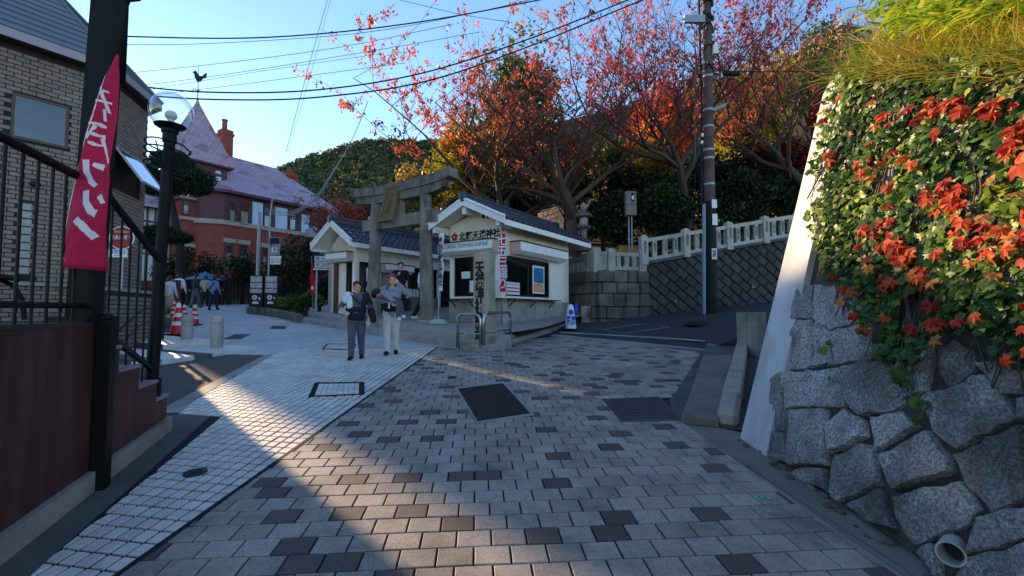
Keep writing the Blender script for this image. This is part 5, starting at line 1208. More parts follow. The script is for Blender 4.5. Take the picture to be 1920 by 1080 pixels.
d_ = ray(381, 190); Ydep = (HH @ V((xm, TWd/2, 0))).y; apz = AT(381, 192, Ydep).z
f.add([(xa-o_, -o_, z2-.05), (xb+o_, -o_, z2-.05), (xb+o_, TWd+o_, z2-.05), (xa-o_, TWd+o_, z2-.05), (xm, TWd/2, apz)], [(0, 1, 4), (1, 2, 4), (2, 3, 4), (3, 0, 4), (3, 2, 1, 0)]); part('tower_roof', f, 'slate_mauve', ho)
f = MB(HH); f.bx((xa-o_-.02, -o_-.02, z2-.20), (xb+o_+.02, TWd+o_+.02, z2-.055)); part('tower_eave', f, 'timber_purple', ho)
f = MB(HH)
for a in ((xa-o_, -o_), (xb+o_, -o_), (xb+o_, TWd+o_), (xa-o_, TWd+o_)): f.tube([(a[0], a[1], z2), (xm, TWd/2, apz+.03)], .07, 6)
part('hip_ridges', f, 'slate_mauve', ho)
# weathercock
wc = thing('weathercock', 'small metal cockerel weather vane on the tower point', 'weathercock', HH @ V((xm, TWd/2, apz)))
f = MB(HH); f.lathe([(.18, -.25), (.14, 0), (.05, .15), (.10, .3), (.04, .4), (.03, .6)], (xm, TWd/2, apz), 10); part('finial', f, 'slate_mauve', wc)
f = MB(HH); f.tube([(xm, TWd/2, apz+.3), (xm, TWd/2, apz+3.1)], [.035, .015], 6); part('rod', f, 'dark_metal', wc)
for k, (dx, dy) in enumerate(((1, 0), (0, 1))): f = MB(HH); f.tube([(xm-dx*.4, TWd/2-dy*.4, apz+1.0), (xm+dx*.4, TWd/2+dy*.4, apz+1.0)], .025, 6); part('compass_arm', f, 'dark_metal', wc)
f = MB(frame(HH @ V((xm, TWd/2, apz+2.05)), (1, .1, 0)))
ck = [(-.05, -.25), (.12, -.22), (.25, -.05), (.42, .02), (.44, .30), (.30, .22), (.22, .10), (.05, .10), (-.08, .30), (-.16, .42), (-.24, .34), (-.32, .26), (-.22, .22), (-.20, .02)]
f.prism([(x*1.45, -.02, z*1.45) for x, z in ck], (0, .04, 0)); part('cockerel', f, 'dark_metal', wc)
# windows
def win(x0, x1, z0, z1_, yo, parent, nx=2, nz=3, glass='panel_blue', frame_='timber_purple', curtain=True):
    f = MB(HH @ Matrix.Translation((0, yo, 0))); t_ = .07
    for a in ((x0, -.05, z0, x1, .05, z0+t_), (x0, -.05, z1_-t_, x1, .05, z1_), (x0, -.049, z0, x0+t_, .05, z1_), (x1-t_, -.049, z0, x1, .05, z1_), (x0, -.051, z0+(z1_-z0)*.6, x1, .05, z0+(z1_-z0)*.6+.06)): f.bx(a[:3], a[3:])
    for k in range(1, nx+1): xx = x0+(x1-x0)*k/(nx+1); f.bx((xx-.02, -.045, z0+(z1_-z0)*.6), (xx+.02, .03, z1_))
    for k in range(1, nz): zz = z0+(z1_-z0)*(.6+.4*k/nz); f.bx((x0, -.044, zz-.02), (x1, .03, zz+.02))
    w_ = part('window', f, frame_, parent); f = MB(HH @ Matrix.Translation((0, yo, 0))); f.bx((x0, .0, z0), (x1, .012, z1_)); part('pane', f, 'window_glass', w_)
    f = MB(HH @ Matrix.Translation((0, yo, 0))); f.bx((x0, .03, z0), (x1, .045, z0+(z1_-z0)*.58)); part('curtain', f, 'paper', w_)
    f = MB(HH @ Matrix.Translation((0, yo, 0))); f.bx((x0, .02, z0+(z1_-z0)*.58), (x1, .028, z1_)); part('dark_pane_back', f, 'dark_room', w_)
def W4(px0, px1, py0, py1, yo): a, zt_ = FC(px0, py0, yo); b, _ = FC(px1, py0, yo); _, zb_ = FC(px0, py1, yo); return a, b, zb_, zt_
for px0, px1, py0, py1 in ((343, 356, 371, 402), (367, 380, 374, 406)): a, b, zb_, zt_ = W4(px0, px1, py0, py1, -.03); win(a, b, zb_, zt_, -.03, ho)
for (px0, px1, py) in ((337, 385, 370), (337, 383, 407), (337, 379, 458)): a, zt_ = FC(px0, py, -.08); b, _ = FC(px1, py, -.08); f = MB(HH); f.bx((a, -.12, zt_-.12), (b, .02, zt_+.13)); part('stone_course', f, 'stone_band', ho)
for px0, px1, py0, py1 in ((382, 396, 330, 342), (382, 395, 345, 357)):
    a, b, zb_, zt_ = W4(px0, px1, py0, py1, -.1); f = MB(HH); f.bx((a, -.11, zb_), (b, -.085, zt_)); part('pane', f, 'panel_blue', tt)
a, b, zb_, zt_ = W4(403, 415, 330, 361, -.1); f = MB(HH); f.bx((a, -.11, zb_), (b, -.085, zt_)); part('pane', f, 'panel_blue', tt)
f = MB(HH); rr_ = (b-a)/2; f.prism([((a+b)/2+rr_*math.cos(k*math.pi/10), -.11, zt_+.25+rr_*math.sin(k*math.pi/10)) for k in range(11)], (0, .025, 0)); part('arched_pane', f, 'panel_blue', tt)
# bay
YO = -1.3; bxa, bxb = FC(420, 400, YO)[0], FC(612, 420, YO)[0]; zE = FC(470, 372, YO)[1]; zB = FC(470, 428, YO)[1]
oct_ = [(bxa-1.5, 0), (bxa-1.3, YO*.35), (bxa, YO), (bxb, YO), (bxb, 2)]
f = MB(HH); f.prism([(x, y, hg-1) for x, y in oct_], (0, 0, zB-hg+1)); part('bay_wall', f, 'brick_red', ho)
f = MB(HH); f.prism([(x-(.1 if i < 3 else 0), y-.1, zB) for i, (x, y) in enumerate(oct_)], (0, 0, .35)); part('stone_sill_course', f, 'stone_band', ho)
f = MB(HH); f.prism([(x, y, zB+.35) for x, y in oct_], (0, 0, zE-zB-.35)); part('bay_upper_storey', f, 'timber_purple', ho)
f = MB(HH); ex = .55; f.prism([(bxa-2.2, .0, zE), (bxa-1.6, YO*.35-ex, zE), (bxa-.1, YO-ex, zE), (bxb+.4, YO-ex, zE), (bxb+.4, 2, zE)], (0, 0, .22)); part('bay_eave', f, 'timber_purple', ho)
for px0, px1, py0, py1 in ((430, 443, 377, 416), (451, 468, 378, 420), (495, 507, 388, 426), (543, 556, 395, 432)): a, b, zb_, zt_ = W4(px0, px1, py0, py1, YO-.05); win(a, b, zb_, zt_, YO-.05, ho)
for px0, px1, py0, py1 in ((474, 493, 378, 424), (517, 539, 388, 430), (566, 580, 402, 437), (583, 594, 424, 438)): a, b, zb_, zt_ = W4(px0, px1, py0, py1, YO-.05); f = MB(HH); f.bx((a, YO-.07, zb_), (b, YO+.02, zt_)); part('light_panel', f, 'panel_blue', ho)
for px0, px1, py0, py1 in ((423, 437, 455, 499), (449, 464, 458, 505), (492, 502, 464, 505)): a, b, zb_, zt_ = W4(px0, px1, py0, py1, YO-.04); win(a, b, zb_, zt_, YO-.04, ho); f = MB(HH); f.bx((a-.15, YO-.12, zt_+.03), (b+.2, YO+.02, zt_+.36)); part('stone_lintel', f, 'stone_band', ho); f = MB(HH); f.bx((a-.1, YO-.14, zb_-.16), (b+.1, YO+.02, zb_-.02)); part('stone_sill', f, 'stone_band', ho)
# bay roof and main roof
f = MB(HH); pk = (bxa+1.6, 2.2, FC(470, 326, 1.6)[1]); e = [(bxa-2.2, .3, zE+.22), (bxa-1.6, YO*.35-ex, zE+.22), (bxa-.1, YO-ex, zE+.22), (bxb+.4, YO-ex, zE+.22)]
f.add(e+[pk, (bxb+.4, 2.2, pk[2]-.2)], [(0, 1, 4), (1, 2, 4), (2, 3, 5, 4)]); part('bay_roof', f, 'slate_mauve', ho)
f = MB(HH); ry_ = 5.0; rzm = FC(430, 286, 4.0)[1]; x0_ = xb-.3; x1_ = bxb+5
f.add([(x0_-1.5, .4, zE+.1), (x1_, .4, zE+.1), (x1_, 10, zE+.1), (x0_-1.5, 10, zE+.1), (x0_+.6, ry_, rzm), (x1_-6.5, ry_, rzm)], [(0, 1, 5, 4), (1, 2, 5), (2, 3, 4, 5), (3, 0, 4), (3, 2, 1, 0)]); part('main_roof', f, 'slate_mauve', ho)
f = MB(HH); f.bx((xb-.5, .5, hg-1), (x1_-.5, 9.5, zE+.1)); part('main_wall', f, 'brick_red', ho)
# left wing, half timbered; ridge, ends and low link shaped to form the sun patches
xl0, xl1 = -4.15, -1.75; zl = 10.4
f = MB(HH); f.bx((xl0, 1.2, hg-1), (xl1, 8.5, zl-1.2)); lwg = part('timber_wing', f, 'timber_white', ho)
f = MB(HH); f.prism([(xl0, .5, zl-1.2), (xl0, 9, zl-1.2), (xl0, 4.75, zl+3.1)], (xl1-xl0, 0, 0)); part('timber_wing_roof', f, 'slate_mauve', ho)
f = MB(HH); f.bx((xl1, 1.6, hg-1), (xa, 8, 9.6)); part('link_wing', f, 'timber_white', ho); f = MB(HH); f.bx((xl0-2.6, 2.2, hg-1), (xl0-.002, 8, 7.6)); part('side_wing', f, 'timber_white', ho)
for k in range(5): xx = xl0+.2+(xl1-xl0-.4)*k/4; f = MB(HH); f.bx((xx-.06, 1.14, hg), (xx+.06, 1.21, zl-1.2)); part('timber_stud', f, 'timber_purple', lwg)
for zz in (hg+3.2, hg+5.6): f = MB(HH); f.bx((xl0, 1.145, zz-.07), (xl1, 1.205, zz+.07)); part('timber_rail', f, 'timber_purple', lwg)
for k in range(3): xx = xl0+.25+(xl1-xl0-.5)*k/3; f = MB(HH); f.bx((xx, 1.15, hg+3.5), (xx+.4, 1.19, hg+5.2)); part('window', f, 'dark_room', lwg)
# chimneys
for (px, py0, py1, Y, w_, hp_) in ((421, 245, 310, 42.5, .95, .9), (544, 325, 355, 47, 1.0, .5)):
    a = AT(px, py1, Y); b = AT(px, py0, Y); f = MB(frame(V((a.x, a.y, 0)))); f.bx((-w_/2, -w_/2, a.z-1), (w_/2, w_/2, b.z)); f.bx((-w_/2-.08, -w_/2-.08, b.z-.5), (w_/2+.08, w_/2+.08, b.z-.3)); part('chimney', f, 'brick_red', ho)
    f = MB(); f.lathe([(.22, 0), (.2, hp_), (.26, hp_+.02), (.26, hp_+.12)], b, 12); part('chimney_pot', f, 'brick_red', ho)
f = MB(HH); f.bx((bxb-2.2, YO-.6, FC(560, 395, YO)[1]-2.3), (bxb-1.5, YO-.1, FC(560, 395, YO)[1]-1.6)); part('air_conditioner', f, 'trim_grey', ho)
# wooden fence in front of the house
fe = thing('wooden_fence', 'dark brown board fence in front of the red brick house', 'fence', gp(-18, 29)); a, b = gp(-21, 27.5), gp(-9.0, 28.5); n_ = 60
for k in range(n_):
    p = a.lerp(b, k/n_); q = a.lerp(b, (k+.86)/n_); f = MB(); f.prism([p, q, q+V((0, .03, 0)), p+V((0, .03, 0))], (0, 0, 1.55+rnd.uniform(-.02, .02))); part('board', f, 'wood_dark', fe)
for z_ in (.4, 1.2): f = MB(); f.prism([a+V((0, .032, z_)), b+V((0, .032, z_)), b+V((0, .07, z_)), a+V((0, .07, z_))], (0, 0, .08)); part('rail', f, 'wood_dark', fe)
fe2 = thing('reddish_picket_fence', 'reddish picket fence behind the low brick wall', 'fence', gp(-15, 18)); a, b = gp(-13.3, 16.5), gp(-15.2, 21.5); n_ = 34
for k in range(n_):
    p = a.lerp(b, k/n_); q = a.lerp(b, (k+.6)/n_); f = MB(); f.prism([p, q, q+V((.03, 0, 0)), p+V((.03, 0, 0))], (0, 0, 1.45)); part('picket', f, 'wood_reddish', fe2)
for z_ in (.4, 1.15): f = MB(); f.prism([a+V((-.03, 0, z_)), b+V((-.03, 0, z_)), b+V((-.002, 0, z_)), a+V((-.002, 0, z_))], (0, 0, .07)); part('rail', f, 'wood_reddish', fe2)
# blue garden canopy
mat('canopy_blue', (60, 122, 150), .8, .1, 2, .05, 40, .1)
c = AT(385, 517, 26.5); t = thing('blue_parasol', 'pale blue garden canopy behind the crowd', 'canopy', gp(c.x, c.y)); f = MB(); f.lathe([(1.0, -.25), (.97, -.23), (.5, .0), (.05, .2)], c, 8); part('cloth', f, 'canopy_blue', t); f = MB(); f.tube([gp(c.x, c.y), c+V((0, 0, .25))], .03, 8); part('pole', f, 'pole_pale', t)
# ------------------------------------------------------------------ hills, trees, ivy, grass
mat('bark', (78, 66, 58), .95, .25, 3, .4, 40, .8, .02, stretch=(1, 1, .4))
mat('bark_dark', (46, 40, 36), .95, .25, 3, .4, 40, .8, .02)
mat('hill_soil', (52, 52, 34), .95, .4, .4, .4, 6, .8, .1, dirt=(34, 44, 24), dirtamt=.8, dscale=.3)
leafmat('leaf_cherry', [(0, (104, 66, 64)), (.3, (164, 92, 80)), (.55, (204, 112, 86)), (.8, (222, 116, 72)), (1, (172, 130, 100))], .5)
leafmat('leaf_orange', [(0, (128, 60, 50)), (.4, (190, 88, 58)), (.75, (222, 110, 56)), (1, (206, 140, 84))], .5)
leafmat('leaf_cherry_pink', [(0, (128, 54, 76)), (.4, (200, 84, 104)), (.7, (226, 118, 118)), (1, (176, 112, 96))], .5)
leafmat('leaf_maple', [(0, (130, 56, 36)), (.4, (196, 88, 50)), (.75, (222, 124, 60)), (1, (222, 160, 72))], .45)
leafmat('leaf_crimson', [(0, (70, 14, 22)), (.5, (130, 24, 34)), (1, (176, 44, 44))], .4)
leafmat('leaf_yellow', [(0, (106, 104, 32)), (.5, (172, 158, 48)), (1, (224, 194, 66))], .5)
leafmat('leaf_green', [(0, (44, 64, 28)), (.5, (78, 100, 44)), (1, (128, 138, 58))], .4)
leafmat('leaf_dark', [(0, (20, 32, 18)), (.6, (36, 52, 28)), (1, (60, 74, 38))], .25)
leafmat('leaf_olive', [(0, (78, 76, 36)), (.5, (138, 118, 52)), (1, (196, 150, 68))], .5)
leafmat('needle', [(0, (18, 32, 22)), (.6, (34, 52, 34)), (1, (62, 78, 44))], .2)
def hillz(x, y):
    k = max(0, min(1, (x+1.5)/4)); k = k*k*(3-2*k)
    up = 2.75+.20*max(0, x-3)+.40*max(0, y-18)-.003*max(0, y-18)**2*(1 if y < 70 else 0)
    base = SL*min(y, 70)-.1
    return base+(max(base, up)-base)*k
gx = [-9+1.5*i for i in range(60)]; gy = [16.6+1.2*i for i in range(50)]
def hz_in(x, y): return hillz(x, y)+.25*mnoise.noise(V((x*.4, y*.4, 0)))*(1 if y > 19 else 0)
mb = MB()
def fence_y(x): return 16.35+(max(x, 4.6)-4.6)*.24+(1.7 if x < 2.3 else 0)
vs = []
for j, y in enumerate(gy):
    for x in gx:
        yy = y+(fence_y(x)+.15-16.6)*max(0, 1-j/6) if x > -1.2 else y+3
        if j == 0 and x > 2: z = 2.9+max(0, (x-4.6))*.155
        else: z = hz_in(x, yy)
        vs.append((x, yy, z))
n_ = len(gx); mb.add(vs, [(j*n_+i, j*n_+i+1, (j+1)*n_+i+1, (j+1)*n_+i) for j in range(len(gy)-1) for i in range(n_-1)]); tag(mb.obj('hillside', 'hill_soil', smooth=True), kind='structure')
# far wooded mountain
ridge = [(300, 420), (420, 372), (500, 318), (560, 292), (620, 272), (680, 258), (740, 254), (800, 256), (860, 252), (940, 232), (1040, 215), (1150, 190), (1300, 150), (1500, 110), (1800, 60)]
mv = []; rows = 18; YF = 300
for j in range(rows+1):
    for (px, py) in ridge:
        top = AT(px, py+14, YF); k = j/rows; y = 110+(YF-110)*k; x = top.x*(y/YF)*1.0; zz = terrain(x, y)+(top.z-terrain(top.x, YF))*(k**1.15); mv.append((x, y, zz+3*mnoise.noise(V((x*.03, y*.03, 3)))))
for (px, py) in ridge: top = AT(px, py+60, YF+150); mv.append((top.x, YF+150, top.z))
m_ = len(ridge); mb = MB(); mb.add(mv, [(j*m_+i, j*m_+i+1, (j+1)*m_+i+1, (j+1)*m_+i) for j in range(rows+1) for i in range(m_-1)]); mo = tag(mb.obj('mountain', 'hill_soil', smooth=True), kind='structure')
MV = np.array(mv)[: (rows+1)*m_].reshape(rows+1, m_, 3); P = []; RVs = []
for k in range(4200):
    j = (NR.random()**.75)*rows*.999; i = NR.random()*(m_-6.001)+ (0 if NR.random() < .85 else 4); j0, i0 = int(j), int(i); u, v = j-j0, i-i0
    c = (MV[j0, i0]*(1-u)+MV[j0+1, i0]*u)*(1-v)+(MV[j0, i0+1]*(1-u)+MV[j0+1, i0+1]*u)*v
    r = NR.uniform(1.3, 3.3)*(.6+.4*c[1]/300); q = NR.normal(size=(34, 3)); q /= np.linalg.norm(q, axis=1)[:, None]; q[:, 2] = np.abs(q[:, 2])*1.15
    P.append(c+q*r*NR.uniform(.8, 1.08, size=(34, 1))+np.array([0, 0, r*.2])); col = np.clip(NR.normal(.45, .2), 0, .85); col = .97 if NR.random() < .05 else col; RVs.append(np.full(34, col))
P = np.concatenate(P); RVs = np.repeat(np.concatenate(RVs)+NR.normal(0, .05, size=len(P)), 4)
leafmat('leaf_mountain', [(0, (46, 60, 44)), (.4, (72, 88, 58)), (.7, (104, 110, 70)), (.86, (132, 120, 80)), (1, (196, 168, 76))], .3)  # greens greyed and lightened, distance haze put into the leaf colour
v_, f_, n4 = leaf_arrays(P, 1.5, .7); o = np_obj('mountain_forest', v_, f_, 4, 'leaf_mountain', None, RVs, 'stuff'); tag(o, 'dense green wood covering the far mountainside', 'forest')
# ---- trees
def grow(base, height, spread, seed, levels=4, r0=.3, lean=(0, 0, 0), fork=.32, nb=(4, 5, 4, 3), up=.45, wig=.14, len0=None, droop=0.0, lm=(.62, .85), l1=1.0):
    """returns list of branches (points, radii) and tip points"""
    rg = random.Random(seed); br = []; tips = []
    def go(p, d, L, r, lev):
        n = 6 if lev < 2 else 4; pts = [p]; rs = [r]; q = p; dd = d
        for i in range(n):
            dd = (dd+V((rg.gauss(0, wig), rg.gauss(0, wig), rg.gauss(0, wig*.7)+(.05 if lev else .0)-droop*(lev > 1)))).normalized(); q = q+dd*(L/n); pts.append(q); rs.append(max(r*(1-.62*(i+1)/n), .006))
        br.append((pts, rs, lev))
        if lev >= 2: tips.extend((x, lev) for x in pts[1:])
        if lev >= levels: return
        k = nb[min(lev, len(nb)-1)]
        for j in range(k):
            u = rg.uniform(.35 if lev else fork+.3, 1.0) if j < k-1 else 1.0; i = min(int(u*n), n); a = pts[i]; az = rg.uniform(0, 2*math.pi) if lev else 2*math.pi*(j+rg.uniform(-.2, .2))/k
            side = V((math.cos(az), math.sin(az), 0)); e = (dd*.55+side*spread*(1.0 if lev == 0 else .75)+V((0, 0, up*rg.uniform(.3, 1.2)))).normalized()
            go(a, e, L*rg.uniform(*lm)*(l1 if lev == 0 else 1), max(rs[i]*.72, .008), lev+1)
    d0 = (V((0, 0, 1))+V(lean)).normalized(); go(V(base), d0, len0 or height*.38, r0, 0); return br, tips
def make_tree(name, label, base, height, spread, seed, leaf, nleaf, lsize, group=None, cat='tree', r0=.3, bark='bark', jit=.35, droop=.4, rvm=(.5, .28), keep=None, **kw):
    br, tips = grow(base, height, spread, seed, r0=r0, **kw); t = thing(name, label, cat, V(base), group)
    f = MB(); g_ = MB()
    for pts, rs, lev in br: (f if lev < 2 else g_).tube(pts, rs, 9 if lev == 0 else (6 if lev < 2 else 4), cap=False)
    part('trunk', f, bark, t, True); part('branches', g_, bark, t, True)
    T = np.array([tuple(p) for p, l in tips]); w_ = np.array([1.0 if l >= 3 else .35 for p, l in tips])
    dd = np.hypot(T[:, 0]-base[0], T[:, 1]-base[1]); w_ = w_*(.15+(dd/np.percentile(dd, 90))**1.5)
    if keep: w_ = w_*np.array([keep(V(p)) for p in T])
    nc = nleaf//7; idx = np.repeat(NR.choice(len(T), nc, p=w_/w_.sum()), 7); nleaf = len(idx); P = T[idx]+np.repeat(NR.normal(0, .06, size=(nc, 3)), 7, 0)+NR.normal(0, .085, size=(nleaf, 3)); P[:, 2] -= .06
    v_, f_, n4 = leaf_arrays(P, lsize, .5, 1.1); cl = np.array([mnoise.noise(V(tuple(p))*.6) for p in P]); rv = np.repeat(np.clip(NR.normal(rvm[0], rvm[1]*.6, size=nleaf)+cl*.45, 0, 1), 4)
    np_obj('crown', v_, f_, 4, leaf, t, rv); return t
def make_bush(name, label, c, rad, n, ls, leaf, group=None, cat='tree', trunk=True, ground=None, clumps=26, rvm=(.5, .2), seed=0, bark='bark_dark', asp=.55):
    rg = np.random.default_rng(seed+5); c = np.array(c, float); rad = np.array(rad, float); z0 = ground if ground is not None else c[2]-rad[2]
    t = thing(name, label, cat, (c[0], c[1], z0), group)
    C = rg.normal(size=(clumps, 3)); C /= np.linalg.norm(C, axis=1)[:, None]; C = c+C*rad*rg.uniform(.35, .92, size=(clumps, 1)); R_ = rg.uniform(.24, .42, size=clumps)*rad.mean()
    i = rg.integers(0, clumps, n); q = rg.normal(size=(n, 3)); q /= np.linalg.norm(q, axis=1)[:, None]; P = C[i]+q*(R_[i]*rg.uniform(.55, 1.08, n))[:, None]
    v_, f_, n4 = leaf_arrays(P, ls, asp, .15); tint = rg.normal(0, .14, clumps); rv = np.repeat(np.clip(rg.normal(rvm[0], rvm[1]*.5, n)+tint[i], 0, 1), 4); np_obj('crown', v_, f_, 4, leaf, t, rv)
    f = MB(); b = V((c[0], c[1], z0-.2)); f.tube([b, V(tuple(c))*.7+b*.3, V(tuple(c))+V((0, 0, rad[2]*.3))], [rad.mean()*.09, rad.mean()*.06, .03], 8)
    for k in range(min(clumps, 12)): f.tube([b.lerp(V(tuple(c)), .35+.05*k), V(tuple(C[k]))], [rad.mean()*.035, .012], 5)
    part('trunk', f, bark, t, True); return t
def on(px, py, Y): return AT(px, py, Y)
# the big cherry behind the booth
CK = dict(group='autumn cherry trees', nb=(7, 5, 4, 4), wig=.15, jit=.55)
b = V((AT(1080, 430, 19).x, 19.0, 2.6)); make_tree('cherry_tree', 'large spreading cherry tree with orange-red autumn leaves behind the booth', b, 12, 1.25, 21, 'leaf_cherry', 8400, .13, r0=.40, len0=4.2, up=.55, lean=(-.12, -.05, 0), l1=1.25, **CK)
b = V((AT(965, 420, 20).x, 20.0, 2.4)); make_tree('cherry_tree', 'cherry tree leaning over the stone gate, orange leaves at its left tips', b, 11, 1.35, 8, 'leaf_orange', 7000, .135, r0=.36, len0=4.6, lean=(-.38, -.12, 0), up=.42, l1=1.3, keep=lambda q: 1.0 if px_of(q)[0] < 880 else .22, **CK)
b = V((AT(1290, 400, 21).x, 21.0, 4.4)); make_tree('cherry_tree', 'cherry tree with pinkish red leaves beside the utility pole', b, 12, 1.15, 33, 'leaf_cherry_pink', 8000, .13, r0=.32, len0=4.6, lean=(.06, -.05, 0), up=.6, l1=1.15, **CK)
b = V((AT(1540, 330, 20).x, 20.0, 5.6)); make_tree('cherry_tree', 'crimson-leaved cherry tree rising behind the white wall end', b, 10, 1.1, 12, 'leaf_cherry', 6000, .13, r0=.28, len0=3.8, lean=(-.15, -.1, 0), up=.6, l1=1.1, **CK)
b = V((AT(728, 430, 23).x, 23.0, 1.6)); make_tree('bare_tree', 'nearly bare dark tree with a few leaves behind the stone gate', b, 8.5, .95, 5, 'leaf_cherry', 800, .12, None, r0=.20, nb=(5, 5, 4, 3), len0=3.2, up=.5, bark='bark_dark', rvm=(.2, .3))
# tall conifer and lit broadleaves
make_bush('evergreen_tree', 'tall dense evergreen tree rising behind the big cherry', AT(965, 215, 27), (2.3, 2.3, 5.2), 9000, .26, 'leaf_green', None, ground=2.4, clumps=46, rvm=(.35, .3), seed=1)
make_bush('evergreen_tree', 'yellow-green broadleaf tree left of the tall evergreen above the gate', AT(880, 290, 25), (2.0, 2.0, 3.2), 6000, .22, 'leaf_yellow', None, ground=2.2, clumps=34, rvm=(.35, .4), seed=2)
BUSH = [(1125, 310, 28, (2.0, 1.9, 1.6), 4200, .24, 'leaf_green', 'olive-green tree behind the cherry trunk'), (1240, 235, 27, (2.3, 2.0, 2.8), 6500, .20, 'leaf_maple', 'sunlit orange-red maple left of the utility pole'),
 (1210, 320, 26, (1.8, 1.6, 1.5), 4200, .2, 'leaf_yellow', 'yellow-green sunlit shrub below the orange maple'), (1400, 215, 28, (3.0, 2.6, 3.4), 7000, .24, 'leaf_yellow', 'golden olive tree directly right of the utility pole'),
 (1520, 150, 32, (3.4, 3.0, 3.6), 7500, .25, 'leaf_green', 'green tree below the hilltop building'), (1470, 300, 23, (1.9, 1.5, 1.3), 5000, .16, 'leaf_crimson', 'dark crimson maple above the name fence'),
 (1590, 215, 26, (2.0, 2.0, 2.0), 4500, .2, 'leaf_crimson', 'crimson shrub next to the top of the white pier'), (1330, 190, 33, (2.6, 2.4, 2.0), 3600, .22, 'leaf_olive', 'golden tree on the upper slope behind the pole'),
 (1060, 345, 25, (1.6, 1.5, 1.4), 3600, .18, 'leaf_dark', 'dark evergreen between the two cherry trunks'), (800, 350, 30, (2.4, 2.0, 2.0), 5000, .2, 'leaf_olive', 'brownish tree showing through the stone gate'), (640, 408, 24, (1.3, 1.1, .8), 2600, .13, 'leaf_cherry', 'low rusty-leaved tree between house and gate'),
 (700, 395, 27, (1.1, 1.0, .8), 1800, .14, 'leaf_crimson', 'low dark red tree left of the gate lintel')]
for i, (px, py, Y, rad, n, ls, lf, lab) in enumerate(BUSH): c = AT(px, py, Y); make_bush('broadleaf_tree', lab, c, rad, n, ls, lf, 'trees on the wooded slope', ground=min(hillz(c.x, c.y), c.z-rad[2]*.7), clumps=36, seed=10+i)
DARK = [(1130, 405, 20.5, (1.5, 1.2, 1.3)), (1235, 400, 19.5, (1.8, 1.3, 1.5)), (1290, 370, 21.5, (1.9, 1.5, 1.9)), (1400, 380, 20.0, (1.9, 1.3, 1.5)), (1450, 345, 22.5, (2.0, 1.5, 1.8)), (1500, 380, 20.5, (1.8, 1.3, 1.6)), (1180, 350, 23, (1.9, 1.5, 1.7)), (1345, 340, 24, (2.2, 1.6, 1.8)), (1570, 340, 22, (2.0, 1.6, 1.9)), (960, 395, 23, (1.9, 1.4, 1.3)), (880, 405, 24, (1.6, 1.3, 1.2))]
DL = ['dark evergreen shrub beside the stone lantern', 'dark evergreen shrub behind the meter box', 'tall dark evergreen just left of the utility pole', 'dark clipped shrub above the middle of the name fence', 'dark evergreen below the crimson maple', 'dark shrub behind the upper end of the name fence', 'dark evergreen above the coursed wall', 'dark evergreen behind the utility pole', 'dark evergreen right behind the white pier', 'dark evergreen behind the booth ridge', 'dark evergreen behind the gate right pillar']
for i, ((px, py, Y, rad), lab) in enumerate(zip(DARK, DL)): c = AT(px, py, Y); make_bush('evergreen_shrub', lab, c, rad, 4200, .17, 'leaf_dark', 'dark shrubs behind the fence', 'shrub', ground=min(hillz(c.x, c.y), c.z-rad[2]*.8), clumps=30, seed=40+i)
# planting by the house and the plaza
for i, (px, py, Y, rad, n, ls, lf, nm, lab, cat) in enumerate(((520, 525, 24.5, (1.5, 1.2, 1.2), 3600, .15, 'leaf_dark', 'garden_shrub', 'rounded dark shrub behind the capsule machines', 'shrub'), (572, 490, 24.5, (1.3, 1.2, 1.9), 3800, .14, 'leaf_dark', 'garden_tree', 'dark garden tree right of the signpost', 'tree'), (350, 505, 29, (2.1, 1.6, 1.1), 4200, .15, 'leaf_dark', 'garden_tree', 'dark leafy tree in front of the red brick tower', 'tree'),
  (575, 568, 19.0, (1.1, .8, .42), 2600, .11, 'leaf_green', 'hedge', 'low green hedge left of the shrine steps', 'hedge'), (545, 575, 20, (.9, .6, .4), 1800, .11, 'leaf_green', 'hedge', 'low green hedge beside the capsule machines', 'hedge'), (455, 505, 27.5, (1.6, 1.2, .9), 3000, .15, 'leaf_dark', 'garden_shrub', 'dark shrub above the board fence', 'shrub'), (600, 545, 22, (1.4, 1, .8), 2600, .13, 'leaf_dark', 'garden_shrub', 'dark shrub behind the red flag', 'shrub'))):
    c = AT(px, py, Y); make_bush(nm, lab, c, rad, n, ls, lf, None, cat, ground=min(gz(c.y), c.z-rad[2]*.6), clumps=24, seed=70+i)
# pine beside the lamp
pb = gp(AT(338, 560, 27).x, 27); pine = thing('pine_tree', 'dark layered pine tree beside the tower, behind the street lamp', 'pine tree', pb)
f = MB(); top = AT(318, 300, 27); f.tube([pb, pb.lerp(top, .4)+V((.25, 0, 0)), pb.lerp(top, .75)+V((-.1, 0, 0)), top], [.26, .22, .15, .05], 9); PP = []
for k, (px, py, rx, rz) in enumerate(((318, 318, 1.7, .75), (290, 338, 1.3, .6), (355, 335, 1.5, .65), (300, 352, 1.2, .5), (365, 352, 1.0, .45), (320, 300, 1.1, .5), (298, 436, 1.2, .4), (330, 446, .9, .35), (285, 450, .9, .35))):
    c = AT(px, py, 27); q = NR.normal(size=(2200, 3)); q /= np.linalg.norm(q, axis=1)[:, None]; PP.append(np.array(c)+q*np.array([rx, rx*.8, rz])*NR.uniform(.3, 1, size=(2200, 1))**.5)
    f.tube([pb.lerp(top, max(.3, min(.95, (c.z-pb.z)/(top.z-pb.z)))), V(c)], [.07, .02], 5)
part('trunk', f, 'bark_dark', pine, True); P = np.concatenate(PP); v_, f_, n4 = leaf_arrays(P, .27, .2); np_obj('crown', v_, f_, 4, 'needle', pine, np.repeat(NR.random(len(P)), 4))
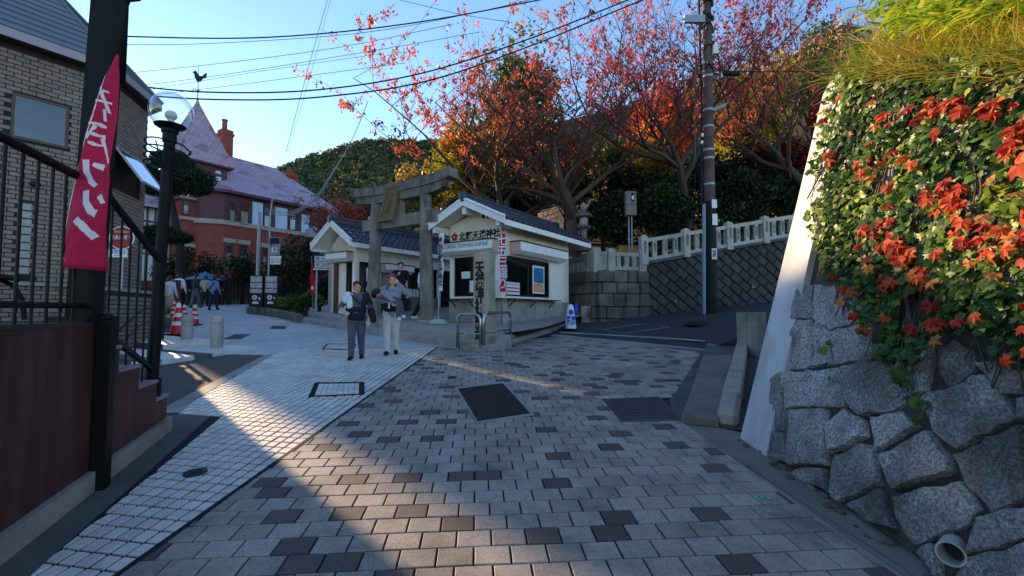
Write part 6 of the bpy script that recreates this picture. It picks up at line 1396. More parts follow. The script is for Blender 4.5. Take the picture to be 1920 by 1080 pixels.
# hilltop building
mat('hill_beige', (190, 160, 120), .85, .08, 1, .05, 30, .1)
c = AT(1620, 120, 46); hb = thing('hilltop_building', 'beige building with vertical slats at the top of the slope', 'building', V((c.x, c.y, c.z-3))); HMb = frame(V((c.x, c.y, 0)), (1, .25, 0))
za, zb_ = AT(1620, 88, 46).z, AT(1620, 55, 46).z
f = MB(HMb); f.bx((-3.2, 0, c.z-8), (5, 6, za)); part('wall', f, 'dark_room', hb); f = MB(HMb); f.bx((-3.4, -.6, za), (5.2, 6, za+1.2)); part('fascia', f, 'hill_beige', hb); f = MB(HMb); f.bx((-3.7, -.9, za+1.2), (5.5, 6.3, za+1.5)); part('roof', f, 'trim_grey', hb)
for k in range(26): f = MB(HMb); f.bx((-3.2+k*.3, -.35, c.z-5), (-3.08+k*.3, -.2, za)); part('slat', f, 'hill_beige', hb)
# ------------------------------------------------------------------ ivy on the near wall
leafmat('ivy_green', [(0, (24, 50, 26)), (.4, (50, 84, 34)), (.75, (104, 132, 44)), (1, (168, 176, 62))], .35, .4)
leafmat('ivy_red', [(0, (140, 36, 32)), (.4, (192, 62, 42)), (.8, (212, 104, 56)), (1, (206, 146, 82))], .45, .5)
leafmat('vine_wood', [(0, (80, 60, 44)), (1, (150, 116, 78))], 0)
def lobes(spec):     # closed outline from (angle deg, radius), returns centre + ring
    return [(0, 0, 0)]+[(r*math.sin(R(a)), r*math.cos(R(a)), -.55*r*r*(1 if i % 2 else .35)+.10*r*math.sin(a*.11)) for i, (a, r) in enumerate(spec)]
IVY = lobes([(0, .62), (28, .34), (58, .56), (92, .34), (128, .46), (180, .14), (232, .46), (268, .34), (302, .56), (332, .34)])
IVY2 = lobes([(0, .60), (35, .44), (70, .50), (110, .46), (150, .42), (180, .20), (210, .42), (250, .46), (290, .50), (325, .44)])
BOS = lobes([(0, .66), (16, .42), (26, .36), (48, .62), (66, .42), (100, .44), (140, .36), (180, .10), (220, .36), (260, .44), (294, .42), (312, .62), (334, .36), (344, .42)])
def leaf_mesh(tp, m, rvv):
    me = bpy.data.meshes.new('leaf'); k = len(tp)-1; me.from_pydata([(x, -y, z) for x, y, z in tp], [], [(0, 1+i, 1+(i+1) % k) for i in range(k)]); me.materials.append(M_(m)); a = me.attributes.new('rv', 'FLOAT', 'POINT'); a.data.foreach_set('value', [rvv]*(k+1)); me.update(); return me
IVM = [[leaf_mesh(tp, 'ivy_green', r_) for tp in (IVY, IVY2) for r_ in (.1, .35, .6, .85)], [leaf_mesh(BOS, 'ivy_red', r_) for r_ in (.1, .3, .5, .7, .95)]]
low = [WR(*p) for p in ((1536, 330), (1548, 440), (1556, 500), (1612, 560), (1640, 610), (1672, 660), (1705, 690), (1742, 700), (1772, 640), (1830, 625), (1875, 640), (1930, 690), (2050, 700))]
low = sorted(low)
def hlow(s): return float(np.interp(s, [a for a, b in low], [b for a, b in low]))
ivy = thing('ivy', 'green ivy and red creeper leaves hanging over the granite wall', 'ivy', WP(3, 2.2, 0))
L_ = []   # (s, h, out, size, red, rv)
rg = random.Random(5)
def pxw(s, h): return px_of(WP(s, h, .05))
for k in range(9500):
    s = rg.uniform(1.25, 4.42); h = rg.uniform(.5, htop(min(s, 4.16))+.1)
    if h < hlow(s)+rg.uniform(-.06, .05): continue
    u, v = pxw(s, h)
    if s > 4.16 and (h < 2.5 or rg.random() < .45): continue
    nz = mnoise.noise(V((s*2.2, h*2.2, 4))); nz2 = mnoise.noise(V((s*3.1, h*3.1, 9)))+.5*mnoise.noise(V((s*1.2, h*1.2, 31)))
    if nz < -.42 and h > hlow(s)+.25: continue
    red = h < htop(min(s, 4.16))-.2 and ((nz2+.22*max(0, min(1, (u-1640)/260)) > .16 and rg.random() < .33 and u > 1560) or (u > 1620 and rg.random() < .05))
    if red and rg.random() < .56: continue
    lime = max(0, min(1, .50+.42*mnoise.noise(V((s*1.3, h*1.3, 20)))+rg.gauss(0, .16)+(.2 if s > 4.0 else 0)))
    L_.append((s, h, rg.uniform(.05, .11)+(.05 if red else 0)+max(0, nz)*.12, rg.uniform(.07, .118) if red else rg.uniform(.042, .08), red, lime))
for pl in ([(1655, 655), (1690, 700), (1728, 745), (1748, 795)], [(1700, 690), (1742, 740), (1752, 790)], [(1552, 590), (1566, 660), (1578, 745)], [(1690, 600), (1715, 690)]):
    for a, b in zip(pl[:-1], pl[1:]):
        for k in range(4 if pl[0][0] != 1552 else 2): u = rg.random(); s, h = WR(a[0]+(b[0]-a[0])*u+rg.uniform(-8, 8), a[1]+(b[1]-a[1])*u); L_.append((s, h, .07, rg.uniform(.05, .085), False, rg.uniform(.3, .75)))
nrm = V((-1, 0, BXW)).normalized(); dwn = V((-BXW, 0, -1)).normalized(); alg = V((0, 1, 0))
def leaf_M(s, h, o, sz):
    n = (nrm*1.0+V((rg.gauss(0, .45), rg.gauss(-.18, .5), rg.gauss(.28, .45)))).normalized(); y = (-dwn+V((rg.gauss(0, .3), rg.gauss(0, .45), 0))); y = (y-n*y.dot(n)).normalized(); x = y.cross(n)
    M0 = Matrix((x*sz, y*sz, n*sz)).transposed().to_4x4(); M0.translation = WP(s, h, o); return M0
infr = [l for l in L_ if -20 < pxw(l[0], l[1])[0] < 1940]; infr.sort(key=lambda l: -l[3]/max(l[0], .5)*(1.25 if l[4] else 1.0)); ones = set(id(l) for l in infr[:300]); vv, ff, rr = [], [], []
for l in L_:
    M0 = leaf_M(*l[:4])
    if id(l) in ones:
        ms = IVM[1 if l[4] else 0]; me = rg.choice(ms) if l[4] else ms[(0 if rg.random() < .6 else 4)+min(3, int(l[5]*4))]; piece('leaf', me, ivy, M0)
    else:
        tp = BOS if l[4] else (IVY if rg.random() < .6 else IVY2); b0 = len(vv); k = len(tp)-1
        vv += [tuple(M0 @ V((x, -y, z))) for x, y, z in tp]; ff += [i for j in range(k) for i in (b0, b0+1+j, b0+1+(j+1) % k)]; rr.append((len(tp), l[5], l[4]))
# the two colours of the remaining leaves as two parts
for red, nm in ((False, 'ivy_leaves'), (True, 'creeper_leaves')):
    V2, F2, R2 = [], [], []; p0 = 0; fi = 0
    for (k, lime, rd_) in rr:
        if rd_ == red: b0 = len(V2); V2 += vv[p0:p0+k]; F2 += [i-p0+b0 for i in ff[fi:fi+3*(k-1)]]; R2 += [lime if not red else rg.random()]*k
        p0 += k; fi += 3*(k-1)
    if V2: o = np_obj(nm, np.array(V2), F2, 3, 'ivy_red' if red else 'ivy_green', ivy, R2); o['kind'] = 'stuff'
f = MB()
for k in range(70):
    s = rg.uniform(1.4, 4.25); h = htop(min(s, 4.16)); pts = [WP(s, h, .03)]
    while h > hlow(s)-.02 and len(pts) < 16: s += rg.gauss(0, .05); h -= rg.uniform(.08, .2); pts.append(WP(s, h, rg.uniform(.05, .09)))
    if len(pts) > 2: f.tube(pts, rg.uniform(.003, .007), 4, cap=False)
part('stems', f, 'bark', ivy)
# ---- earth bank and grass above the wall
bank = MB(); vs = []
for i in range(15):
    s = .6+(4.9-.6)*i/14; hh = htop(min(s, 4.16))
    for k in range(7): u = k/6; p = WP(s, hh, -.06); vs.append(p+V((u*3.2, 0, -.03+u*1.25+.35*math.sin(u*2.5)+.06*mnoise.noise(V((s*3, u*4, 0))))))
bank.add(vs, [(i*7+k, (i+1)*7+k, (i+1)*7+k+1, i*7+k+1) for i in range(14) for k in range(6)]); tag(bank.obj('earth_bank', 'hill_soil', smooth=True), kind='structure')
leafmat('grass_blade', [(0, (104, 140, 44)), (.35, (156, 172, 58)), (.6, (208, 188, 80)), (.85, (222, 176, 96)), (1, (186, 134, 80))], .55)
def blades(name, label, n, fn, L0, W0, droop, mt):
    V_, F_, RV = [], [], []; b0 = 0
    for k in range(n):
        p, d, rv, sc = fn(); L = L0*rg.uniform(.5, 1.25)*sc; sd_ = d.cross(V((0, 0, 1))); sd_ = (sd_.normalized() if sd_.length > .01 else V((1, 0, 0)))*W0*rg.uniform(.6, 1.3); q = p; dd = d.normalized(); m = 5
        for i in range(m):
            w_ = sd_*(1-i/(m-1))**.7*.5; V_ += [tuple(q-w_), tuple(q+w_)]; RV += [rv, rv]; q = q+dd*(L/(m-1)); dd = (dd+V((rg.gauss(0, .22), rg.gauss(0, .22), rg.gauss(0, .12)-droop*(.4+i*.35)))).normalized()
        for i in range(m-1): F_ += [b0+2*i, b0+2*i+1, b0+2*i+3, b0+2*i+2]
        b0 += 2*m
    o = np_obj(name, np.array(V_), F_, 4, mt, None, RV, 'stuff', loc=V_[0]); tag(o, label, 'grass'); return o
def gfn():
    s = rg.uniform(.9, 4.3); hh = htop(min(s, 4.16)); u = rg.random()**1.6; p = WP(s, hh, -.08)+V((u*2.6, 0, u*1.05+.3*math.sin(u*2.5)-.05)); fr_ = rg.random() < .45; u = u*.25 if fr_ else u; p = WP(s, hh+rg.uniform(-.05, .05), .02)+V((u*2.6, 0, u*1.05+.3*math.sin(u*2.5)-.05)); d = V((rg.gauss(-1.0 if fr_ else -.35, .4), rg.gauss(-.1, .55), rg.uniform(.15, .9)))
    rv = max(0, min(1, .42+.5*mnoise.noise(V((s*1.6, u*3, 2)))+rg.gauss(0, .16))); return p, d, rv, 1.0
blades('grass', 'tangled dry yellow and green grass hanging over the top of the wall', 4600, gfn, .42, .010, .32, 'grass_blade')
leafmat('lime_leaf', [(0, (106, 152, 42)), (.5, (168, 196, 58)), (1, (226, 214, 84))], .6)
def lfn():
    c = rg.choice(((1.95, .3, .6), (2.15, .5, .9), (1.7, .2, .5), (2.6, .7, .8), (2.1, .15, .35), (3.3, .4, .7), (3.9, .25, .4), (2.4, .05, .25), (2.8, .08, .3), (3.1, .02, .2), (1.8, .02, .25), (3.6, .05, .3))); s = c[0]+rg.gauss(0, .14); hh = htop(min(s, 4.16)); p = WP(s, hh, -.1)+V((c[1]+rg.gauss(0, .12), 0, c[1]*.42+.35+rg.uniform(0, c[2]*.8))); an = rg.uniform(0, 2*math.pi); return p, V((math.cos(an), math.sin(an), rg.uniform(.0, .7))), rg.random(), 1.0
blades('lime_weeds', 'lime-green leafy weeds standing in the grass above the wall', 3400, lfn, .24, .034, .28, 'lime_leaf')
def sfn():
    p, d, rv, sc = gfn(); return p, d, rg.uniform(.7, 1), rg.uniform(1.2, 2.2)
blades('dead_stems', 'long pale dead stems sticking out of the grass above the wall', 190, sfn, .42, .016, .16, 'grass_blade')
# ------------------------------------------------------------------ people
mat('skin', (214, 160, 132), .6, .05, 6, .03, 80, 0); mat('hair_black', (20, 17, 17), .5, .2, 20, .3, 200, .3); mat('hair_brown', (110, 62, 34), .45, .2, 20, .3, 200, .3)
for nm, c in (('cloth_grey', (138, 140, 148)), ('cloth_pale', (206, 202, 198)), ('cloth_dark', (30, 30, 36)), ('cloth_charcoal', (84, 86, 94)), ('cloth_offwhite', (220, 220, 222)), ('cloth_navy', (34, 40, 58)), ('cloth_beige', (170, 150, 130)), ('cloth_blue', (110, 136, 176)), ('shoe_black', (16, 16, 18)), ('shoe_white', (222, 222, 222))): mat(nm, c, .9, .12, 8, .10, 26, .6, .02)
def solidify(caps, M, voxel, smooth_it=4):
    """one continuous surface around capsules (p0, r0, p1, r1) and ellipsoids (c, (rx,ry,rz))"""
    mb = MB()
    for c in caps:
        if len(c) == 4:
            a, ra, b, rb = V(c[0]), c[1], V(c[2]), c[3]; mb.tube([a, a.lerp(b, .5), b], [ra, (ra+rb)/2, rb], 12); mb.ball(a, ra, 12, 8); mb.ball(b, rb, 12, 8)
        else: mb.ball(c[0], c[1], 14, 10)
    me = bpy.data.meshes.new('tmp'); me.from_pydata([tuple(v) for v in mb.v], [], mb.f); o = bpy.data.objects.new('tmp', me)
    md = o.modifiers.new('r', 'REMESH'); md.mode = 'VOXEL'; md.voxel_size = voxel; s_ = o.modifiers.new('s', 'SMOOTH'); s_.iterations = smooth_it; s_.factor = .5
    ev = scratch_eval(o); m2 = ev.to_mesh(); nv = len(m2.vertices); co_ = np.empty(nv*3, np.float32); m2.vertices.foreach_get('co', co_); nl_ = len(m2.loops); li = np.empty(nl_, np.int32); m2.loops.foreach_get('vertex_index', li); ev.to_mesh_clear(); bpy.data.objects.remove(o); bpy.data.meshes.remove(me)
    A = np.array(M); X = co_.reshape(-1, 3) @ A[:3, :3].T+A[:3, 3]; return Skin(X, li)
class Skin:
    def __init__(s, X, li): s.X = X; s.li = li
    def obj(s, name, m, parent, smooth=False):
        o = np_obj(name, s.X, s.li, 4, m, parent); o.data.polygons.foreach_set('use_smooth', [True]*len(o.data.polygons)); return o
def figure(name, label, base, H, yaw, top, legs, hair, shoes, aL=((.27, .02, 1.14), (.25, -.10, .90)), aR=((-.27, .02, 1.14), (-.25, -.10, .90)), stepy=(.12, -.14), hairlen=0, voxel=.016, sleeves=1.0, head=(0, 0), group=None, w=1.0, kneeb=.03, skirt=False, face=True, cat='person'):
    s = H/1.70; M = Matrix.Translation(base) @ Matrix.Rotation(yaw, 4, 'Z') @ Matrix.Diagonal((s, s, s, 1)); t = thing('person', label, cat, base, group)
    HQ = Matrix.Rotation(head[0], 3, 'Z') @ Matrix.Rotation(head[1], 3, 'X'); hc = V((0, -.03, 1.575))
    def hp(x, y, z): return hc+HQ @ V((x, y, z))
    body = [((0, 0, .95), .12*w, (0, 0, 1.10), .115*w), ((-.05, 0, 1.12), .105*w, (-.08, 0, 1.33), .10*w), ((.05, 0, 1.12), .105*w, (.08, 0, 1.33), .10*w), ((-.14, 0, 1.39), .06, (.14, 0, 1.39), .06), ((0, 0, 1.38), .065, (0, -.02, 1.50), .055)]
    body += [(hp(0, 0, .035), (.078, .093, .095)), (hp(0, -.018, -.045), (.062, .07, .068)), (hp(0, -.092, -.02), (.014, .018, .022)), (hp(.078, .0, -.01), (.012, .022, .03)), (hp(-.078, .0, -.01), (.012, .022, .03))]
    arms = []; hands = []
    for sd, (el, wr) in ((1, aL), (-1, aR)):
        sh = V((.185*sd*w, 0, 1.385)); el, wr = V(el), V(wr); d = (wr-el).normalized(); arms += [(sh, .055*w, el, .044*w), (el, .042*w, wr, .030)]
        pal = wr+d*.06; hands.append((wr, .028, pal, .033)); sdv = d.cross(V((0, -1, .3))).normalized()
        for k in range(4): b0 = pal+sdv*(.036-.024*k); b1 = b0+d*(.045-.004*abs(k-1.5))+V((0, -.01, 0)); hands.append((b0, .0115, b1, .011)); hands.append((b1, .011, b1+d*.026+V((0, -.016, -.006)), .009))
        hands.append((wr+d*.03+sdv*.03, .013, wr+d*.07+sdv*.058+V((0, -.012, 0)), .010))
    lg = []; ft = []
    for sd, sy in ((1, stepy[0]), (-1, stepy[1])):
        hip = V((.088*sd*w, 0, .90)); kn = V((.085*sd*w, sy*.5-kneeb, .49)); an = V((.08*sd*w, sy, .085 if sy < .1 else .11)); lg += [(hip, .092*w, kn, .062*w), (kn, .060*w, an, .042)]; ft += [((an.x, an.y+.03, .045), .042, (an.x+.012*sd, an.y-.13, .034), .034), ((an.x, an.y, .05), .042, (an.x, an.y, .10), .04)]
    part('body', solidify(body+arms+hands+lg+ft, M, voxel if voxel < .02 else .022), 'skin', t, True)
    inf = .014; g = lambda caps, k: [(c[0], c[1]+k, c[2], c[3]+k) for c in caps if len(c) == 4]
    tops = g(body[:4], inf+.008)+[((0, .0, 1.40), .075, (0, 0, 1.44), .068)]+[((0, 0, .90), .125*w+.012, (0, 0, 1.0), .12*w+.015)]
    for i, c in enumerate(g(arms, inf)):
        if i % 2 == 0 or sleeves > .9: tops.append(c if (i % 2 == 0 or sleeves >= 1) else c)
    part('top', solidify(tops, M, voxel), top, t, True)
    tr = g(lg, inf+.006)+[((-.06, 0, .93), .115*w, (.06, 0, .93), .115*w)]
    if skirt: tr = [((0, 0, .95), .13*w, (0, 0, .55), .21*w)]
    part('trousers', solidify(tr, M, voxel), legs, t, True)
    for k_ in (0, 2): part('shoe', solidify(g(ft[k_:k_+2], .008), M, voxel), shoes, t, True)
    hr = [(hp(0, .018, .055), (.088, .098, .094)), (hp(0, .045, .0), (.084, .07, .085)), (hp(.062, -.02, .07), (.035, .06, .05)), (hp(-.062, -.02, .07), (.035, .06, .05)), (hp(0, -.06, .095), (.055, .035, .028))]
    if hairlen: hr += [(hp(.066, .0, -.0), .034, hp(.078, -.02, -hairlen), .03), (hp(-.066, .0, -.0), .034, hp(-.078, -.02, -hairlen), .03), (hp(0, .06, 0), .06, hp(0, .065, -hairlen), .05)]
    part('hair', solidify(hr, M, min(voxel, .012), 2), hair, t, True)
    if face:
        f = MB(M)
        for sd in (-1, 1): f.ball(hp(.031*sd, -.086, .005), (.012, .006, .007), 8, 6); f.tube([hp(.018*sd, -.092, .026), hp(.046*sd, -.084, .027)], .004, 5)
        part('eyes', f, 'hair_black', t, True); f = MB(M); f.ball(hp(0, -.086, -.066), (.02, .006, .006), 10, 6); mat('lips', (168, 84, 78), .5, 0, 3, 0, 50, 0) if 'lips' not in MATS else None; part('mouth', f, 'lips', t, True)
    return t, M
# boy walking towards the camera
bpt = G(668, 673); boy, BMt = figure('person', 'boy in grey trousers and dark vest walking across the white tiles', bpt, 1.48, .12, 'cloth_charcoal', 'cloth_charcoal', 'hair_black', 'shoe_black', aL=((.30, .06, 1.12), (.27, -.06, .86)), aR=((-.38, .06, 1.12), (-.20, -.16, 1.02)), stepy=(.16, -.14), voxel=.010, head=(.45, .05), w=1.02, sleeves=.8)
mat('lining_white', (214, 216, 224), .85, .06, 8, .06, 120, .2)
f = solidify([((-.13, -.07, 1.16), .085, (-.12, -.05, 1.37), .075), ((-.19, .0, 1.40), .085, (-.26, .02, 1.28), .075)], BMt, .012); part('jacket_panel', f, 'lining_white', boy, True)
f = solidify([((.14, -.05, 1.25), .08, (.15, -.03, 1.38), .07), ((.19, .0, 1.40), .075, (.27, .05, 1.20), .07)], BMt, .012); part('jacket_panel', f, 'cloth_dark', boy, True)
f = solidify([((-.08, -.05, .93), .115, (.08, -.05, .93), .115), ((-.09, -.05, 1.08), .10, (.09, -.05, 1.08), .10)], BMt, .012); part('vest', f, 'cloth_dark', boy, True)
f = solidify([((.30, .02, 1.05), .085, (.36, -.05, .86), .075)], BMt, .012); part('shoulder_bag', f, 'cloth_dark', boy, True)
f = MB(BMt); f.tube([(-.12, -.12, 1.42), (.05, -.17, 1.25), (.30, -.05, 1.05)], .014, 6); part('bag_strap', f, 'cloth_dark', boy, True)
# woman carrying a sleeping toddler
wpt = G(734, 664); wom, WMt = figure('person', 'woman in pale trousers carrying a sleeping child beside the boy', wpt, 1.62, .15, 'cloth_grey', 'cloth_pale', 'hair_brown', 'shoe_black', aL=((.38, .02, 1.26), (.13, -.05, 1.50)), aR=((-.30, -.02, 1.14), (.02, -.26, 1.08)), stepy=(.10, -.14), hairlen=.17, voxel=.010, head=(.1, 0), w=1.0)
f = solidify([((-.10, -.20, .98), .075, (.08, -.20, .98), .075), ((-.10, -.20, 1.03), .07, (.08, -.20, 1.03), .07)], WMt, .012); part('waist_bag', f, 'cloth_dark', wom, True)
f = MB(WMt); f.bx((-.05, -.285, .97), (-.02, -.272, 1.10)); part('bag_tag', f, 'cloth_offwhite', wom)
f = MB(WMt); f.tube([(-.12, -.12, 1.42), (.02, -.16, 1.25), (.1, -.2, 1.05)], .012, 6); part('bag_strap', f, 'cloth_dark', wom, True)
tod = thing('person', 'toddler with dark hair asleep in the arms of the woman', 'person', WMt @ V((0, -.2, 1.1)))
body = [((-.16, -.22, 1.28), .075, (.10, -.24, 1.22), .085), (V((-.29, -.25, 1.29)), (.085, .088, .095)), ((.10, -.24, 1.20), .065, (.20, -.25, 1.03), .05), ((.20, -.25, 1.03), .045, (.24, -.24, .84), .035), ((.08, -.28, 1.18), .06, (.15, -.31, 1.00), .048), ((.15, -.31, 1.0), .043, (.16, -.30, .80), .033), ((-.12, -.29, 1.27), .04, (.02, -.33, 1.14), .033), ((.02, -.33, 1.14), .03, (.10, -.33, 1.15), .025), ((-.21, -.23, 1.29), .045, (-.16, -.22, 1.28), .05)]
part('body', solidify(body, WMt, .010), 'skin', tod, True)
part('top', solidify([(c[0], c[1]+.014, c[2], c[3]+.014) for c in (body[0], body[6])], WMt, .011), 'cloth_grey', tod, True)
part('trousers', solidify([(c[0], c[1]+.012, c[2], c[3]+.012) for c in (body[2], body[3], body[4], body[5])], WMt, .011), 'cloth_charcoal', tod, True)
for c_ in (((.24, -.23, .82), .042, (.27, -.29, .80), .038), ((.16, -.29, .77), .042, (.19, -.35, .75), .038)): part('shoe', solidify([c_], WMt, .010), 'shoe_white', tod, True)
part('hair', solidify([((-.30, -.245, 1.30), (.098, .10, .10)), ((-.33, -.25, 1.27), (.08, .09, .09))], WMt, .010), 'hair_black', tod, True)
# people at the shrine counter and behind the gate pillar
p = AT(743, 560, 14.6); figure('person', 'dark-haired man in dark clothes standing at the shrine counter behind the woman', gp(p.x+.12, 14.6, .30), 1.74, .3, 'cloth_dark', 'cloth_dark', 'hair_black', 'shoe_black', voxel=.016, aR=((-.26, -.05, 1.16), (-.1, -.24, 1.3)))
p = AT(793, 560, 14.4); figure('person', 'walking person in pale top half hidden behind the right gate pillar', gp(p.x-.02, 14.4, .30), 1.66, 1.45, 'cloth_offwhite', 'cloth_dark', 'hair_black', 'shoe_white', voxel=.016, stepy=(.30, -.30), kneeb=.06)
# far group
CR = [(316, 596, 1.62, 3.0, 'cloth_offwhite', 'cloth_beige', 'hair_black', 'standing person in white top beside the cones', True), (334, 583, 1.75, 3.1, 'cloth_offwhite', 'cloth_dark', 'hair_black', 'person with a pale backpack at the left of the far group', False), (366, 577, 1.74, 2.6, 'cloth_dark', 'cloth_charcoal', 'hair_black', 'person in dark jacket in the middle of the far group', False),
      (384, 574, 1.66, 3.4, 'cloth_beige', 'cloth_dark', 'hair_black', 'person in beige top in the far group', False), (400, 581, 1.62, 3.0, 'cloth_blue', 'cloth_navy', 'hair_black', 'person in pale blue shirt with a strap, nearest of the far group', False), (408, 571, 1.72, 3.3, 'cloth_dark', 'cloth_dark', 'hair_black', 'person in black behind the pale blue shirt', False), (423, 571, 1.70, -1.2, 'cloth_navy', 'cloth_dark', 'hair_black', 'person in dark clothes at the right end of the far group', False), (351, 573, 1.68, 2.0, 'cloth_navy', 'cloth_dark', 'hair_black', 'person in navy at the back of the far group', False)]
for i, (px, py, H, yaw, tp, lg, hr, lab, sk) in enumerate(CR):
    t, Mx = figure('person', lab, G(px, py), H, yaw, tp, lg, hr, 'shoe_black', voxel=.024, group='people gathered before the red brick house', skirt=sk, face=False, stepy=(.08, -.06) if i % 2 else (.18, -.16))
    if 'backpack' in lab: f = solidify([((-.06, .17, 1.12), .10, (.06, .17, 1.12), .10), ((-.06, .17, 1.32), .09, (.06, .17, 1.32), .09)], Mx, .02); part('backpack', f, 'cloth_grey', t, True)
    if 'strap' in lab: f = MB(Mx); f.tube([(-.15, .13, 1.42), (0, .145, 1.25), (.16, .12, 1.05)], .02, 6); part('strap', f, 'cloth_dark', t)
# ------------------------------------------------------------------ poles, cables, signs, small things
mat('pole_brown', (92, 74, 70), .8, .15, 2, .2, 60, .2, dirt=(60, 48, 46), dirtamt=.5); mat('wrap_black', (18, 18, 20), .8, .2, 3, .2, 60, .3); mat('conduit', (120, 140, 158), .6, .1, 2, .1, 60, .1); mat('galv', (150, 156, 160), .5, .12, 3, .12, 60, .1, metal=.4)
PY = 15.1; pb = AT(1334, 584, PY); pb.z -= .25; pt = AT(1323, -120, PY)
up = thing('utility_pole', 'tall brown utility pole with cables and a lamp beside the name fence', 'utility pole', pb)
def pp_(u): return pb.lerp(pt, u)
def uy(py): return (584-py)/(584+120)
f = MB(); f.tube([pp_(uy(375)), pp_(1)], [.165, .125], 18); part('shaft', f, 'pole_brown', up, 40)
f = MB(); f.tube([pp_(0), pp_(uy(374))], [.20, .175], 18); part('black_sleeve', f, 'wrap_black', up, 40)
for py in (545, 512, 478, 440, 402): f = MB(); f.tube([pp_(uy(py)), pp_(uy(py)+.006)], .205-.0002*(584-py), 18); part('sleeve_band', f, 'dark_metal', up)
for py in (345, 298, 283, 240, 210, 148): f = MB(); f.tube([pp_(uy(py)), pp_(uy(py)+.005)], .172, 18); part('steel_band', f, 'galv', up)
c = AT(1320, 586, PY-.1); f = MB(); f.tube([V((c.x, c.y, pb.z)), AT(1320, 383, PY-.1)], .055, 12); part('conduit', f, 'conduit', up, 40)
f = MB(); f.tube([AT(1316, 383, PY-.12), AT(1316, 200, PY-.12), AT(1312, 60, PY-.12), AT(1308, -100, PY-.12)], .035, 8); part('riser_cable', f, 'wrap_black', up)
f = MB(); f.tube([AT(1304, 300, PY-.14), AT(1303, 180, PY-.14), AT(1304, 100, PY-.14)], .012, 6); part('riser_wire', f, 'tablet_wood', up)
for (a, b, cx) in ((374, 390, 1339), (401, 422, 1340), (466, 486, 1339)):
    p0, p1 = AT(cx-4, b, PY-.20), AT(cx+5, a, PY-.20); f = MB(); f.bx((p0.x, PY-.205, p0.z), (p1.x, PY-.19, p1.z)); part('label_plate', f, 'paper', up)
text('禁\n煙', .13, 'ink', tframe(AT(1339.5, 476, PY-.215), (1, 0, 0)), up, ext=.002, line=.9)
a0 = AT(1335, 207, PY); f = MB(); f.tube([a0, AT(1338, 204, PY-.35), AT(1341, 201, PY-.6)], .022, 8); part('lamp_arm', f, 'galv', up)
Lm = frame(AT(1347, 203, PY-.55), V((1, -.3, .38))); f = MB(Lm); f.bx((-.22, -.11, -.03), (.26, .11, .035), 0, .02); part('lamp_head', f, 'galv', up); f = MB(Lm); f.bx((-.16, -.085, -.045), (.22, .085, -.0305)); part('lamp_lens', f, 'opal', up)
f = MB(); f.bx(AT(1284, 41, PY-.2), AT(1320, 31, PY-.1)); part('cross_arm', f, 'galv', up); f = MB(); f.tube([AT(1320, 50, PY), AT(1278, 36, PY-.15)], .02, 6); part('arm_brace', f, 'galv', up)
for py in (8, 35, 52, 92, 130): 
    f = MB(); c = pp_(uy(py)); 
    for k in range(5): a = rnd.uniform(0, 6.28); f.box(c+V((.17*math.cos(a), .17*math.sin(a), rnd.uniform(-.15, .15))), (.07, .07, rnd.uniform(.08, .22)))
    f.tube([c+V((.17*math.cos(k), .17*math.sin(k), .05*math.sin(3*k))) for k in [i*.5 for i in range(13)]], .018, 5); part('cable_fitting', f, 'dark_metal', up)
f = MB(); f.bx(AT(1338, 100, PY-.2), AT(1344, 86, PY-.1)); part('insulator', f, 'opal', up)
for px, py in ((1317, 253), (1316, 267)): f = MB(); f.ball(AT(px, py, PY-.2), (.045, .045, .07), 10, 8); part('insulator', f, 'opal', up, True)
def cable(label, pts, r, name='overhead_cable', m='wrap_black', n=24, grp='overhead cables'):
    P = [AT(*p) for p in pts]; Q = []
    for i in range(len(P)-1):        # Catmull-Rom
        a, b, c, d = P[max(i-1, 0)], P[i], P[i+1], P[min(i+2, len(P)-1)]
        for k in range(n//2): u = k/(n//2); Q.append(.5*((2*b)+(c-a)*u+(2*a-5*b+4*c-d)*u*u+(3*b-a-3*c+d)*u**3))
    Q.append(P[-1]); mb = MB(); mb.tube(Q, r, 6); o = mb.obj(name, m, smooth=True); tag(o, label, 'cable', grp); return o
cable('thick black cable crossing the sky at the top, highest of all', [(-60, 55, 12), (230, 68, 12.5), (500, 70, 13), (760, 45, 13.5), (1010, 0, 14), (1130, -30, 14.3)], .019)
cable('thin cable just below the highest thick cable', [(-60, 58, 12), (230, 83, 12.5), (480, 77, 13), (720, 56, 13.5), (960, 8, 14), (1010, -8, 14)], .008)
cable('upper of the two thick cables running in front of the cherry crown', [(-40, 120, 12), (230, 158, 12.5), (400, 173, 12.8), (600, 168, 13.2), (800, 135, 13.6), (1000, 70, 14.2), (1190, -5, 14.8), (1310, -50, 15)], .021)
cable('lower of the two thick cables running in front of the cherry crown', [(-40, 150, 12), (260, 178, 12.5), (430, 187, 12.8), (600, 182, 13.2), (800, 152, 13.6), (1000, 84, 14.2), (1200, 2, 14.8), (1315, -40, 15)], .021)
cable('thin wire passing just over the weathercock', [(240, 137, 30), (420, 118, 29), (640, 88, 28), (850, 45, 26)], .016)
cable('faint wire below the weathercock', [(250, 162, 32), (420, 140, 31), (700, 95, 29), (900, 60, 27)], .016)
cable('faint lower wire behind the globe lamp', [(260, 182, 34), (500, 152, 32), (760, 118, 30)], .016)
cable('faint wire meeting the tower roof', [(270, 170, 34), (480, 135, 33), (720, 100, 31)], .014)
cable('left of a pair of thin lines falling steeply through the sky', [(617, -10, 30), (580, 120, 30), (536, 285, 30)], .02, m='galv')
cable('right of a pair of thin lines falling steeply through the sky', [(622, -10, 30), (585, 130, 30), (540, 285, 30)], .012, m='galv')
cable('short thin wire across the top of the picture centre', [(730, -5, 16), (800, 12, 16), (870, 28, 16), (960, 42, 16)], .009)
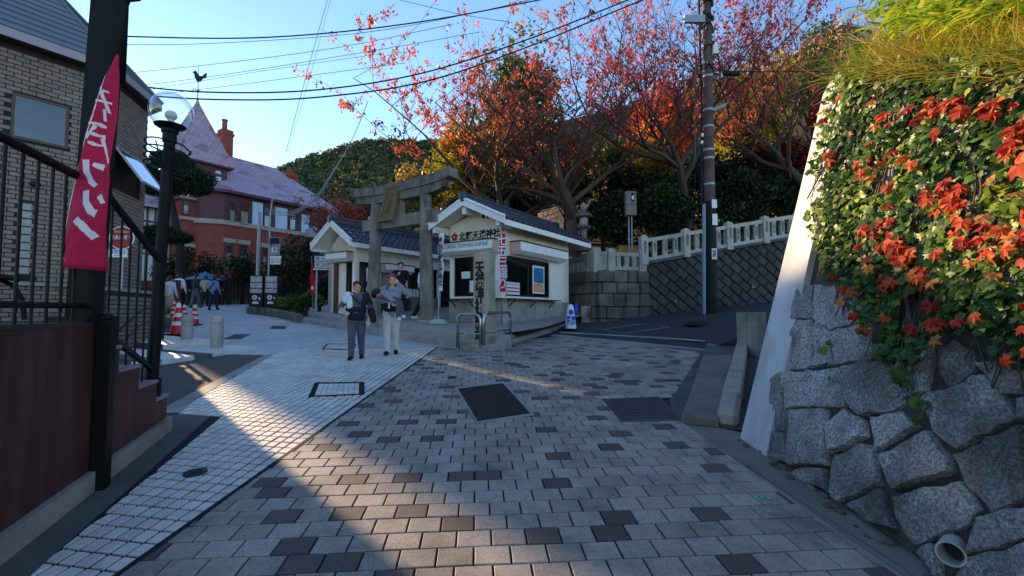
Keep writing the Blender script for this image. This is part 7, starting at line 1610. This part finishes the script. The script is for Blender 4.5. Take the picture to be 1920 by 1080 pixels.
for k in range(3): cable(['bundled cable rising from the signpost to the gate trees, uppermost', 'bundled cable rising from the signpost to the gate trees, middle', 'bundled cable rising from the signpost to the gate trees, lowest'][k], [(508, 392+4*k, 20), (545, 397+3*k, 20), (590, 370+3*k, 19.5), (625, 320+2*k, 19), (660, 262, 18.5), (690, 190, 18)], .016, m='galv', grp='bundled cables above the signpost')
cable('cable with a splice box leaving the pole to the right', [(1330, 133, 15.1), (1400, 134, 15.6), (1520, 134, 16.5), (1650, 130, 17.5)], .016)
cl = AT(1371, 138, 15.4); t = thing('splice_box', 'black cable splice box hanging right of the utility pole', 'cable box', cl); f = MB(frame(cl)); f.M = frame(cl, (1, .1, 0)); f.bx((-.30, -.06, -.07), (.30, .06, .07), 0, .03); part('case', f, 'wrap_black', t); f = MB(f.M); f.tube([(-.34, 0, .02), (-.34, 0, .07)], .02, 6); f.tube([(.34, 0, .02), (.34, 0, .07)], .02, 6); part('clamps', f, 'galv', t)
# meter box on two posts
mp_ = AT(1183, 470, 17.2); mz = hillz(mp_.x, 17.2); t = thing('meter_box', 'grey electricity meter box on two thin posts behind the balustrade', 'meter box', V((mp_.x, 17.2, mz)))
za, zb2 = AT(1183, 405, 17.2).z, AT(1183, 360, 17.2).z
for dx in (-.055, .055): f = MB(); f.tube([V((mp_.x+dx, 17.25, 2.6)), V((mp_.x+dx, 17.25, za))], .022, 8); part('post', f, 'galv', t)
mat('meter_grey', (112, 106, 104), .6, .1, 3, .1, 60, .1); f = MB(); f.bx((mp_.x-.19, 17.05, za), (mp_.x+.19, 17.3, zb2), 0, .015); bo = part('case', f, 'meter_grey', t)
f = MB(); f.bx((mp_.x-.0, 17.04, zb2-.40), (mp_.x+.10, 17.052, zb2-.08)); part('window', f, 'dark_room', bo); f = MB(); f.ball((mp_.x+.05, 17.04, zb2-.25), (.04, .02, .09), 10, 8); part('dial', f, 'paper', bo, True); f = MB(); f.bx((mp_.x-.19, 17.046, za+.40), (mp_.x+.19, 17.052, za+.415)); part('seam', f, 'dark_room', bo)
# stone lantern
lb0 = AT(1095, 470, 18.6); zt_ = AT(1095, 380, 18.6).z; x, y = lb0.x, 18.6; t = thing('stone_lantern', 'weathered stone lantern with pointed finial behind the booth roof', 'stone lantern', V((x, y, 2.7))); z0 = zt_-1.95
f = MB(); f.lathe([(.28, z0), (.28, z0+.12), (.13, z0+.2), (.12, z0+.75), (.16, z0+.85)], (x, y, 0), 10); part('shaft', f, 'stone_dark', t); f = MB(); f.lathe([(.14, z0+.85), (.28, z0+.95), (.28, z0+1.02), (.15, z0+1.03)], (x, y, 0), 6); part('platform', f, 'stone_dark', t)
f = MB(); f.lathe([(.15, z0+1.03), (.17, z0+1.1), (.17, z0+1.3), (.14, z0+1.34)], (x, y, 0), 6); part('light_box', f, 'granite', t); f = MB(); f.lathe([(.14, z0+1.34), (.36, z0+1.38), (.33, z0+1.46), (.16, z0+1.6), (.09, z0+1.64)], (x, y, 0), 6); part('roof', f, 'stone_dark', t); f = MB(); f.lathe([(.08, z0+1.64), (.14, z0+1.72), (.15, z0+1.84), (.02, z0+1.95)], (x, y, 0), 10); part('finial', f, 'granite', t)
# capsule machines
mat('capsule_window', (196, 192, 190), .3, .3, 14, .4, 30, 0, dirt=(120, 110, 112), dirtamt=.7, dscale=9); mat('machine_dark', (44, 34, 36), .5, .15, 3, .1, 60, .05)
for k, (px, lab) in enumerate(((479, 'dark capsule toy machine stack beside the grey signpost, left of its twin'), (507, 'dark capsule toy machine stack right of its twin, beside the hedge'))):
    p = G(px, 588); w2 = .27; t = thing('capsule_machine', lab, 'vending machine', p, 'capsule toy machines'); Mx = frame(p, V((1, .12, 0)))
    f = MB(Mx); f.bx((-w2, 0, .06), (w2, .5, .86)); f.bx((-w2, 0, .87), (w2, .5, 1.66)); part('cabinet', f, 'machine_dark', t); f = MB(Mx); f.bx((-w2-.03, -.03, 0), (w2+.03, .52, .06)); part('plinth', f, 'stone_dark', t)
    for zz, hh in ((1.38, .24), (1.12, .22), (.90, .18)): f = MB(Mx); f.bx((-w2+.03, -.012, zz), (w2-.03, .0, zz+hh), 0, .004); part('display_window', f, 'capsule_window', t)
    f = MB(Mx); f.lathe([(.11, 0), (.10, .02)], (-.05, -.002, .70), 18, 0, (0, -1, 0)); part('dial_plate', f, 'paper', t); f = MB(Mx); f.bx((-.03, -.045, .66), (-.07, -.02, .74)); part('knob', f, 'machine_dark', t)
    f = MB(Mx); f.bx((.12, -.012, .58), (.18, .0, .72)); part('coin_slot', f, 'paper', t); f = MB(Mx); f.prism([(-.15, -.012, .42), (.13, -.012, .42), (.10, -.012, .53), (-.12, -.012, .53)], (0, .012, 0)); part('chute', f, 'paper', t)
# sign posts
p = gp(AT(482, 560, 21.5).x, 21.5); t = thing('grey_post', 'plain grey metal post leaning slightly behind the capsule machines', 'post', p); f = MB(); f.tube([p, AT(487, 400, 21.5)], [.085, .075], 10); part('shaft', f, 'galv', t); f = MB(); f.ball(AT(487, 399, 21.5), (.08, .08, .04), 10, 6); part('cap', f, 'galv', t)
p = gp(AT(502, 560, 21).x, 21); t = thing('parking_signpost', 'thin signpost with dark parking board and small white plates', 'signpost', p); f = MB(); f.tube([p, AT(507, 400, 21), AT(514, 352, 21)], [.04, .04, .02], 8); part('shaft', f, 'galv', t)
def plate(px0, py0, px1, py1, Y, m, parent, name='board', th=.05): a, b = AT(px0, py1, Y), AT(px1, py0, Y); f = MB(); f.bx((a.x, Y-th, a.z), (b.x, Y, b.z)); return part(name, f, m, parent)
bd = plate(504, 445, 526, 478, 20.9, 'galv', t); plate(506, 446, 524, 461, 20.84, 'cloth_navy', bd, 'dark_panel', .01); plate(510, 464, 520, 473, 20.84, 'paper', bd, 'car_symbol', .01); text('🚗' if False else '車', .17, 'ink', tframe(AT(515, 468.5, 20.82), (1, 0, 0)), bd, ext=.002); text('1 Omoya', .11, 'paper', tframe(AT(515, 459, 20.825), (1, 0, 0)), bd, ext=.002)
plate(507, 480, 528, 485, 20.9, 'paper', t, 'small_plate'); p2 = plate(507, 486, 527, 496, 20.9, 'paper', t, 'small_plate'); text('空 ○○', .14, 'ink', tframe(AT(517, 491, 20.84), (1, 0, 0)), p2, ext=.002)
c = AT(603, 490, 18.2); t = thing('parking_price_board', 'dark parking price board with two white panels left of the shrine shop', 'sign board', gp(c.x, 18.2)); f = MB(); f.tube([gp(c.x-.2, 18.25), V((c.x-.2, 18.25, c.z))], .04, 8); f.tube([gp(c.x+.3, 18.25), V((c.x+.3, 18.25, c.z))], .04, 8); part('legs', f, 'galv', t)
bd = plate(587, 470, 626, 506, 18.2, 'cloth_navy', t)
for (a, b, tx) in ((480, 490, '昼 130円'), (491, 502, '夜 200円')): pl = plate(590, a, 624, b, 18.145, 'cloth_offwhite', bd, 'price_panel', .01); text(tx, .17, 'ink_blue', tframe(AT(607, (a+b)/2, 18.12), (1, 0, 0)), pl, ext=.002)
text('1 One', .15, 'paper', tframe(AT(608, 475, 18.13), (1, 0, 0)), bd, ext=.002); plate(587, 503.5, 626, 506, 18.13, 'paper', bd, 'white_strip', .01)
c = gp(AT(587, 590, 18.6).x, 18.6); a = AT(584, 480, 18.6)
t = thing('red_flag', 'small red triangular hanging flag beside the parking price board', 'banner', c); f = MB(); f.tube([c, V((a.x, 18.6, a.z))], .012, 6); part('pole', f, 'pole_pale', t)
q0, q1, q2, q3 = AT(584, 482, 18.58), AT(581, 553, 18.5), AT(594, 552, 18.62), AT(588, 510, 18.55); f = MB(); vs = []
for i in range(9):
    u = i/8; a_, b_ = q0.lerp(q1, u), q0.lerp(q2, u); 
    for k in range(4): vs.append(a_.lerp(b_, k/3)+V((0, .03*math.sin(i*1.1+k), 0)))
f.add(vs, [(i*4+k, i*4+k+1, (i+1)*4+k+1, (i+1)*4+k) for i in range(8) for k in range(3)]); c_ = part('cloth', f, 'cloth_red', t, True); f = MB(); m_ = q1.lerp(q2, .5).lerp(q0, .18); f.ball(m_+V((0, -.06, 0)), (.06, .01, .07), 10, 8); part('print', f, 'cloth_print', c_)
# planter and tile box by the cones, planting kerbs by the hedge
p = G(312, 622); t = thing('tiled_planter', 'low grey tiled block behind the traffic cones', 'planter', p); f = MB(frame(p, (1, .1, 0))); f.bx((-.75, 0, -.05), (.25, .6, .38)); part('core', f, 'mortar', t)
for i in range(7):
    for j in range(3): f = MB(frame(p, (1, .1, 0))); f.bx((-.75+i*.143+.006, -.012, j*.127+.004), (-.75+(i+1)*.143-.006, .0, (j+1)*.127-.006)); part('tile', f, 'riser_tile', t)
f = MB(frame(p, (1, .1, 0))); f.bx((-.77, -.02, .381), (.27, .62, .42), 0, .01); part('cap', f, 'concrete', t)
t = thing('planting_kerb', 'row of rough stone blocks edging the hedge beside the capsule machines', 'kerb', G(540, 597))
P = [G(x, y) for x, y in ((463, 588), (500, 592), (535, 598), (562, 606))]
for a, b in zip(P[:-1], P[1:]):
    for k in range(3): c0, c1 = a.lerp(b, k/3), a.lerp(b, (k+.93)/3); m_ = (c0+c1)/2; f = MB(frame(gp(m_.x, m_.y+.1, .13), c1-c0)); f.box((0, 0, 0), ((c1-c0).length, .22, .34), 0, Matrix.Rotation(rnd.uniform(-.05, .05), 3, 'Y'), .04); part('block', f, 'stone_dark', t)
# hand rail by the brick wall
h0, h1 = gp(-7.5, 9.0), gp(-8.0, 10.9); t = thing('iron_handrail', 'dark iron handrail beside the low brick wall', 'handrail', h1); f = MB(); f.tube([V((-7.35, 8.6, 1.05)), V((-7.62, 9.6, 1.55)), V((-7.95, 10.7, 1.85))], .022, 8); f.tube([V((-7.35, 8.6, .75)), V((-7.62, 9.6, 1.25)), V((-7.95, 10.7, 1.55))], .016, 8); part('rails', f, 'dark_metal', t); f = MB(); f.tube([gp(-7.95, 10.7, 0), V((-7.95, 10.7, 1.9))], .04, 10); part('post', f, 'dark_metal', t)
# fallen leaves along the shrine kerb
P = []
for k in range(160): a = rg.random(); b = (G(870, 664).lerp(G(1045, 634), a)) if k < 110 else G(rg.uniform(1060, 1230), rg.uniform(608, 622)); P.append((b.x+rg.gauss(0, .12), b.y+rg.gauss(-.1, .15), gz(b.y)+.012))
P = np.array(P); v_, f_, n4 = leaf_arrays(P, .06, .6); v_[:, 2] = np.repeat(P[:, 2], 4)+np.abs(v_[:, 2]-np.repeat(P[:, 2], 4))*.25; o = np_obj('fallen_leaves', v_, f_, 4, 'leaf_cherry', None, np.repeat(NR.random(len(P)), 4), 'stuff'); tag(o, 'scattered dry leaves along the shrine kerb', 'leaves')
bpy.data.scenes.remove(TSC)
